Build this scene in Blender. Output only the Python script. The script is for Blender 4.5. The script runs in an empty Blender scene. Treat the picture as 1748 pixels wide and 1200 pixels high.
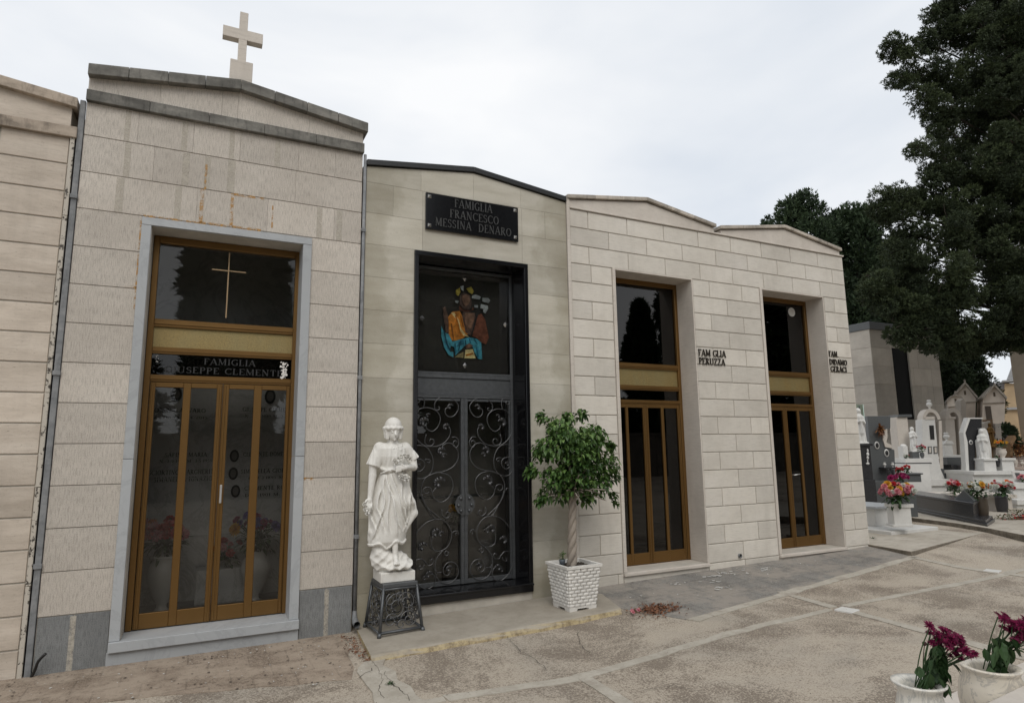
import bpy, bmesh, math, random
import numpy as np
from mathutils import Vector, Matrix
random.seed(7); RNG = np.random.default_rng(11)
SC = bpy.context.scene; COL = SC.collection
# ------------------------------------------------------------------ camera
CAMH, CAMD, FPX = 1.9, 7.0, 1078.61
YAW, PIT, ROL = 0.45496747, 0.154071346, -0.0136337029
_cy, _sy, _cp, _sp = math.cos(YAW), math.sin(YAW), math.cos(PIT), math.sin(PIT)
CF = np.array([_sy*_cp, _cy*_cp, _sp]); _r = np.array([_cy, -_sy, 0.0]); _u = np.cross(_r, CF)
CR = math.cos(ROL)*_r + math.sin(ROL)*_u; CU = -math.sin(ROL)*_r + math.cos(ROL)*_u
CC = np.array([0.0, -CAMD, CAMH])
cam = bpy.data.objects.new('camera', bpy.data.cameras.new('camera')); COL.objects.link(cam)
cam.data.sensor_width = 36.0; cam.data.lens = FPX/1748*36; cam.data.clip_end = 2000; cam.data.clip_start = 0.05
cam.matrix_world = Matrix(((CR[0], CU[0], -CF[0], CC[0]), (CR[1], CU[1], -CF[1], CC[1]), (CR[2], CU[2], -CF[2], CC[2]), (0, 0, 0, 1)))
SC.camera = cam
# ------------------------------------------------------------------ render + light
SC.render.engine = 'CYCLES'
SC.view_settings.view_transform = 'Standard'; SC.view_settings.look = 'None'
SC.view_settings.exposure = 0.30; SC.view_settings.gamma = 1.0
SUN_EL, SUN_AZ = math.radians(48), math.radians(196)   # azimuth clockwise from +Y (behind the camera, a little to its left)
W = bpy.data.worlds.new('World'); SC.world = W; W.use_nodes = True
nt = W.node_tree; nt.nodes.clear()
def wn(t, **k):
    n = nt.nodes.new(t)
    for a, b in k.items(): setattr(n, a, b)
    return n
out = wn('ShaderNodeOutputWorld'); bg = wn('ShaderNodeBackground'); bg.inputs[1].default_value = 0.1
sky = wn('ShaderNodeTexSky', sky_type='NISHITA', sun_disc=False, sun_elevation=SUN_EL, sun_rotation=SUN_AZ)
tc = wn('ShaderNodeTexCoord'); mp = wn('ShaderNodeMapping'); mp.inputs['Scale'].default_value = (1.0, 1.0, 2.2); mp.inputs['Location'].default_value = (0.3, 0.1, 0.0)
nz = wn('ShaderNodeTexNoise'); nz.inputs['Scale'].default_value = 1.5; nz.inputs['Detail'].default_value = 5; nz.inputs['Roughness'].default_value = 0.5; nz.inputs['Distortion'].default_value = 0.4
rp = wn('ShaderNodeValToRGB'); rp.color_ramp.elements[0].position = 0.34; rp.color_ramp.elements[0].color = (0.655, 0.70, 0.76, 1)
rp.color_ramp.elements[1].position = 0.66; rp.color_ramp.elements[1].color = (0.90, 0.905, 0.91, 1)
sc = wn('ShaderNodeVectorMath', operation='SCALE'); sc.inputs[3].default_value = 9.3
mx = wn('ShaderNodeMix', data_type='RGBA'); mx.inputs[0].default_value = 0.93
L = nt.links.new
L(tc.outputs['Generated'], mp.inputs[0]); L(mp.outputs[0], nz.inputs['Vector']); L(nz.outputs[0], rp.inputs[0]); L(rp.outputs[0], sc.inputs[0])
L(sky.outputs[0], mx.inputs[6]); L(sc.outputs[0], mx.inputs[7]); L(mx.outputs[2], bg.inputs[0]); L(bg.outputs[0], out.inputs[0])
sun = bpy.data.lights.new('sun', 'SUN'); sun.energy = 1.25; sun.angle = math.radians(40); sun.color = (1.0, 0.96, 0.9)
so = bpy.data.objects.new('sun', sun); COL.objects.link(so)
sd = Vector((math.sin(SUN_AZ)*math.cos(SUN_EL), math.cos(SUN_AZ)*math.cos(SUN_EL), math.sin(SUN_EL)))
so.rotation_euler = (-sd).to_track_quat('-Z', 'Y').to_euler(); so.location = (0, -10, 20)
# ------------------------------------------------------------------ measuring
def ray(px, py): return (px-874)/FPX*CR - (py-600)/FPX*CU + CF
def aty(px, py, y=0.0):
    d = ray(px, py); return CC + (y+CAMD)/d[1]*d
def atz(px, py, z):
    d = ray(px, py); return CC + (z-CAMH)/d[2]*d
def att(px, py, t): return CC + t*ray(px, py)
def gz(x, y):
    b = np.interp(x, [-5, 1.5, 4.2, 4.7, 6.4, 9.2, 10, 14], [.03, .045, .15, .18, .214, .26, .29, .33])
    s = np.interp(x, [1.5, 3.5, 11, 14], [0, .05, .05, 0])
    return b + s*np.clip(y, -1.5, 0)
def atg(px, py):
    z = .1
    for i in range(50):
        p = atz(px, py, z); z = .5*z + .5*float(gz(p[0], p[1]))
    return atz(px, py, z)
# ------------------------------------------------------------------ mesh builder
class MB:
    def __init__(s): s.V = []; s.F = []; s.T = []; s.S = []
    def add(s, V, F, tint=0.0, smooth=False):
        b = len(s.V); s.V += [tuple(v) for v in V]; s.F += [tuple(b+i for i in f) for f in F]
        s.T += [tint]*len(F); s.S += [smooth]*len(F); return s
    def box(s, x0, x1, y0, y1, z0, z1, tint=0.0, c=0.0):
        if c <= 0:
            return s.add([(x0,y0,z0),(x1,y0,z0),(x1,y1,z0),(x0,y1,z0),(x0,y0,z1),(x1,y0,z1),(x1,y1,z1),(x0,y1,z1)],
                  [(0,1,5,4),(1,2,6,5),(2,3,7,6),(3,0,4,7),(4,5,6,7),(3,2,1,0)], tint)
        # chamfered on all 12 edges
        V = []; X = (x0,x1); Y = (y0,y1); Z = (z0,z1); idx = {}
        for i in (0,1):
            for j in (0,1):
                for k in (0,1):
                    sx, sy, sz = (1-2*i)*c, (1-2*j)*c, (1-2*k)*c
                    for a, v in (('x',(X[i],Y[j]+sy,Z[k]+sz)),('y',(X[i]+sx,Y[j],Z[k]+sz)),('z',(X[i]+sx,Y[j]+sy,Z[k]))):
                        idx[(i,j,k,a)] = len(V); V.append(v)
        F = []
        for i, o in ((0,1),(1,0)):
            q = [(0,0),(1,0),(1,1),(0,1)]
            fx = [idx[(i,a,b,'x')] for a, b in q]; fy = [idx[(a,i,b,'y')] for a, b in q]; fz = [idx[(a,b,i,'z')] for a, b in q]
            if i == 0: fx.reverse(); fz.reverse()
            else: fy.reverse()
            F += [fx, fy, fz]
        for a in (0,1):
            for b in (0,1):
                e = [idx[(a,b,0,'x')], idx[(a,b,1,'x')], idx[(a,b,1,'y')], idx[(a,b,0,'y')]]; F.append(e if a == b else e[::-1])
                e = [idx[(a,0,b,'x')], idx[(a,1,b,'x')], idx[(a,1,b,'z')], idx[(a,0,b,'z')]]; F.append(e[::-1] if a == b else e)
                e = [idx[(0,a,b,'y')], idx[(1,a,b,'y')], idx[(1,a,b,'z')], idx[(0,a,b,'z')]]; F.append(e if a == b else e[::-1])
                for k in (0,1):
                    e = [idx[(a,b,k,'x')], idx[(a,b,k,'y')], idx[(a,b,k,'z')]]; F.append(e if (a+b+k) % 2 else e[::-1])
        return s.add(V, F, tint)
    def prism(s, pts, y0, y1, tint=0.0, axis='y'):
        """pts = outline in (x,z) (axis y) or (x,y) (axis z)"""
        n = len(pts)
        if axis == 'y': V = [(p[0],y0,p[1]) for p in pts] + [(p[0],y1,p[1]) for p in pts]
        elif axis == 'z': V = [(p[0],p[1],y0) for p in pts] + [(p[0],p[1],y1) for p in pts]
        else: V = [(y0,p[0],p[1]) for p in pts] + [(y1,p[0],p[1]) for p in pts]
        F = [tuple(range(n)), tuple(range(2*n-1, n-1, -1))] + [(i, i+n, (i+1)%n+n, (i+1)%n) for i in range(n)]
        return s.add(V, F, tint)
    def tube(s, pts, r, n=6, tint=0.0, caps=True):
        P = [np.array(p, float) for p in pts]; m = len(P); R = r if hasattr(r, '__len__') else [r]*m
        V = []; up = None
        for i in range(m):
            t = P[min(i+1,m-1)] - P[max(i-1,0)]; t = t/(np.linalg.norm(t)+1e-12)
            if up is None:
                up = np.array([0,0,1.0]) if abs(t[2]) < .9 else np.array([1.0,0,0])
            a = np.cross(t, up); a /= np.linalg.norm(a)+1e-12; b = np.cross(a, t); up = b
            for k in range(n):
                th = 2*math.pi*k/n; V.append(P[i] + R[i]*(math.cos(th)*a + math.sin(th)*b))
        F = [(i*n+k, i*n+(k+1)%n, (i+1)*n+(k+1)%n, (i+1)*n+k) for i in range(m-1) for k in range(n)]
        if caps: F += [tuple(range(n-1,-1,-1)), tuple((m-1)*n+k for k in range(n))]
        return s.add(V, F, tint, True)
    def lathe(s, c, prof, n=20, tint=0.0, sx=1.0, sy=1.0):
        V = [(c[0]+sx*r*math.cos(2*math.pi*k/n), c[1]+sy*r*math.sin(2*math.pi*k/n), c[2]+z) for r, z in prof for k in range(n)]
        m = len(prof)
        F = [(i*n+k, i*n+(k+1)%n, (i+1)*n+(k+1)%n, (i+1)*n+k) for i in range(m-1) for k in range(n)]
        F += [tuple(range(n-1,-1,-1)), tuple((m-1)*n+k for k in range(n))]
        return s.add(V, F, tint, True)
    def ball(s, c, r, n=8, tint=0.0, sq=(1,1,1)):
        prof = [(math.sin(math.pi*(i+.02)/(n*1.0+.04)), -math.cos(math.pi*(i+.02)/(n+.04))) for i in range(n+1)]
        V = [(c[0]+sq[0]*r*a*math.cos(2*math.pi*k/(n+2)), c[1]+sq[1]*r*a*math.sin(2*math.pi*k/(n+2)), c[2]+sq[2]*r*b) for a, b in prof for k in range(n+2)]
        q = n+2; F = [(i*q+k, i*q+(k+1)%q, (i+1)*q+(k+1)%q, (i+1)*q+k) for i in range(n) for k in range(q)]
        F += [tuple(range(q-1,-1,-1)), tuple(n*q+k for k in range(q))]
        return s.add(V, F, tint, True)
    def xform(s, M, i0=0):
        for i in range(i0, len(s.V)): s.V[i] = tuple(M @ Vector(s.V[i]))
        return s
ORG = {}
def base_of(parent):
    while parent is not None and parent.name not in ORG: parent = parent.parent
    return ORG[parent.name] if parent is not None else (0,0,0)
def link(o, parent=None):
    COL.objects.link(o)
    if parent is not None: o.parent = parent
    return o
def make(name, V, F, mat, parent=None, tint=None, smooth=None, local=False, bevel=0):
    me = bpy.data.meshes.new(name); b = (0,0,0) if local else base_of(parent)
    V = np.asarray(V, float).reshape(-1,3) - np.array(b)
    if isinstance(F, np.ndarray):
        k = F.shape[1]; me.vertices.add(len(V)); me.vertices.foreach_set('co', V.ravel()); me.loops.add(F.size); me.polygons.add(len(F))
        me.loops.foreach_set('vertex_index', F.ravel().astype(np.int32)); me.polygons.foreach_set('loop_start', np.arange(0, F.size, k, dtype=np.int32))
        me.update(calc_edges=True)
    else: me.from_pydata(V.tolist(), [], F)
    if tint is not None:
        a = me.attributes.new('tint', 'FLOAT', 'FACE'); a.data.foreach_set('value', np.asarray(tint, np.float32))
    if smooth is not None:
        me.polygons.foreach_set('use_smooth', np.asarray(smooth, bool) if hasattr(smooth, '__len__') else np.full(len(me.polygons), bool(smooth)))
    me.materials.append(mat); me.update()
    o = bpy.data.objects.new(name, me); link(o, parent)
    if bevel:
        m = o.modifiers.new('bevel', 'BEVEL'); m.width = bevel; m.segments = 2; m.limit_method = 'ANGLE'
    return o
SPLIT = {'base_cladding': .02, 'rust_stain': .003, 'joint_filler': .003, 'bracket': .03, 'lettering': .0005, 'vase_block': .01, 'side_stones': .02, 'reveal_lining': .01, 'post': .02, 'peeling_film': .08, 'filler': .003, 'carved_flowers': .012, 'carved_cord': .002}
NEWN = {'lettering': 'letter', 'vase_block': 'flower_block', 'side_stones': 'side_stone', 'carved_flowers': 'carved_flower_bunch'}
def pieces(mb, tol):
    n = len(mb.V); pa = list(range(n))
    def fd(i):
        while pa[i] != i: pa[i] = pa[pa[i]]; i = pa[i]
        return i
    for f in mb.F:
        r = fd(f[0])
        for v in f[1:]: pa[fd(v)] = r
    g = {}
    for i, f in enumerate(mb.F): g.setdefault(fd(f[0]), []).append(i)
    cl = []
    for fs in g.values():
        vs = np.array([mb.V[v] for i in fs for v in mb.F[i]]); lo, hi = vs.min(0)-tol/2, vs.max(0)+tol/2; fs = list(fs); k = 0
        while k < len(cl):
            l2, h2, f2 = cl[k]
            if (lo <= h2).all() and (l2 <= hi).all(): lo, hi = np.minimum(lo, l2), np.maximum(hi, h2); fs += f2; cl.pop(k); k = 0
            else: k += 1
        cl.append((lo, hi, fs))
    out = []
    for _, _, fs in cl:
        m = MB(); mp = {}
        for i in fs:
            for v in mb.F[i]:
                if v not in mp: mp[v] = len(m.V); m.V.append(mb.V[v])
            m.F.append(tuple(mp[v] for v in mb.F[i])); m.T.append(mb.T[i]); m.S.append(mb.S[i])
        out.append(m)
    return out
def obj(name, mb, mat, parent=None, bevel=0, label=None):
    if name in SPLIT and parent is not None:
        for m in pieces(mb, SPLIT[name]): o = make(NEWN.get(name, name), m.V, m.F, mat, parent, m.T, m.S, bevel=bevel)
        return o
    o = make(name, mb.V, mb.F, mat, parent, mb.T, mb.S, bevel=bevel)
    if label: o['label'] = label
    return o
def thing(name, label, cat, loc, group=None):
    o = bpy.data.objects.new(name, None); link(o); o.location = loc; o.empty_display_size = .2
    o['label'] = label; o['category'] = cat
    if group: o['group'] = group
    ORG[o.name] = tuple(float(v) for v in loc); return o
def tag(o, label, cat, group=None, kind=None):
    o['label'] = label; o['category'] = cat
    if group: o['group'] = group
    if kind: o['kind'] = kind
    return o
def struct(o): o['kind'] = 'structure'; return o
def dup(root, loc, rotz=0, scale=1, label=None, group=None):
    r = root.copy(); COL.objects.link(r); r.location = loc; r.rotation_euler = (0,0,rotz); r.scale = (scale,)*3 if not hasattr(scale, '__len__') else scale
    if label: r['label'] = label
    if group: r['group'] = group
    for ch in list(root.children):
        c = ch.copy(); COL.objects.link(c); c.parent = r
        for g in ch.children:
            d = g.copy(); COL.objects.link(d); d.parent = c
    return r
# ------------------------------------------------------------------ materials
MATS = {}
class N:
    def __init__(s, name):
        s.m = bpy.data.materials.new(name); s.m.use_nodes = True; s.t = s.m.node_tree; s.t.nodes.clear()
        s.o = s.t.nodes.new('ShaderNodeOutputMaterial'); s.co = None
    def n(s, t, ins=None, **k):
        n = s.t.nodes.new(t)
        for a, b in k.items(): setattr(n, a, b)
        for a, b in (ins or {}).items(): s.set(n.inputs[a], b)
        return n
    def set(s, i, v):
        if isinstance(v, bpy.types.NodeSocket): s.t.links.new(v, i)
        elif isinstance(v, (tuple, list)) and len(v) == 3 and i.type == 'RGBA': i.default_value = (*v, 1)
        else: i.default_value = v
    def obj(s):
        if s.co is None: s.co = s.n('ShaderNodeTexCoord').outputs['Object']
        return s.co
    def noise(s, sc, detail=4, rough=.55, st=(1,1,1), loc=(0,0,0), dist=0):
        v = s.n('ShaderNodeMapping', {0: s.obj(), 'Scale': st, 'Location': loc}).outputs[0]
        return s.n('ShaderNodeTexNoise', {'Vector': v, 'Scale': sc, 'Detail': detail, 'Roughness': rough, 'Distortion': dist}).outputs[0]
    def vor(s, sc, st=(1,1,1), feature='F1', out='Distance'):
        v = s.n('ShaderNodeMapping', {0: s.obj(), 'Scale': st}).outputs[0]
        return s.n('ShaderNodeTexVoronoi', {'Vector': v, 'Scale': sc}, feature=feature).outputs[out]
    def ramp(s, f, *stops):
        r = s.n('ShaderNodeValToRGB', {0: f}); e = r.color_ramp.elements
        while len(e) < len(stops): e.new(.5)
        for q, (p, c) in zip(e, stops):
            q.position = p; q.color = (*c, 1) if hasattr(c, '__len__') else (c, c, c, 1)
        return r.outputs[0]
    def mix(s, f, a, b, mode='MIX'): return s.n('ShaderNodeMix', {0: f, 6: a, 7: b}, data_type='RGBA', blend_type=mode).outputs[2]
    def math(s, op, a, b=0.0, c=0.0): return s.n('ShaderNodeMath', {0: a, 1: b, 2: c}, operation=op).outputs[0]
    def tint(s, col, k=.1):
        a = s.n('ShaderNodeAttribute', attribute_name='tint').outputs['Fac']
        f = s.math('MULTIPLY_ADD', a, k, 1.0)
        return s.n('ShaderNodeVectorMath', {0: col, 3: f}, operation='SCALE').outputs[0]
    def bump(s, h, dist=.01, st=1.0, nrm=None):
        d = {'Height': h, 'Distance': dist, 'Strength': st}
        if nrm is not None: d['Normal'] = nrm
        return s.n('ShaderNodeBump', d).outputs[0]
    def bsdf(s, col, rough=.7, nrm=None, metal=0.0, spec=.5, **k):
        d = {'Base Color': col, 'Roughness': rough, 'Metallic': metal, 'Specular IOR Level': spec}
        if nrm is not None: d['Normal'] = nrm
        d.update(k); b = s.n('ShaderNodeBsdfPrincipled', d); s.t.links.new(b.outputs[0], s.o.inputs[0]); return s.m
def plain(name, col, rough=.6, metal=0.0, spec=.5, var=.12, sc=6, bump=0.0, k=.12):
    s = N(name); f = s.noise(sc, 5); c = s.ramp(f, (.3, [v*(1-var) for v in col]), (.7, [min(1, v*(1+var)) for v in col]))
    c = s.tint(c, k); nrm = s.bump(s.noise(sc*8, 3), bump) if bump else None
    return s.bsdf(c, rough, nrm, metal, spec)
# bush-hammered limestone of the tallest tomb
def stone_striated(name, c0, c1, patch=None):
    s = N(name)
    big = s.noise(.9, 5, .6); c = s.ramp(big, (.32, c0), (.68, c1))
    band = s.noise(2.2, 4, .6, (1, 1, 3)); c = s.mix(s.ramp(band, (.45, 0), (.7, .35)), c, [v*.8 for v in c0])
    stri = s.noise(75, 2, .5, (1.8, 1, .16)); pit = s.noise(120, 2, .6)
    c = s.mix(s.ramp(s.math('MULTIPLY', stri, pit), (.17, .5), (.27, 0)), c, [v*.45 for v in c0])
    fine = s.noise(40, 4, .7, (1, 1, 4)); c = s.mix(s.ramp(fine, (.35, .25), (.6, 0)), c, [v*.7 for v in c0])
    c = s.tint(c, .1)
    h = s.math('ADD', s.math('MULTIPLY', stri, .8), pit)
    return s.bsdf(c, .85, s.bump(h, .004, .7), spec=.3)
M = {}
M['b1'] = stone_striated('striated_limestone', (.50,.452,.395), (.60,.552,.49))
M['slate'] = stone_striated('striated_grey_stone', (.185,.19,.19), (.29,.295,.29))
def travertine(name, c0, c1, c2, holes=.5, k=.12, st=(1,1,5)):
    s = N(name)
    f = s.noise(1.3, 6, .6, st, dist=.3); c = s.ramp(f, (.28, c0), (.5, c1), (.72, c2))
    ln = s.noise(7, 5, .7, (1, 1, 8)); c = s.mix(s.ramp(ln, (.5, 0), (.7, .4)), c, [v*.72 for v in c0])
    h = s.noise(28, 4, .7, (1, 1, 3.2)); hm = s.ramp(h, (.61, 0), (.69, holes)); c = s.mix(hm, c, [v*.38 for v in c0])
    stk = s.noise(3.2, 6, .7, (1, 1, .13)); c = s.mix(s.ramp(stk, (.52, 0), (.74, .25)), c, [v*.62 for v in c0]); mot = s.noise(5, 6, .75); c = s.mix(s.ramp(mot, (.45, 0), (.75, .22)), c, [v*.6 for v in c1])
    c = s.tint(c, k)
    return s.bsdf(c, .7, s.bump(s.math('SUBTRACT', s.noise(60, 3), s.math('MULTIPLY', hm, 1.5)), .003, .6), spec=.35)
M['b0'] = travertine('pink_travertine', (.42,.36,.295), (.52,.45,.375), (.60,.53,.45))
M['b3'] = travertine('cream_marble_blocks', (.52,.48,.42), (.59,.55,.485), (.63,.59,.53), .12, .10, (1,1,1.5))
M['b3s'] = travertine('cream_marble_trim', (.48,.43,.375), (.56,.51,.45), (.61,.56,.5), .1, .06, (1,1,.6))
# greenish travertine with water stains down both edges
s = N('stained_travertine')
f = s.noise(1.2, 6, .6, (1, 1, 4), dist=.3); c = s.ramp(f, (.28, (.37,.34,.275)), (.5, (.46,.43,.36)), (.72, (.53,.50,.43)))
h = s.noise(30, 4, .7, (1, 1, 3)); hm = s.ramp(h, (.60, 0), (.70, .55)); c = s.mix(hm, c, (.13,.115,.085))
sx = s.n('ShaderNodeSeparateXYZ', {0: s.obj()}).outputs; ed = s.math('SUBTRACT', 1.30, s.math('ABSOLUTE', s.math('ADD', sx[0], 0.0)))
wav = s.math('ADD', s.math('MULTIPLY', s.noise(1.6, 4, .6, (1,1,.8)), 1.5), -.62)
st = s.math('SUBTRACT', wav, ed); c = s.mix(s.ramp(s.math('ADD', st, .5), (.28, 0), (.44, .5), (.75, .85)), c, s.mix(.6, c, (.19,.165,.105)))
low = s.math('SUBTRACT', s.noise(2.3, 3), s.math('MULTIPLY', sx[2], .55)); c = s.mix(s.ramp(low, (.1, 0), (.5, .5)), c, (.25,.22,.15))
c = s.tint(c, .1); M['b2'] = s.bsdf(c, .7, s.bump(s.math('SUBTRACT', s.noise(60, 3), hm), .003, .5), spec=.35)
def dark_coping(name, c0, c1, c2):
    s = N(name); f = s.noise(3, 6, .65, (1, 1, 2)); c = s.ramp(f, (.3, c0), (.5, c1), (.7, c2))
    g = s.noise(18, 5, .7, (1, 1, .25)); c = s.mix(s.ramp(g, (.5, 0), (.7, .55)), c, [v*.45 for v in c0]); c = s.tint(c, .2)
    return s.bsdf(c, .8, s.bump(s.noise(70, 3), .003, .6), spec=.35)
M['cop1'] = dark_coping('weathered_grey_coping', (.075,.07,.062), (.14,.135,.12), (.24,.225,.2))
M['cop0'] = dark_coping('weathered_pink_coping', (.17,.14,.11), (.36,.30,.24), (.44,.37,.3))
M['cop3'] = dark_coping('weathered_cream_coping', (.22,.2,.17), (.42,.375,.32), (.5,.45,.39))
M['mortar'] = plain('mortar', (.13,.11,.09), .95)
M['body'] = plain('rendered_wall', (.42,.39,.34), .9, bump=.002)
def marble(name, base, vein, rough=.35, sc=1.4, amt=.6, coord=None):
    s = N(name); w = s.noise(sc, 7, .7, dist=1.6); v = s.math('ABSOLUTE', s.math('SUBTRACT', w, .5))
    f = s.ramp(v, (0, amt), (.035, 0)); cl = s.noise(sc*1.7, 4); c = s.ramp(cl, (.3, [q*.9 for q in base]), (.7, base))
    c = s.mix(f, c, vein); c = s.tint(c, .15); return s.bsdf(c, rough, s.bump(s.noise(40, 3), .0006), spec=.5)
M['greymarble'] = marble('grey_veined_marble', (.385,.40,.41), (.22,.23,.24), .5, 1.1, .28)
M['whitemarble'] = marble('white_marble', (.64,.63,.60), (.45,.45,.44), .45, 1.4, .25)
M['vasemarble'] = marble('veined_vase_marble', (.66,.60,.50), (.33,.31,.28), .35, 5, .7)
M['vasewhite'] = marble('veined_white_vase_marble', (.68,.65,.58), (.33,.34,.33), .35, 6, .7)
s = N('weathered_white_statue'); c = s.ramp(s.noise(4, 5), (.3, (.64,.62,.575)), (.7, (.72,.705,.665))); c = s.mix(s.ramp(s.noise(5, 7, .75, (1,1,.35)), (.5, 0), (.72, .45)), c, (.40,.37,.31)); c = s.mix(s.ramp(s.noise(30, 5, .8), (.56, 0), (.7, .35)), c, (.35,.32,.27))
M['statue'] = s.bsdf(c, .6, s.bump(s.noise(50, 4), .0015), spec=.4)
M['creamstone'] = marble('cream_grave_stone', (.56,.51,.45), (.42,.37,.32), .5, 1.4, .3)
def granite(name, base, fleck, rough=.12):
    s = N(name); n_ = s.noise(160, 2, .6); c = s.ramp(n_, (.45, base), (.7, fleck)); c = s.tint(c, .3)
    return s.bsdf(c, rough, spec=.5)
M['black'] = granite('polished_black_granite', (.005,.005,.006), (.012,.012,.013), .14)
M['blackrough'] = granite('black_grave_granite', (.02,.02,.021), (.06,.06,.065), .25)
M['greygranite'] = granite('dark_grey_granite', (.075,.08,.082), (.13,.135,.135), .35)
M['roofedge'] = plain('black_roof_trim', (.012,.012,.012), .4)
M['bronze'] = plain('bronze_anodised_aluminium', (.19,.105,.034), .38, .7, var=.06, sc=3)
# perforated golden panel
s = N('perforated_gold_panel'); v = s.vor(190, (1, 0, 1)); hm = s.ramp(v, (.22, .8), (.5, 0)); w_ = s.noise(5, 2, .5, (1.6,1,.5))
M['gold'] = s.bsdf(s.mix(hm, s.mix(w_, (.34,.235,.085), (.30,.26,.13)), (.10,.075,.035)), .45, None, .5)
M['brass'] = plain('pale_brass', (.34,.24,.14), .4, .7)
M['silver'] = plain('brushed_metal', (.75,.75,.75), .3, .8)
M['iron'] = plain('grey_painted_wrought_iron', (.10,.105,.11), .42, .5, var=.15, sc=20, bump=.001)
M['ironlt'] = plain('burnished_iron_leaf', (.12,.12,.122), .38, .65, var=.2, sc=20)
M['letter'] = plain('bronze_lettering', (.035,.028,.02), .45, .4)
M['plaqueletter'] = plain('raised_plaque_lettering', (.06,.06,.057), .4, .5)
M['glassletter'] = plain('worn_glass_lettering', (.018,.018,.018), .5, var=.6, sc=30)
M['clearglass'] = None
M['pipe'] = dark_coping('grey_downpipe_paint', (.12,.125,.13), (.20,.205,.21), (.28,.28,.28))
def glass(name, tr, ior=1.5, rough=0.0):
    s = N(name); fr = s.n('ShaderNodeFresnel', {'IOR': ior}).outputs[0]
    t = s.n('ShaderNodeBsdfTransparent', {'Color': tr}).outputs[0]; g = s.n('ShaderNodeBsdfGlossy', {'Color': (1,1,1), 'Roughness': rough}).outputs[0]
    m = s.n('ShaderNodeMixShader', {0: fr, 1: t, 2: g}); s.t.links.new(m.outputs[0], s.o.inputs[0]); return s.m
M['glass'] = glass('tinted_door_glass', (.78,.78,.77), 1.42); M['clearglass'] = glass('clear_glass', (.93,.93,.92))
M['darkglass'] = glass('dark_door_glass', (.22,.21,.2))
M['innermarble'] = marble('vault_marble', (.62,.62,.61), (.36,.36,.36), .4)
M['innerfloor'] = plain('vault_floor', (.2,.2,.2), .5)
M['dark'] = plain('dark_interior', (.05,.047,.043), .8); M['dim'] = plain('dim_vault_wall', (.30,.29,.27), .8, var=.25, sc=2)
M['ink'] = plain('black_letter_paint', (.012,.012,.012), .5)
M['beigeledge'] = None
M['soil'] = plain('potting_soil', (.045,.033,.024), .95, var=.5, sc=60, bump=.01)
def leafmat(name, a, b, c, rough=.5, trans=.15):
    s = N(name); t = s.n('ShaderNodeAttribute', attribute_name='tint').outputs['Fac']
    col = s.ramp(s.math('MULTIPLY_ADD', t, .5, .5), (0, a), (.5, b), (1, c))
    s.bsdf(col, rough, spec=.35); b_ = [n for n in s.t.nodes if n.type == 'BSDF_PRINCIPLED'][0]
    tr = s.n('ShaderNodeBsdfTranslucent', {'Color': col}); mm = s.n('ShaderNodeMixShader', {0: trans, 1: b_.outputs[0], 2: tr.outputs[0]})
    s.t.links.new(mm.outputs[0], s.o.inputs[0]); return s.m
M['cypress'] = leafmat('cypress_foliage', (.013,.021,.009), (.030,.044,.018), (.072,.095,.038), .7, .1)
M['cypress2'] = leafmat('dense_cypress_foliage', (.013,.024,.012), (.026,.046,.02), (.055,.085,.036), .7, .1)
M['ficus'] = leafmat('ficus_leaves', (.022,.055,.014), (.08,.155,.036), (.19,.29,.085), .4, .25)
M['stem'] = leafmat('flower_leaves', (.018,.04,.014), (.035,.075,.025), (.06,.11,.04), .5, .15)
M['bark'] = plain('grey_bark', (.075,.06,.048), .9, bump=.01, sc=10)
M['barkpale'] = plain('smooth_pale_bark', (.27,.23,.19), .8, bump=.003, sc=12)
M['whitepaint'] = plain('white_painted_concrete', (.70,.68,.64), .6, var=.12, sc=9, bump=.002)
def petal(name, a, b): return leafmat(name, a, [(x+y)/2 for x, y in zip(a, b)], b, .6, .2)
M['magenta'] = petal('magenta_petals', (.07,.004,.025), (.27,.015,.085))
M['pinkp'] = petal('pink_petals', (.55,.14,.2), (.75,.4,.42)); M['redp'] = petal('red_petals', (.4,.02,.03), (.65,.06,.06))
M['orangep'] = petal('orange_petals', (.7,.12,.02), (.8,.3,.04)); M['yellowp'] = petal('yellow_petals', (.6,.3,.03), (.75,.5,.08))
M['whitep'] = petal('white_petals', (.5,.52,.45), (.75,.75,.7)); M['purplep'] = petal('purple_petals', (.25,.01,.08), (.4,.04,.16))
M['violetp'] = petal('violet_petals', (.12,.08,.3), (.25,.2,.5))
# ------------------------------------------------------------------ ground
def speckle(s, sand, dark, lite, dens, amt=1.0):
    """sharp-edged aggregate: dark matrix showing where the fine noise falls under a drifting threshold, pale chips on top"""
    f = s.noise(55, 6, .75); f2 = s.noise(150, 3, .6); q = s.math('ADD', s.math('MULTIPLY', f, .7), s.math('MULTIPLY', f2, .3))
    m = s.ramp(s.math('ADD', s.math('SUBTRACT', dens, q), .5), (.49, 0), (.545, amt)); c = s.mix(m, sand, dark)
    ch = s.ramp(s.vor(75), (.10, .8), (.17, 0)); rn = s.ramp(s.n('ShaderNodeSeparateColor', {0: s.vor(75, out='Color')}).outputs[0], (.62, 0), (.66, 1))
    gr = s.n('ShaderNodeVectorMath', {0: c, 3: s.math('MULTIPLY_ADD', s.ramp(s.noise(85, 4, .8), (.3, 0), (.7, 1)), .5, .74)}, operation='SCALE').outputs[0]
    return s.mix(s.math('MULTIPLY', ch, rn), gr, lite), q
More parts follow.
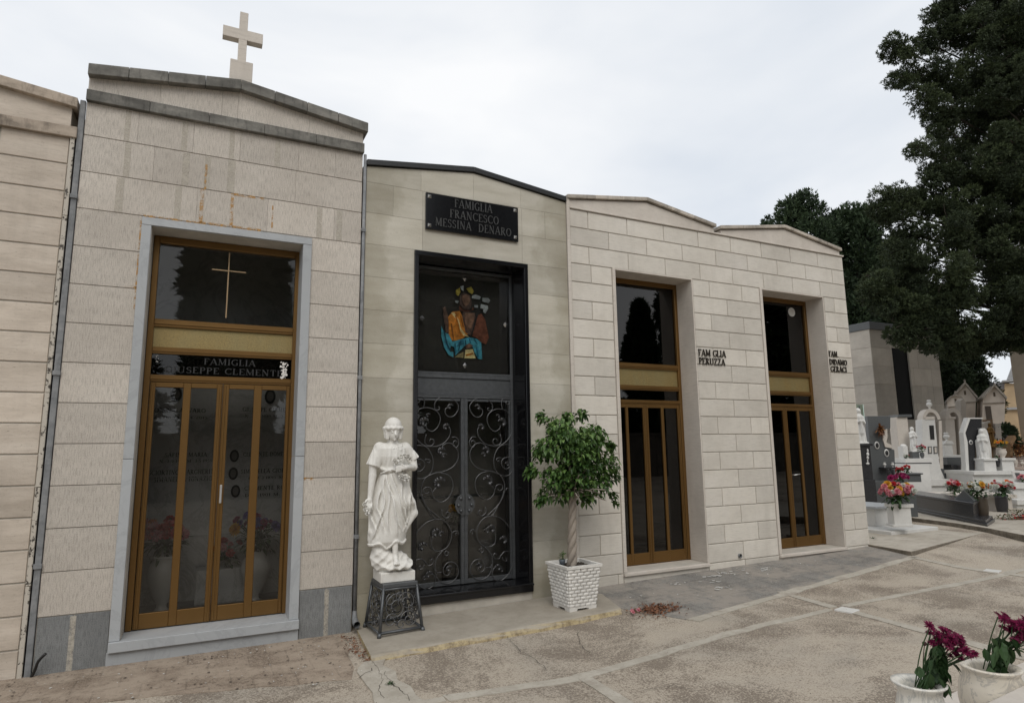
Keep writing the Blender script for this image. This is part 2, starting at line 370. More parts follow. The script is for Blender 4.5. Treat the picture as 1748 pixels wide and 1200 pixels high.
def groundmat():
    s = N('exposed_aggregate_concrete')
    big = s.noise(.55, 5, .6, dist=.5); sand = s.ramp(big, (.3, (.385,.335,.27)), (.5, (.425,.37,.30)), (.7, (.35,.315,.265)))
    patch = s.noise(.75, 8, .72, dist=.4); dens = s.math('MULTIPLY_ADD', s.ramp(patch, (.40, 0), (.62, 1)), .17, .415)
    c, q = speckle(s, sand, (.17,.138,.108), (.60,.55,.48), dens, .85)
    return s.bsdf(c, .92, s.bump(q, .012, .8), spec=.25)
M['ground'] = groundmat()
s = N('smooth_concrete'); f = s.noise(2.2, 6, .65); c = s.ramp(f, (.3, (.33,.29,.235)), (.5, (.41,.365,.30)), (.7, (.45,.41,.35)))
c = s.mix(s.ramp(s.noise(9, 5, .7), (.55, 0), (.75, .4)), c, (.2,.17,.13)); c = s.tint(c, .12)
M['concrete'] = s.bsdf(c, .85, s.bump(s.noise(60, 4), .002, .6), spec=.3)
s = N('grey_joint_cement'); f = s.noise(5, 6, .7); c = s.ramp(f, (.3, (.33,.30,.25)), (.7, (.46,.425,.365))); c = s.mix(s.ramp(s.vor(70, out='Color'), (.0, .3), (.3, 0)), c, (.17,.14,.11)); c = s.mix(s.ramp(s.noise(3.5, 6, .75), (.52, 0), (.66, .5)), c, (.2,.165,.13))
M['joint'] = s.bsdf(c, .9, s.bump(s.noise(70, 4), .003, .7), spec=.25)
s = N('plinth_concrete'); f = s.noise(3, 6, .65); c = s.ramp(f, (.3, (.27,.24,.195)), (.7, (.37,.335,.28))); c = s.mix(s.ramp(s.noise(14, 6, .8), (.5, 0), (.75, .3)), c, (.16,.13,.1))
z_ = s.n('ShaderNodeSeparateXYZ', {0: s.n('ShaderNodeNewGeometry').outputs['Normal']}).outputs[2]
side = s.ramp(z_, (.35, 1), (.9, 0)); c2 = s.mix(s.ramp(s.noise(11, 6, .8), (.45, 0), (.6, .8)), (.46,.375,.22), (.16,.12,.075)); c = s.mix(side, c, c2)
M['plinth'] = s.bsdf(c, .85, s.bump(s.noise(60, 4), .004, .7), spec=.3)
def tilemat(name, c0, c1, cd, dirt, w=.33, h=.33, grooves=55):
    s = N(name); f = s.noise(1.6, 6, .65); c = s.ramp(f, (.3, c0), (.7, c1))
    br = s.n('ShaderNodeTexBrick', {'Vector': s.obj(), 'Scale': 1.0, 'Mortar Size': .006, 'Brick Width': w, 'Row Height': h, 'Color1': (1,1,1), 'Color2': (.82,.82,.82), 'Mortar': (.25,.25,.25)}, offset=.5, offset_frequency=2)
    c = s.mix(.4, c, br.outputs[0], 'MULTIPLY')
    c, q_ = speckle(s, c, cd, (.5,.47,.42), s.math('MULTIPLY_ADD', s.noise(2.5, 5, .7), .34, .30), .85)
    dm = s.ramp(s.noise(2.1, 8, .8, loc=(3,1,0)), (.44, 0), (.56, .85)); c = s.mix(dm, c, dirt)
    gv = s.noise(grooves, 2, .5, (1, .06, 1)); hh = s.math('ADD', s.math('MULTIPLY', br.outputs[1], -1.0), s.math('MULTIPLY', gv, .5))
    return s.bsdf(c, .9, s.bump(hh, .006, .8), spec=.25)
s = N('stained_slab_concrete'); f = s.noise(2.2, 6, .65); c = s.ramp(f, (.3, (.33,.295,.24)), (.7, (.45,.41,.35))); c = s.mix(s.ramp(s.noise(4, 7, .75, (1,2.5,1)), (.5, 0), (.66, .5)), c, (.19,.165,.135))
z_ = s.n('ShaderNodeSeparateXYZ', {0: s.n('ShaderNodeNewGeometry').outputs['Normal']}).outputs[2]; side = s.ramp(z_, (.35, 1), (.9, 0)); c = s.mix(side, c, s.ramp(s.noise(9, 5, .7), (.35, (.10,.085,.065)), (.65, (.22,.19,.15))))
M['slabconc'] = s.bsdf(c, .85, s.bump(s.noise(60, 4), .003, .7), spec=.3)
M['tilegrey'] = tilemat('grey_pavement_tiles', (.175,.165,.15), (.26,.25,.23), (.10,.09,.08), (.29,.26,.225))
M['tilebrown'] = tilemat('brown_pavement_tiles', (.22,.172,.13), (.31,.25,.195), (.10,.075,.055), (.34,.28,.22), .33, .33, 60)
def sheet(name, poly, mat, dz, parent=None, step=.25, wob=0.0):
    """a thin sheet draped over the ground inside a polygon (convex quad given as 4 corners), subdivided"""
    p = [np.array(q[:2], float) for q in poly]
    Lx = max(np.linalg.norm(p[1]-p[0]), np.linalg.norm(p[2]-p[3])); Ly = max(np.linalg.norm(p[3]-p[0]), np.linalg.norm(p[2]-p[1]))
    nx, ny = max(1, int(Lx/step)), max(1, int(Ly/step)); V = []
    rr = np.random.default_rng(len(V)+int(Lx*10))
    for j in range(ny+1):
        for i in range(nx+1):
            a, b = i/nx, j/ny; q = (1-a)*(1-b)*p[0]+a*(1-b)*p[1]+a*b*p[2]+(1-a)*b*p[3]
            if wob and (j in (0, ny) or i in (0, nx)): q = q + rr.normal(0, wob, 2)
            V.append((q[0], q[1], gz(q[0], q[1])+dz))
    F = [(j*(nx+1)+i, j*(nx+1)+i+1, (j+1)*(nx+1)+i+1, (j+1)*(nx+1)+i) for j in range(ny) for i in range(nx)]
    rim = [i for i in range(nx+1)]+[j*(nx+1)+nx for j in range(1, ny+1)]+[ny*(nx+1)+i for i in range(nx-1, -1, -1)]+[j*(nx+1) for j in range(ny-1, 0, -1)]
    b0 = len(V); V += [(V[k][0], V[k][1], V[k][2]-.04) for k in rim]; m = len(rim)
    F += [(rim[k], b0+k, b0+(k+1)%m, rim[(k+1)%m]) for k in range(m)]   # a skirt, so that no edge hovers
    return make(name, V, F, mat, parent)
gx = np.concatenate([np.arange(-60, -8, 8), np.arange(-8, 18, .35), np.arange(18, 60, 4), np.arange(60, 500, 60)])
gy = np.concatenate([np.arange(-60, -10, 8), np.arange(-10, 4, .25), np.arange(4, 60, 4), np.arange(60, 500, 60)])
V = [(x, y, float(gz(x, y))) for y in gy for x in gx]; nx = len(gx)
F = [(j*nx+i, j*nx+i+1, (j+1)*nx+i+1, (j+1)*nx+i) for j in range(len(gy)-1) for i in range(nx-1)]
struct(make('ground', V, F, M['ground']))
struct(sheet('pavement_tiles', [(4.35,-.75),(4.75,-1.55),(9.75,-.75),(9.75,.0)], M['tilegrey'], .004, wob=.012))
struct(sheet('pavement_beside_wall', [(3.9,-.02),(4.45,-.8),(9.75,-.0),(9.75,.0)], M['tilegrey'], .008)) if False else None
struct(sheet('pavement_strip', [(4.3,-.76),(9.74,-.76),(9.74,.02),(4.3,.02)], M['tilegrey'], .006, wob=.0))
struct(sheet('concrete_edge', [(4.70,-1.50),(4.76,-1.60),(9.72,-.85),(9.70,-.74)], M['joint'], .0095, wob=.015))
struct(sheet('old_pavement', [(-1.9,-.62),(1.25,-1.4),(1.46,-.0),(-1.9,.02)], M['tilebrown'], .004, wob=.02))
struct(sheet('old_pavement_far', [(-6,-.5),(-1.9,-.62),(-1.9,.02),(-6,.02)], M['tilebrown'], .004))
jt = []
CRK = [[(862,1072),(868,1090),(885,1110),(915,1128),(940,1150)],[(632,1126),(645,1142),(652,1160),(648,1178),(655,1200)],[(655,1150),(668,1168),(690,1185),(700,1200)],[(505,1180),(560,1168),(612,1160),(640,1140)],[(1100,1180),(1150,1172),(1210,1185)],[(1480,1035),(1540,1050),(1610,1062)],[(1180,1040),(1240,1060),(1300,1066)],[(985,1078),(990,1100),(1010,1120)]]
cm_ = MB()
for ln in CRK:
    pts = crom_ = []
    for k in range(len(ln)-1):
        for j in range(6): t = j/6; crom_.append((ln[k][0]*(1-t)+ln[k+1][0]*t+random.gauss(0, 1.6), ln[k][1]*(1-t)+ln[k+1][1]*t+random.gauss(0, .9)))
    G_ = [atg(*q) for q in crom_]
    for a_, b_ in zip(G_[:-1], G_[1:]):
        d_ = (b_-a_)[:2]; d_ /= np.linalg.norm(d_); w_ = random.uniform(.001, .0035); n_ = np.array([-d_[1], d_[0]])*w_; V = [(*(a_[:2]-n_), a_[2]+.014), (*(b_[:2]-n_), b_[2]+.014), (*(b_[:2]+n_), b_[2]+.014), (*(a_[:2]+n_), a_[2]+.014)]; cm_.add(V, [(0,1,2,3)])
struct(obj('ground_cracks', cm_, plain('crack_dirt', (.06,.05,.04), .95)))
for i, q in enumerate([[(-.5,-2.12),(1.765,-2.10),(1.765,-2.22),(-.5,-2.24)],[(1.77,-2.10),(2.873,-2.2),(2.873,-2.32),(1.77,-2.22)],[(2.873,-2.2),(4.011,-2.05),(4.011,-2.16),(2.873,-2.32)],[(4.011,-2.05),(6.25,-1.97),(6.25,-2.07),(4.011,-2.16)],
      [(6.5,-1.96),(10,-2.0),(10,-2.1),(6.5,-2.07)],[(10,-2.0),(16,-1.9),(16,-2.0),(10,-2.1)],
      [(2.86,-2.3),(2.98,-2.3),(2.93,-4.5),(2.80,-4.5)],[(6.36,-1.2),(6.47,-1.2),(6.42,-1.98),(6.3,-1.98)],[(6.29,-2.2),(6.41,-2.2),(6.3,-3.9),(6.17,-3.9)],[(6.17,-3.9),(6.3,-3.9),(6.2,-6),(6.08,-6)],
      [(9.55,-.8),(9.66,-.8),(9.62,-1.97),(9.5,-1.97)],[(9.55,-2.05),(9.68,-2.05),(9.6,-4.5),(9.47,-4.5)]]):
    struct(sheet('concrete_joint_strip', q, M['joint'], .0055+.0004*i, step=.22, wob=.012))
struct(sheet('cement_patch', [(1.36,-.95),(1.60,-1.0),(1.55,-2.6),(1.22,-2.6)], M['joint'], .012, step=.2, wob=.03))
struct(sheet('sandy_lane', [(10.2,-2.0),(13.0,-1.9),(14.2,.9),(13.0,.0)], M['concrete'], .004, step=.3, wob=.04)) if False else None
# little square marble inspection covers
for px, py, w_, lab in [(1446,1042,.19,'white marble square inset in the paving where the joints cross, the nearer one'),(1694,975,.17,'white marble square inset in the paving near the grave kerb, the farther one'),(1456,1052,.06,None)]:
    if lab is None: continue
    p = atg(px, py); mb = MB(); mb.box(-w_/2, w_/2, -w_/2, w_/2, 0, .022, c=.004)
    mb.xform(Matrix.Translation((p[0], p[1], float(gz(p[0], p[1]))-.008)) @ Matrix.Rotation(.25, 4, 'Z'))
    mb.tube([(p[0]-.012, p[1], p[2]+.014), (p[0]+.012, p[1], p[2]+.016)], .006, 6)
    tag(obj('marble_cover', mb, M['whitemarble']), lab, 'marble cover', 'marble squares set in the paving')
# ------------------------------------------------------------------ facade helpers
def panels(mb, rows, yf=0.0, d=.012, gap=.004, cham=.003, rng=None, var=1.0, gapx=None):
    """rows: (z0, z1, [x splits]); each cell is one chamfered stone plate standing proud of the mortar"""
    for z0, z1, xs in rows:
        for a, b in zip(xs[:-1], xs[1:]):
            if a is None or b is None: continue
            gx2 = (gap if gapx is None else gapx)/2; x0, x1, q0, q1 = a+gx2, b-gx2, z0+gap/2, z1-gap/2; c = cham
            V = [(x0,yf+d,q0),(x1,yf+d,q0),(x1,yf+d,q1),(x0,yf+d,q1),(x0,yf+c,q0),(x1,yf+c,q0),(x1,yf+c,q1),(x0,yf+c,q1),(x0+c,yf,q0+c),(x1-c,yf,q0+c),(x1-c,yf,q1-c),(x0+c,yf,q1-c)]
            F = [(8,9,10,11)] + [(4+i,4+(i+1)%4,8+(i+1)%4,8+i) for i in range(4)] + [(i,(i+1)%4,4+(i+1)%4,4+i) for i in range(4)]
            mb.add(V, F, random.uniform(-1, 1)*var)
def wall_body(mb, x0, x1, zt, openings, y=.012, depth=2.6, z0=-.1, th=.3, ztop_pts=None):
    """hollow tomb body: a front wall pierced by openings (x0,x1,z0,z1), side walls, back, floor and flat ceiling"""
    xs = [x0]
    for o in sorted(openings): xs += [o[0], o[1]]
    xs.append(x1)
    for i in range(0, len(xs), 2): mb.box(xs[i], xs[i+1], y, y+th, z0, zt)
    for o in openings:
        mb.box(o[0], o[1], y, y+th, o[3], zt); mb.box(o[0], o[1], y, y+th, z0, o[2])
    mb.box(x0, x0+.12, y+th, depth, z0, zt); mb.box(x1-.12, x1, y+th, depth, z0, zt)
    mb.box(x0+.12, x1-.12, depth-.12, depth, z0, zt)
    mb.box(x0+.12, x1-.12, y+th, depth-.12, zt-.15, zt)
    mb.box(x0+.12, x1-.12, y+th, depth-.12, z0, .2)
def gable(mb, x0, x1, zl, zm, zr, t, y0, y1, xm=None, tint=0.0, seg=None):
    xm = (x0+x1)/2 if xm is None else xm
    for (a, za, b, zb) in ((x0, zl, xm, zm), (xm, zm, x1, zr)):
        n = seg or 1
        for i in range(n):
            u0, u1 = i/n, (i+1)/n; g = .0015 if n > 1 else 0
            A, B = a+(b-a)*u0+g, a+(b-a)*u1-g; ZA, ZB = za+(zb-za)*u0, za+(zb-za)*u1
            mb.prism([(A, ZA-t), (B, ZB-t), (B, ZB), (A, ZA)], y0, y1, random.uniform(-1, 1) if n > 1 else tint)
# ---- serif stroke alphabet: glyph -> (width, strokes); 'l' x0 y0 x1 y1 w ; 'a' cx cy rx ry a0 a1 w ; 's' serif x y halfwidth
T_, t_ = .15, .065
def _a(cx, cy, rx, ry, a0, a1, w=T_): return ('a', cx, cy, rx, ry, a0, a1, w)
def _l(a, b, c, d, w=T_): return ('l', a, b, c, d, w)
def _s(x, y, h=.14): return ('l', x-h, y, x+h, y, .05)
GL = {
'A': (.82, [_l(.05,0,.41,1,t_), _l(.41,1,.74,0), _l(.2,.34,.62,.34,t_), _s(.06,.02), _s(.74,.02,.15)]),
'B': (.66, [_l(.14,0,.14,1), _a(.2,.76,.32,.22,-90,90,.1), _a(.2,.28,.38,.26,-90,90,.12), _s(.14,.02), _s(.14,.98)]),
'C': (.78, [_a(.46,.5,.38,.47,50,310,.12), _l(.72,.75,.72,.95,.05), _l(.72,.05,.72,.25,.05)]),
'D': (.82, [_l(.14,0,.14,1), _a(.2,.5,.52,.48,-90,90,.12), _s(.14,.02), _s(.14,.98)]),
'E': (.64, [_l(.14,0,.14,1), _l(.14,.97,.58,.97,t_), _l(.14,.52,.46,.52,t_), _l(.14,.03,.6,.03,t_), _l(.57,.8,.57,.97,.05), _l(.6,.03,.6,.22,.05), _s(.1,.02,.1), _s(.1,.98,.1)]),
'F': (.6, [_l(.14,0,.14,1), _l(.14,.97,.56,.97,t_), _l(.14,.52,.44,.52,t_), _l(.56,.78,.56,.97,.05), _s(.14,.02), _s(.1,.98,.1)]),
'G': (.82, [_a(.46,.5,.38,.47,50,320,.12), _l(.7,0.05,.7,.42,.13), _s(.7,.43,.12), _l(.72,.78,.72,.95,.05)]),
'H': (.84, [_l(.14,0,.14,1), _l(.68,0,.68,1), _l(.14,.5,.68,.5,t_), _s(.14,.02), _s(.68,.02), _s(.14,.98), _s(.68,.98)]),
'I': (.32, [_l(.16,0,.16,1), _s(.16,.02), _s(.16,.98)]),
'L': (.62, [_l(.14,0,.14,1), _l(.14,.03,.56,.03,t_), _l(.57,.03,.57,.24,.05), _s(.14,.98), _s(.1,.02,.1)]),
'M': (1.0, [_l(.12,0,.16,1,t_), _l(.16,1,.5,.08,.13), _l(.5,.08,.82,1,t_), _l(.84,0,.84,1), _s(.12,.02,.12), _s(.84,.02), _s(.12,.98,.1), _s(.86,.98,.1)]),
'N': (.86, [_l(.14,0,.14,1,t_), _l(.14,1,.7,0), _l(.7,0,.7,1,t_), _s(.14,.02,.12), _s(.1,.98,.1), _s(.7,.98,.12)]),
'O': (.86, [_a(.43,.5,.35,.47,0,360,.12)]),
'P': (.64, [_l(.14,0,.14,1), _a(.2,.73,.36,.25,-90,90,.11), _s(.14,.02), _s(.12,.98,.12)]),
'R': (.74, [_l(.14,0,.14,1), _a(.2,.74,.34,.24,-90,90,.11), _l(.3,.5,.66,.02), _s(.14,.02), _s(.12,.98,.12), _s(.68,.02,.08)]),
'S': (.58, [_a(.29,.74,.2,.22,30,270,.1), _a(.29,.27,.22,.25,-150,90,.1), _l(.48,.74,.48,.95,.05), _l(.07,.05,.07,.25,.05)]),
'T': (.74, [_l(.37,0,.37,1), _l(.06,.97,.68,.97,t_), _l(.06,.78,.06,.97,.05), _l(.68,.78,.68,.97,.05), _s(.37,.02)]),
'U': (.82, [_l(.14,.3,.14,1), _a(.4,.3,.27,.28,180,360,.1), _l(.67,.3,.67,1,t_), _s(.14,.98), _s(.67,.98,.12)]),
'V': (.8, [_l(.08,1,.42,0), _l(.42,0,.74,1,t_), _s(.1,.98), _s(.72,.98,.12)]),
'Z': (.7, [_l(.08,.97,.62,.97,t_), _l(.6,1,.1,0), _l(.08,.03,.64,.03,t_), _l(.08,.78,.08,.97,.05), _l(.64,.03,.64,.24,.05)]),
'.': (.22, [_l(.06,.05,.16,.05,.1)]), '-': (.3, [_l(.05,.45,.25,.45,.08)]), ' ': (.4, []), "'": (.18, [_l(.09,.75,.09,1,.07)]),
'0': (.6, [_a(.3,.5,.22,.47,0,360,.1)]), '1': (.34, [_l(.18,0,.18,1)]), '2': (.56, [_a(.28,.72,.2,.25,-20,180,.1), _l(.46,.62,.08,.04,.1), _l(.06,.04,.5,.04,.09)]),
'3': (.52, [_a(.22,.74,.2,.22,-90,150,.1), _a(.22,.27,.24,.25,-150,90,.1)]), '4': (.6, [_l(.42,0,.42,1), _l(.42,1,.05,.3,.07), _l(.05,.3,.55,.3,.07)]),
'5': (.52, [_l(.1,.96,.45,.96,.09), _l(.1,.55,.1,.96,.09), _a(.2,.3,.24,.27,-140,90,.1)]), '6': (.56, [_a(.28,.28,.2,.26,0,360,.1), _a(.5,.3,.42,.68,110,180,.1)]),
'7': (.54, [_l(.06,.95,.5,.95,.09), _l(.48,.95,.2,0,.1)]), '8': (.54, [_a(.27,.75,.18,.2,0,360,.1), _a(.27,.27,.21,.25,0,360,.1)]), '9': (.56, [_a(.28,.7,.2,.26,0,360,.1), _a(.05,.7,.43,.68,-70,0,.1)])}
def text(mb, txt, x0, z0, h, y, d=.012, width=None, gap=.12, skip=()):
    tot = sum(GL[c][0]+gap for c in txt)-gap; k = h if width is None else width/tot; x = x0; e = 0
    for ci, ch in enumerate(txt):
        w, st = GL[ch]
        if ci not in skip:
            for q in st:
                e += 1; yy = y - d - .00025*(e % 7)
                if q[0] == 'l':
                    _, a, b, c, f, wd = q; dx, dz = (c-a)*k, (f-b)*h; L_ = math.hypot(dx, dz) or 1; nx_, nz_ = -dz/L_*wd/2*k, dx/L_*wd/2*h
                    A = (x+a*k, z0+b*h); B = (x+c*k, z0+f*h)
                    mb.prism([(A[0]-nx_, A[1]-nz_), (B[0]-nx_, B[1]-nz_), (B[0]+nx_, B[1]+nz_), (A[0]+nx_, A[1]+nz_)], yy, y)
                else:
                    _, cx, cz, rx, rz, a0, a1, wd = q; n = max(4, int(abs(a1-a0)/22)); V = []
                    for i in range(n+1):
                        th = math.radians(a0+(a1-a0)*i/n); ww = wd*(.55+.6*abs(math.cos(th)))/2
                        for s_ in (-1, 1):
                            for dy in (yy, y): V.append((x+(cx+(rx+s_*ww)*math.cos(th))*k, dy, z0+(cz+(rz+s_*ww)*math.sin(th))*h))
                    F = []
                    for i in range(n):
                        a_, b_ = i*4, i*4+4; F += [(a_, b_, b_+2, a_+2), (a_+1, a_+3, b_+3, b_+1), (a_, a_+1, b_+1, b_), (a_+2, b_+2, b_+3, a_+3)]
                    mb.add(V, F)
        x += (w+gap)*k
    return mb
def crom(P, n=6, closed=False):
    P = [np.array(p, float) for p in P]; Q = [2*P[0]-P[1]]+P+[2*P[-1]-P[-2]]; o = []
    for i in range(1, len(Q)-2):
        for j in range(n):
            t = j/n; a, b, c, d = Q[i-1:i+3]; o.append(.5*((2*b)+(-a+c)*t+(2*a-5*b+4*c-d)*t*t+(-a+3*b-3*c+d)*t**3))
    o.append(P[-1]); return o
# ------------------------------------------------------------------ tall tomb with bronze door (and its neighbour on the left)
def bronze_door(root, xl, xr, z0, zt, y, spec):
    """frame, transom glass, gold panel, name glass, two leaves each with two panes"""
    g = spec; fr = MB(); w = g['fw']
    fr.box(xl, xl+w, y-.03, y+.05, z0, zt, c=.004); fr.box(xr-w, xr, y-.03, y+.05, z0, zt, c=.004); fr.box(xl+w, xr-w, y-.031, y+.05, zt-.075, zt, c=.004)
    for a, b in g['rails']:
        fr.box(xl+w, xr-w, y-.022, y+.04, a, b, c=.004); fr.box(xl+w, xr-w, y-.032, y-.022, a+.3*(b-a), b-.25*(b-a), c=.003)
    frame = obj('door_frame', fr, M['bronze'], root)
    gl = g.get('glass', M['darkglass'])
    for nm, (a, b), m_ in (('transom_glass', g['transom'], gl), ('vent_panel', g['gold'], M['gold']), ('name_glass', g['name'], M['darkglass'])):
        obj(nm, MB().box(xl+w-.004, xr-w+.004, y+.005, y+.012, a-.004, b+.004), m_, frame)
    leaves = []
    for side, (x0, x1, panes) in enumerate(g['leaves']):
        lf = MB(); zt2 = g['leaftop']; zb = z0+.004; xs = [x0]
        for a, b in panes: xs += [a, b]
        xs.append(x1)
        for i in range(0, len(xs), 2): lf.box(xs[i]+(.002 if i == 0 else 0), xs[i+1]-(.002 if i == len(xs)-2 else 0), y-.02, y+.03, zb, zt2, c=.004)
        for a, b in panes:
            lf.box(a, b, y-.019, y+.03, zb, g['panebot'], c=.003); lf.box(a, b, y-.019, y+.03, zt2-.05, zt2, c=.003)
        lf.box(x0+.012, x0+.03, y-.03, y-.02, zb+.01, zt2-.01, c=.003); lf.box(x1-.03, x1-.012, y-.03, y-.02, zb+.01, zt2-.01, c=.003)
        leaf = obj('door_leaf', lf, M['bronze'], root); leaves.append(leaf)
        for a, b in panes: obj('pane', MB().box(a-.003, b+.003, y+.004, y+.010, g['panebot']-.003, zt2-.047), gl, leaf)
    return frame, leaves
def tomb1(dx, label, key):
    zs = [.515+.37333*i for i in range(13)]
    x0, x1 = -1.197+dx, 1.516+dx; a, b = -.65+dx, .978+dx
    root = thing('mausoleum', label, 'mausoleum', (.165+dx, 0, .04))
    wb = MB(); wall_body(wb, x0, x1, 5.35, [(a+.09, b-.09, .16, 4.155)], depth=2.8); obj('structure_wall', wb, M['mortar'] if False else M['body'], root)
    rows = []
    for i in range(12):
        z_0, z_1 = zs[i], zs[i+1]
        if z_1 <= 4.25:
            rows += [(z_0, z_1, [x0, a]), (z_0, z_1, [b, x1])]
        elif z_0 < 4.23:
            rows += [(4.248, z_1, [x0, a-.0, dx-.13, dx+.45, b, x1])]
        else:
            k = .27 if i % 2 else .0
            xs = [x0]+[x0+.36+k+.66*j+random.uniform(-.07, .07) for j in range(4)]; rows += [(z_0, z_1, [v for v in xs if v < x1-.2]+[x1])]
    rows += [(zs[12], 5.34, [x0, x0+.45, x0+.95, x0+1.4, x0+2.0, x0+2.4, x1])]
    pm = MB(); panels(pm, [r for r in rows if r[0] >= .5], gap=.007, d=.014, gapx=.0012, cham=.002); 
    # z rows just below the lintel line on the pillars
    obj('stone_cladding', pm, M[key], root)
    jl = MB()   # pale filler smears where vertical joints run, flush and a touch proud
    gm = MB(); zf = -.05
    panels(gm, [(zf, .515, [x0, x0+.27, a])], gap=.012); panels(gm, [(zf, .515, [b, b+.27, x1])], gap=.012)
    obj('base_cladding', gm, M['slate'] if key == 'b1' else M[key], root)
    # gable wall between cornice and coping
    ty = MB(); xm = (x0+x1)/2
    for u, v in ((x0, x0+.62), (x0+.62, x0+1.2), (x0+1.2, xm), (xm, x0+2.1), (x0+2.1, x1)):
        f = lambda x: 5.60+(.19*(1-abs(x-xm)/(x1-xm)))
        ty.prism([(u+.001, 5.43), (v-.001, 5.43), (v-.001, f(v)), (u+.001, f(u))], .0, 2.8, random.uniform(-1, 1))
    obj('gable_wall', ty, M[key], root)
    cm = M['cop1'] if key == 'b1' else M['cop0']
    c = MB(); gable(c, x0-.005, x1+.04, 5.708, 5.893, 5.703, .115, -.08, 2.9, seg=4); obj('coping', c, cm, root, bevel=.006)
    c = MB()
    for i in range(5): c.box(x0-.004+i*(x1-x0+.012)/5+.001, x0-.004+(i+1)*(x1-x0+.012)/5-.001, -.05, .3, 5.338, 5.452, random.uniform(-1, 1))
    obj('cornice', c, cm, root, bevel=.005)
    su = MB(); su.box(a, a+.085, -.02, .30, .246, 1.86, .3, c=.003); su.box(a, a+.085, -.02, .30, 1.864, 4.155, -.3, c=.003)
    su.box(b-.091, b, -.02, .30, .246, 1.86, .3, c=.003); su.box(b-.091, b, -.02, .30, 1.864, 4.155, -.3, c=.003)
    su.box(a, b, -.021, .30, 4.157, 4.236, 0, c=.003)
    obj('door_surround', su, M['greymarble'], root)
    sl = MB(); sl.box(a+.001, b+.003, -.055, .36, .157, .244, 0, c=.003); obj('sill', sl, M['greymarble'], root)
    bs = MB(); bs.box(a-.01, b, -.018, .1, -.06, .155, -.6); obj('sill_base', bs, M['greymarble'], root)
    return root
T1 = tomb1(0, 'tallest pale tomb with grey marble door surround, cross on its gable', 'b1')
spec1 = dict(fw=.055, rails=[(3.195,3.275),(2.915,2.985),(2.63,2.70)], transom=(3.275,4.07), gold=(2.985,3.195), name=(2.70,2.915), leaftop=2.625, panebot=.395, glass=M['glass'],
    leaves=[(-.497,.175,[(-.447,-.195),(-.124,.118)]),(.175,.85,[(.236,.48),(.558,.81)])])
f1, lv1 = bronze_door(T1, -.555, .905, .25, 4.152, .31, spec1)
hd = MB(); hd.box(.196, .218, .258, .275, 1.40, 1.585, c=.004); hd.box(.2, .212, .27, .3, 1.42, 1.44); hd.box(.2, .212, .27, .3, 1.54, 1.56); obj('handle', hd, M['silver'], lv1[1])
cr_ = MB(); cr_.box(.158, .170, .300, .312, 3.335, 4.06); cr_.box(.0, .337, .299, .311, 3.849, 3.861); obj('brass_cross', cr_, M['brass'], f1)
tx = MB(); text(tx, 'FAMIGLIA', -.02, 2.825, .065, .304, .003, width=.50); text(tx, 'GIUSEPPE CLEMENTE', -.38, 2.728, .065, .304, .003, width=1.14); obj('lettering', tx, M['glassletter'], f1)
pl = MB()
for i in range(46):   # peeling white film on the right end of the name glass
    u, v = random.gauss(.775, .018), random.uniform(2.71, 2.89); r_ = random.uniform(.004, .012)
    pl.prism([(u-r_, v-r_*1.3), (u+r_, v-r_*.6), (u+r_*.6, v+r_), (u-r_*.7, v+r_)], .3015-.0001*i/10, .3035)
for i in range(10):
    u, v = random.gauss(-.455, .01), random.uniform(2.82, 2.9); pl.prism([(u-.004, v-.004), (u+.004, v-.003), (u+.002, v+.004)], .3015, .3035)
obj('peeling_film', pl, M['whitepaint'], f1)
# orange rust bloom lines on the joints above the door
s = N('rust_stain'); al = s.ramp(s.noise(14, 5, .75), (.44, 0), (.58, .75)); pb = s.bsdf((.48,.26,.07), .9)
b_ = [n for n in s.t.nodes if n.type == 'BSDF_PRINCIPLED'][0]; s.set(b_.inputs['Alpha'], al); M['rust'] = pb
ru = MB()
for x_0, x_1, z_0, z_1 in [(-.15,-.115,4.25,4.62),(.14,.17,4.25,4.62),(-.68,-.14,4.243,4.262),(-.14,.45,4.243,4.268),(.16,.47,4.60,4.625),(-.75,-.645,3.505,3.53),(-.665,-.65,3.3,4.2),(.985,1.08,1.615,1.645),(.55,.565,4.3,4.55),(-.12,-.1,4.62,4.9)]:
    ru.box(x_0, x_1, -.0016, .002, z_0, z_1)
obj('rust_stain', ru, M['rust'], T1)
# filler smears over vertical joints
sm = MB()
for x_, i in [(-.84,12),(-.33,12),(.12,12),(.58,12),(-.82,11),(-.30,11),(.13,11),(-.86,10),(-.35,10),(1.05,10),(1.27,10),(-.1,11)]:
    z_0 = .515+.37333*i+.01; w_ = random.uniform(.045, .075)
    sm.box(x_-w_/2, x_+w_/2, -.0012, .002, z_0, z_0+(.32 if i == 12 else .35), 0)
for x_ in (-.935, 1.25): sm.box(x_-.02, x_+.025, -.0012, .002, .02, .50)
s = N('joint_filler'); al = s.ramp(s.noise(16, 5, .75), (.3, .15), (.6, .75)); s.bsdf((.50,.46,.39), .9); b_ = [n for n in s.t.nodes if n.type == 'BSDF_PRINCIPLED'][0]; s.set(b_.inputs['Alpha'], al); M['filler'] = s.m
obj('joint_filler', sm, M['filler'], T1)
# cross on the gable
t = thing('stone_cross', 'pale stone cross standing on the gable of the tallest tomb', 'cross', (.17, .1, 5.86))
obj('pedestal', MB().box(.056, .285, .02, .25, 5.80, 6.17, c=.004), M['b3s'], t); cx = MB(); cx.box(.127, .213, .06, .15, 6.16, 6.785, c=.003); cx.box(-.036, .375, .058, .152, 6.448, 6.572, c=.003); obj('cross', cx, M['b3s'], t)
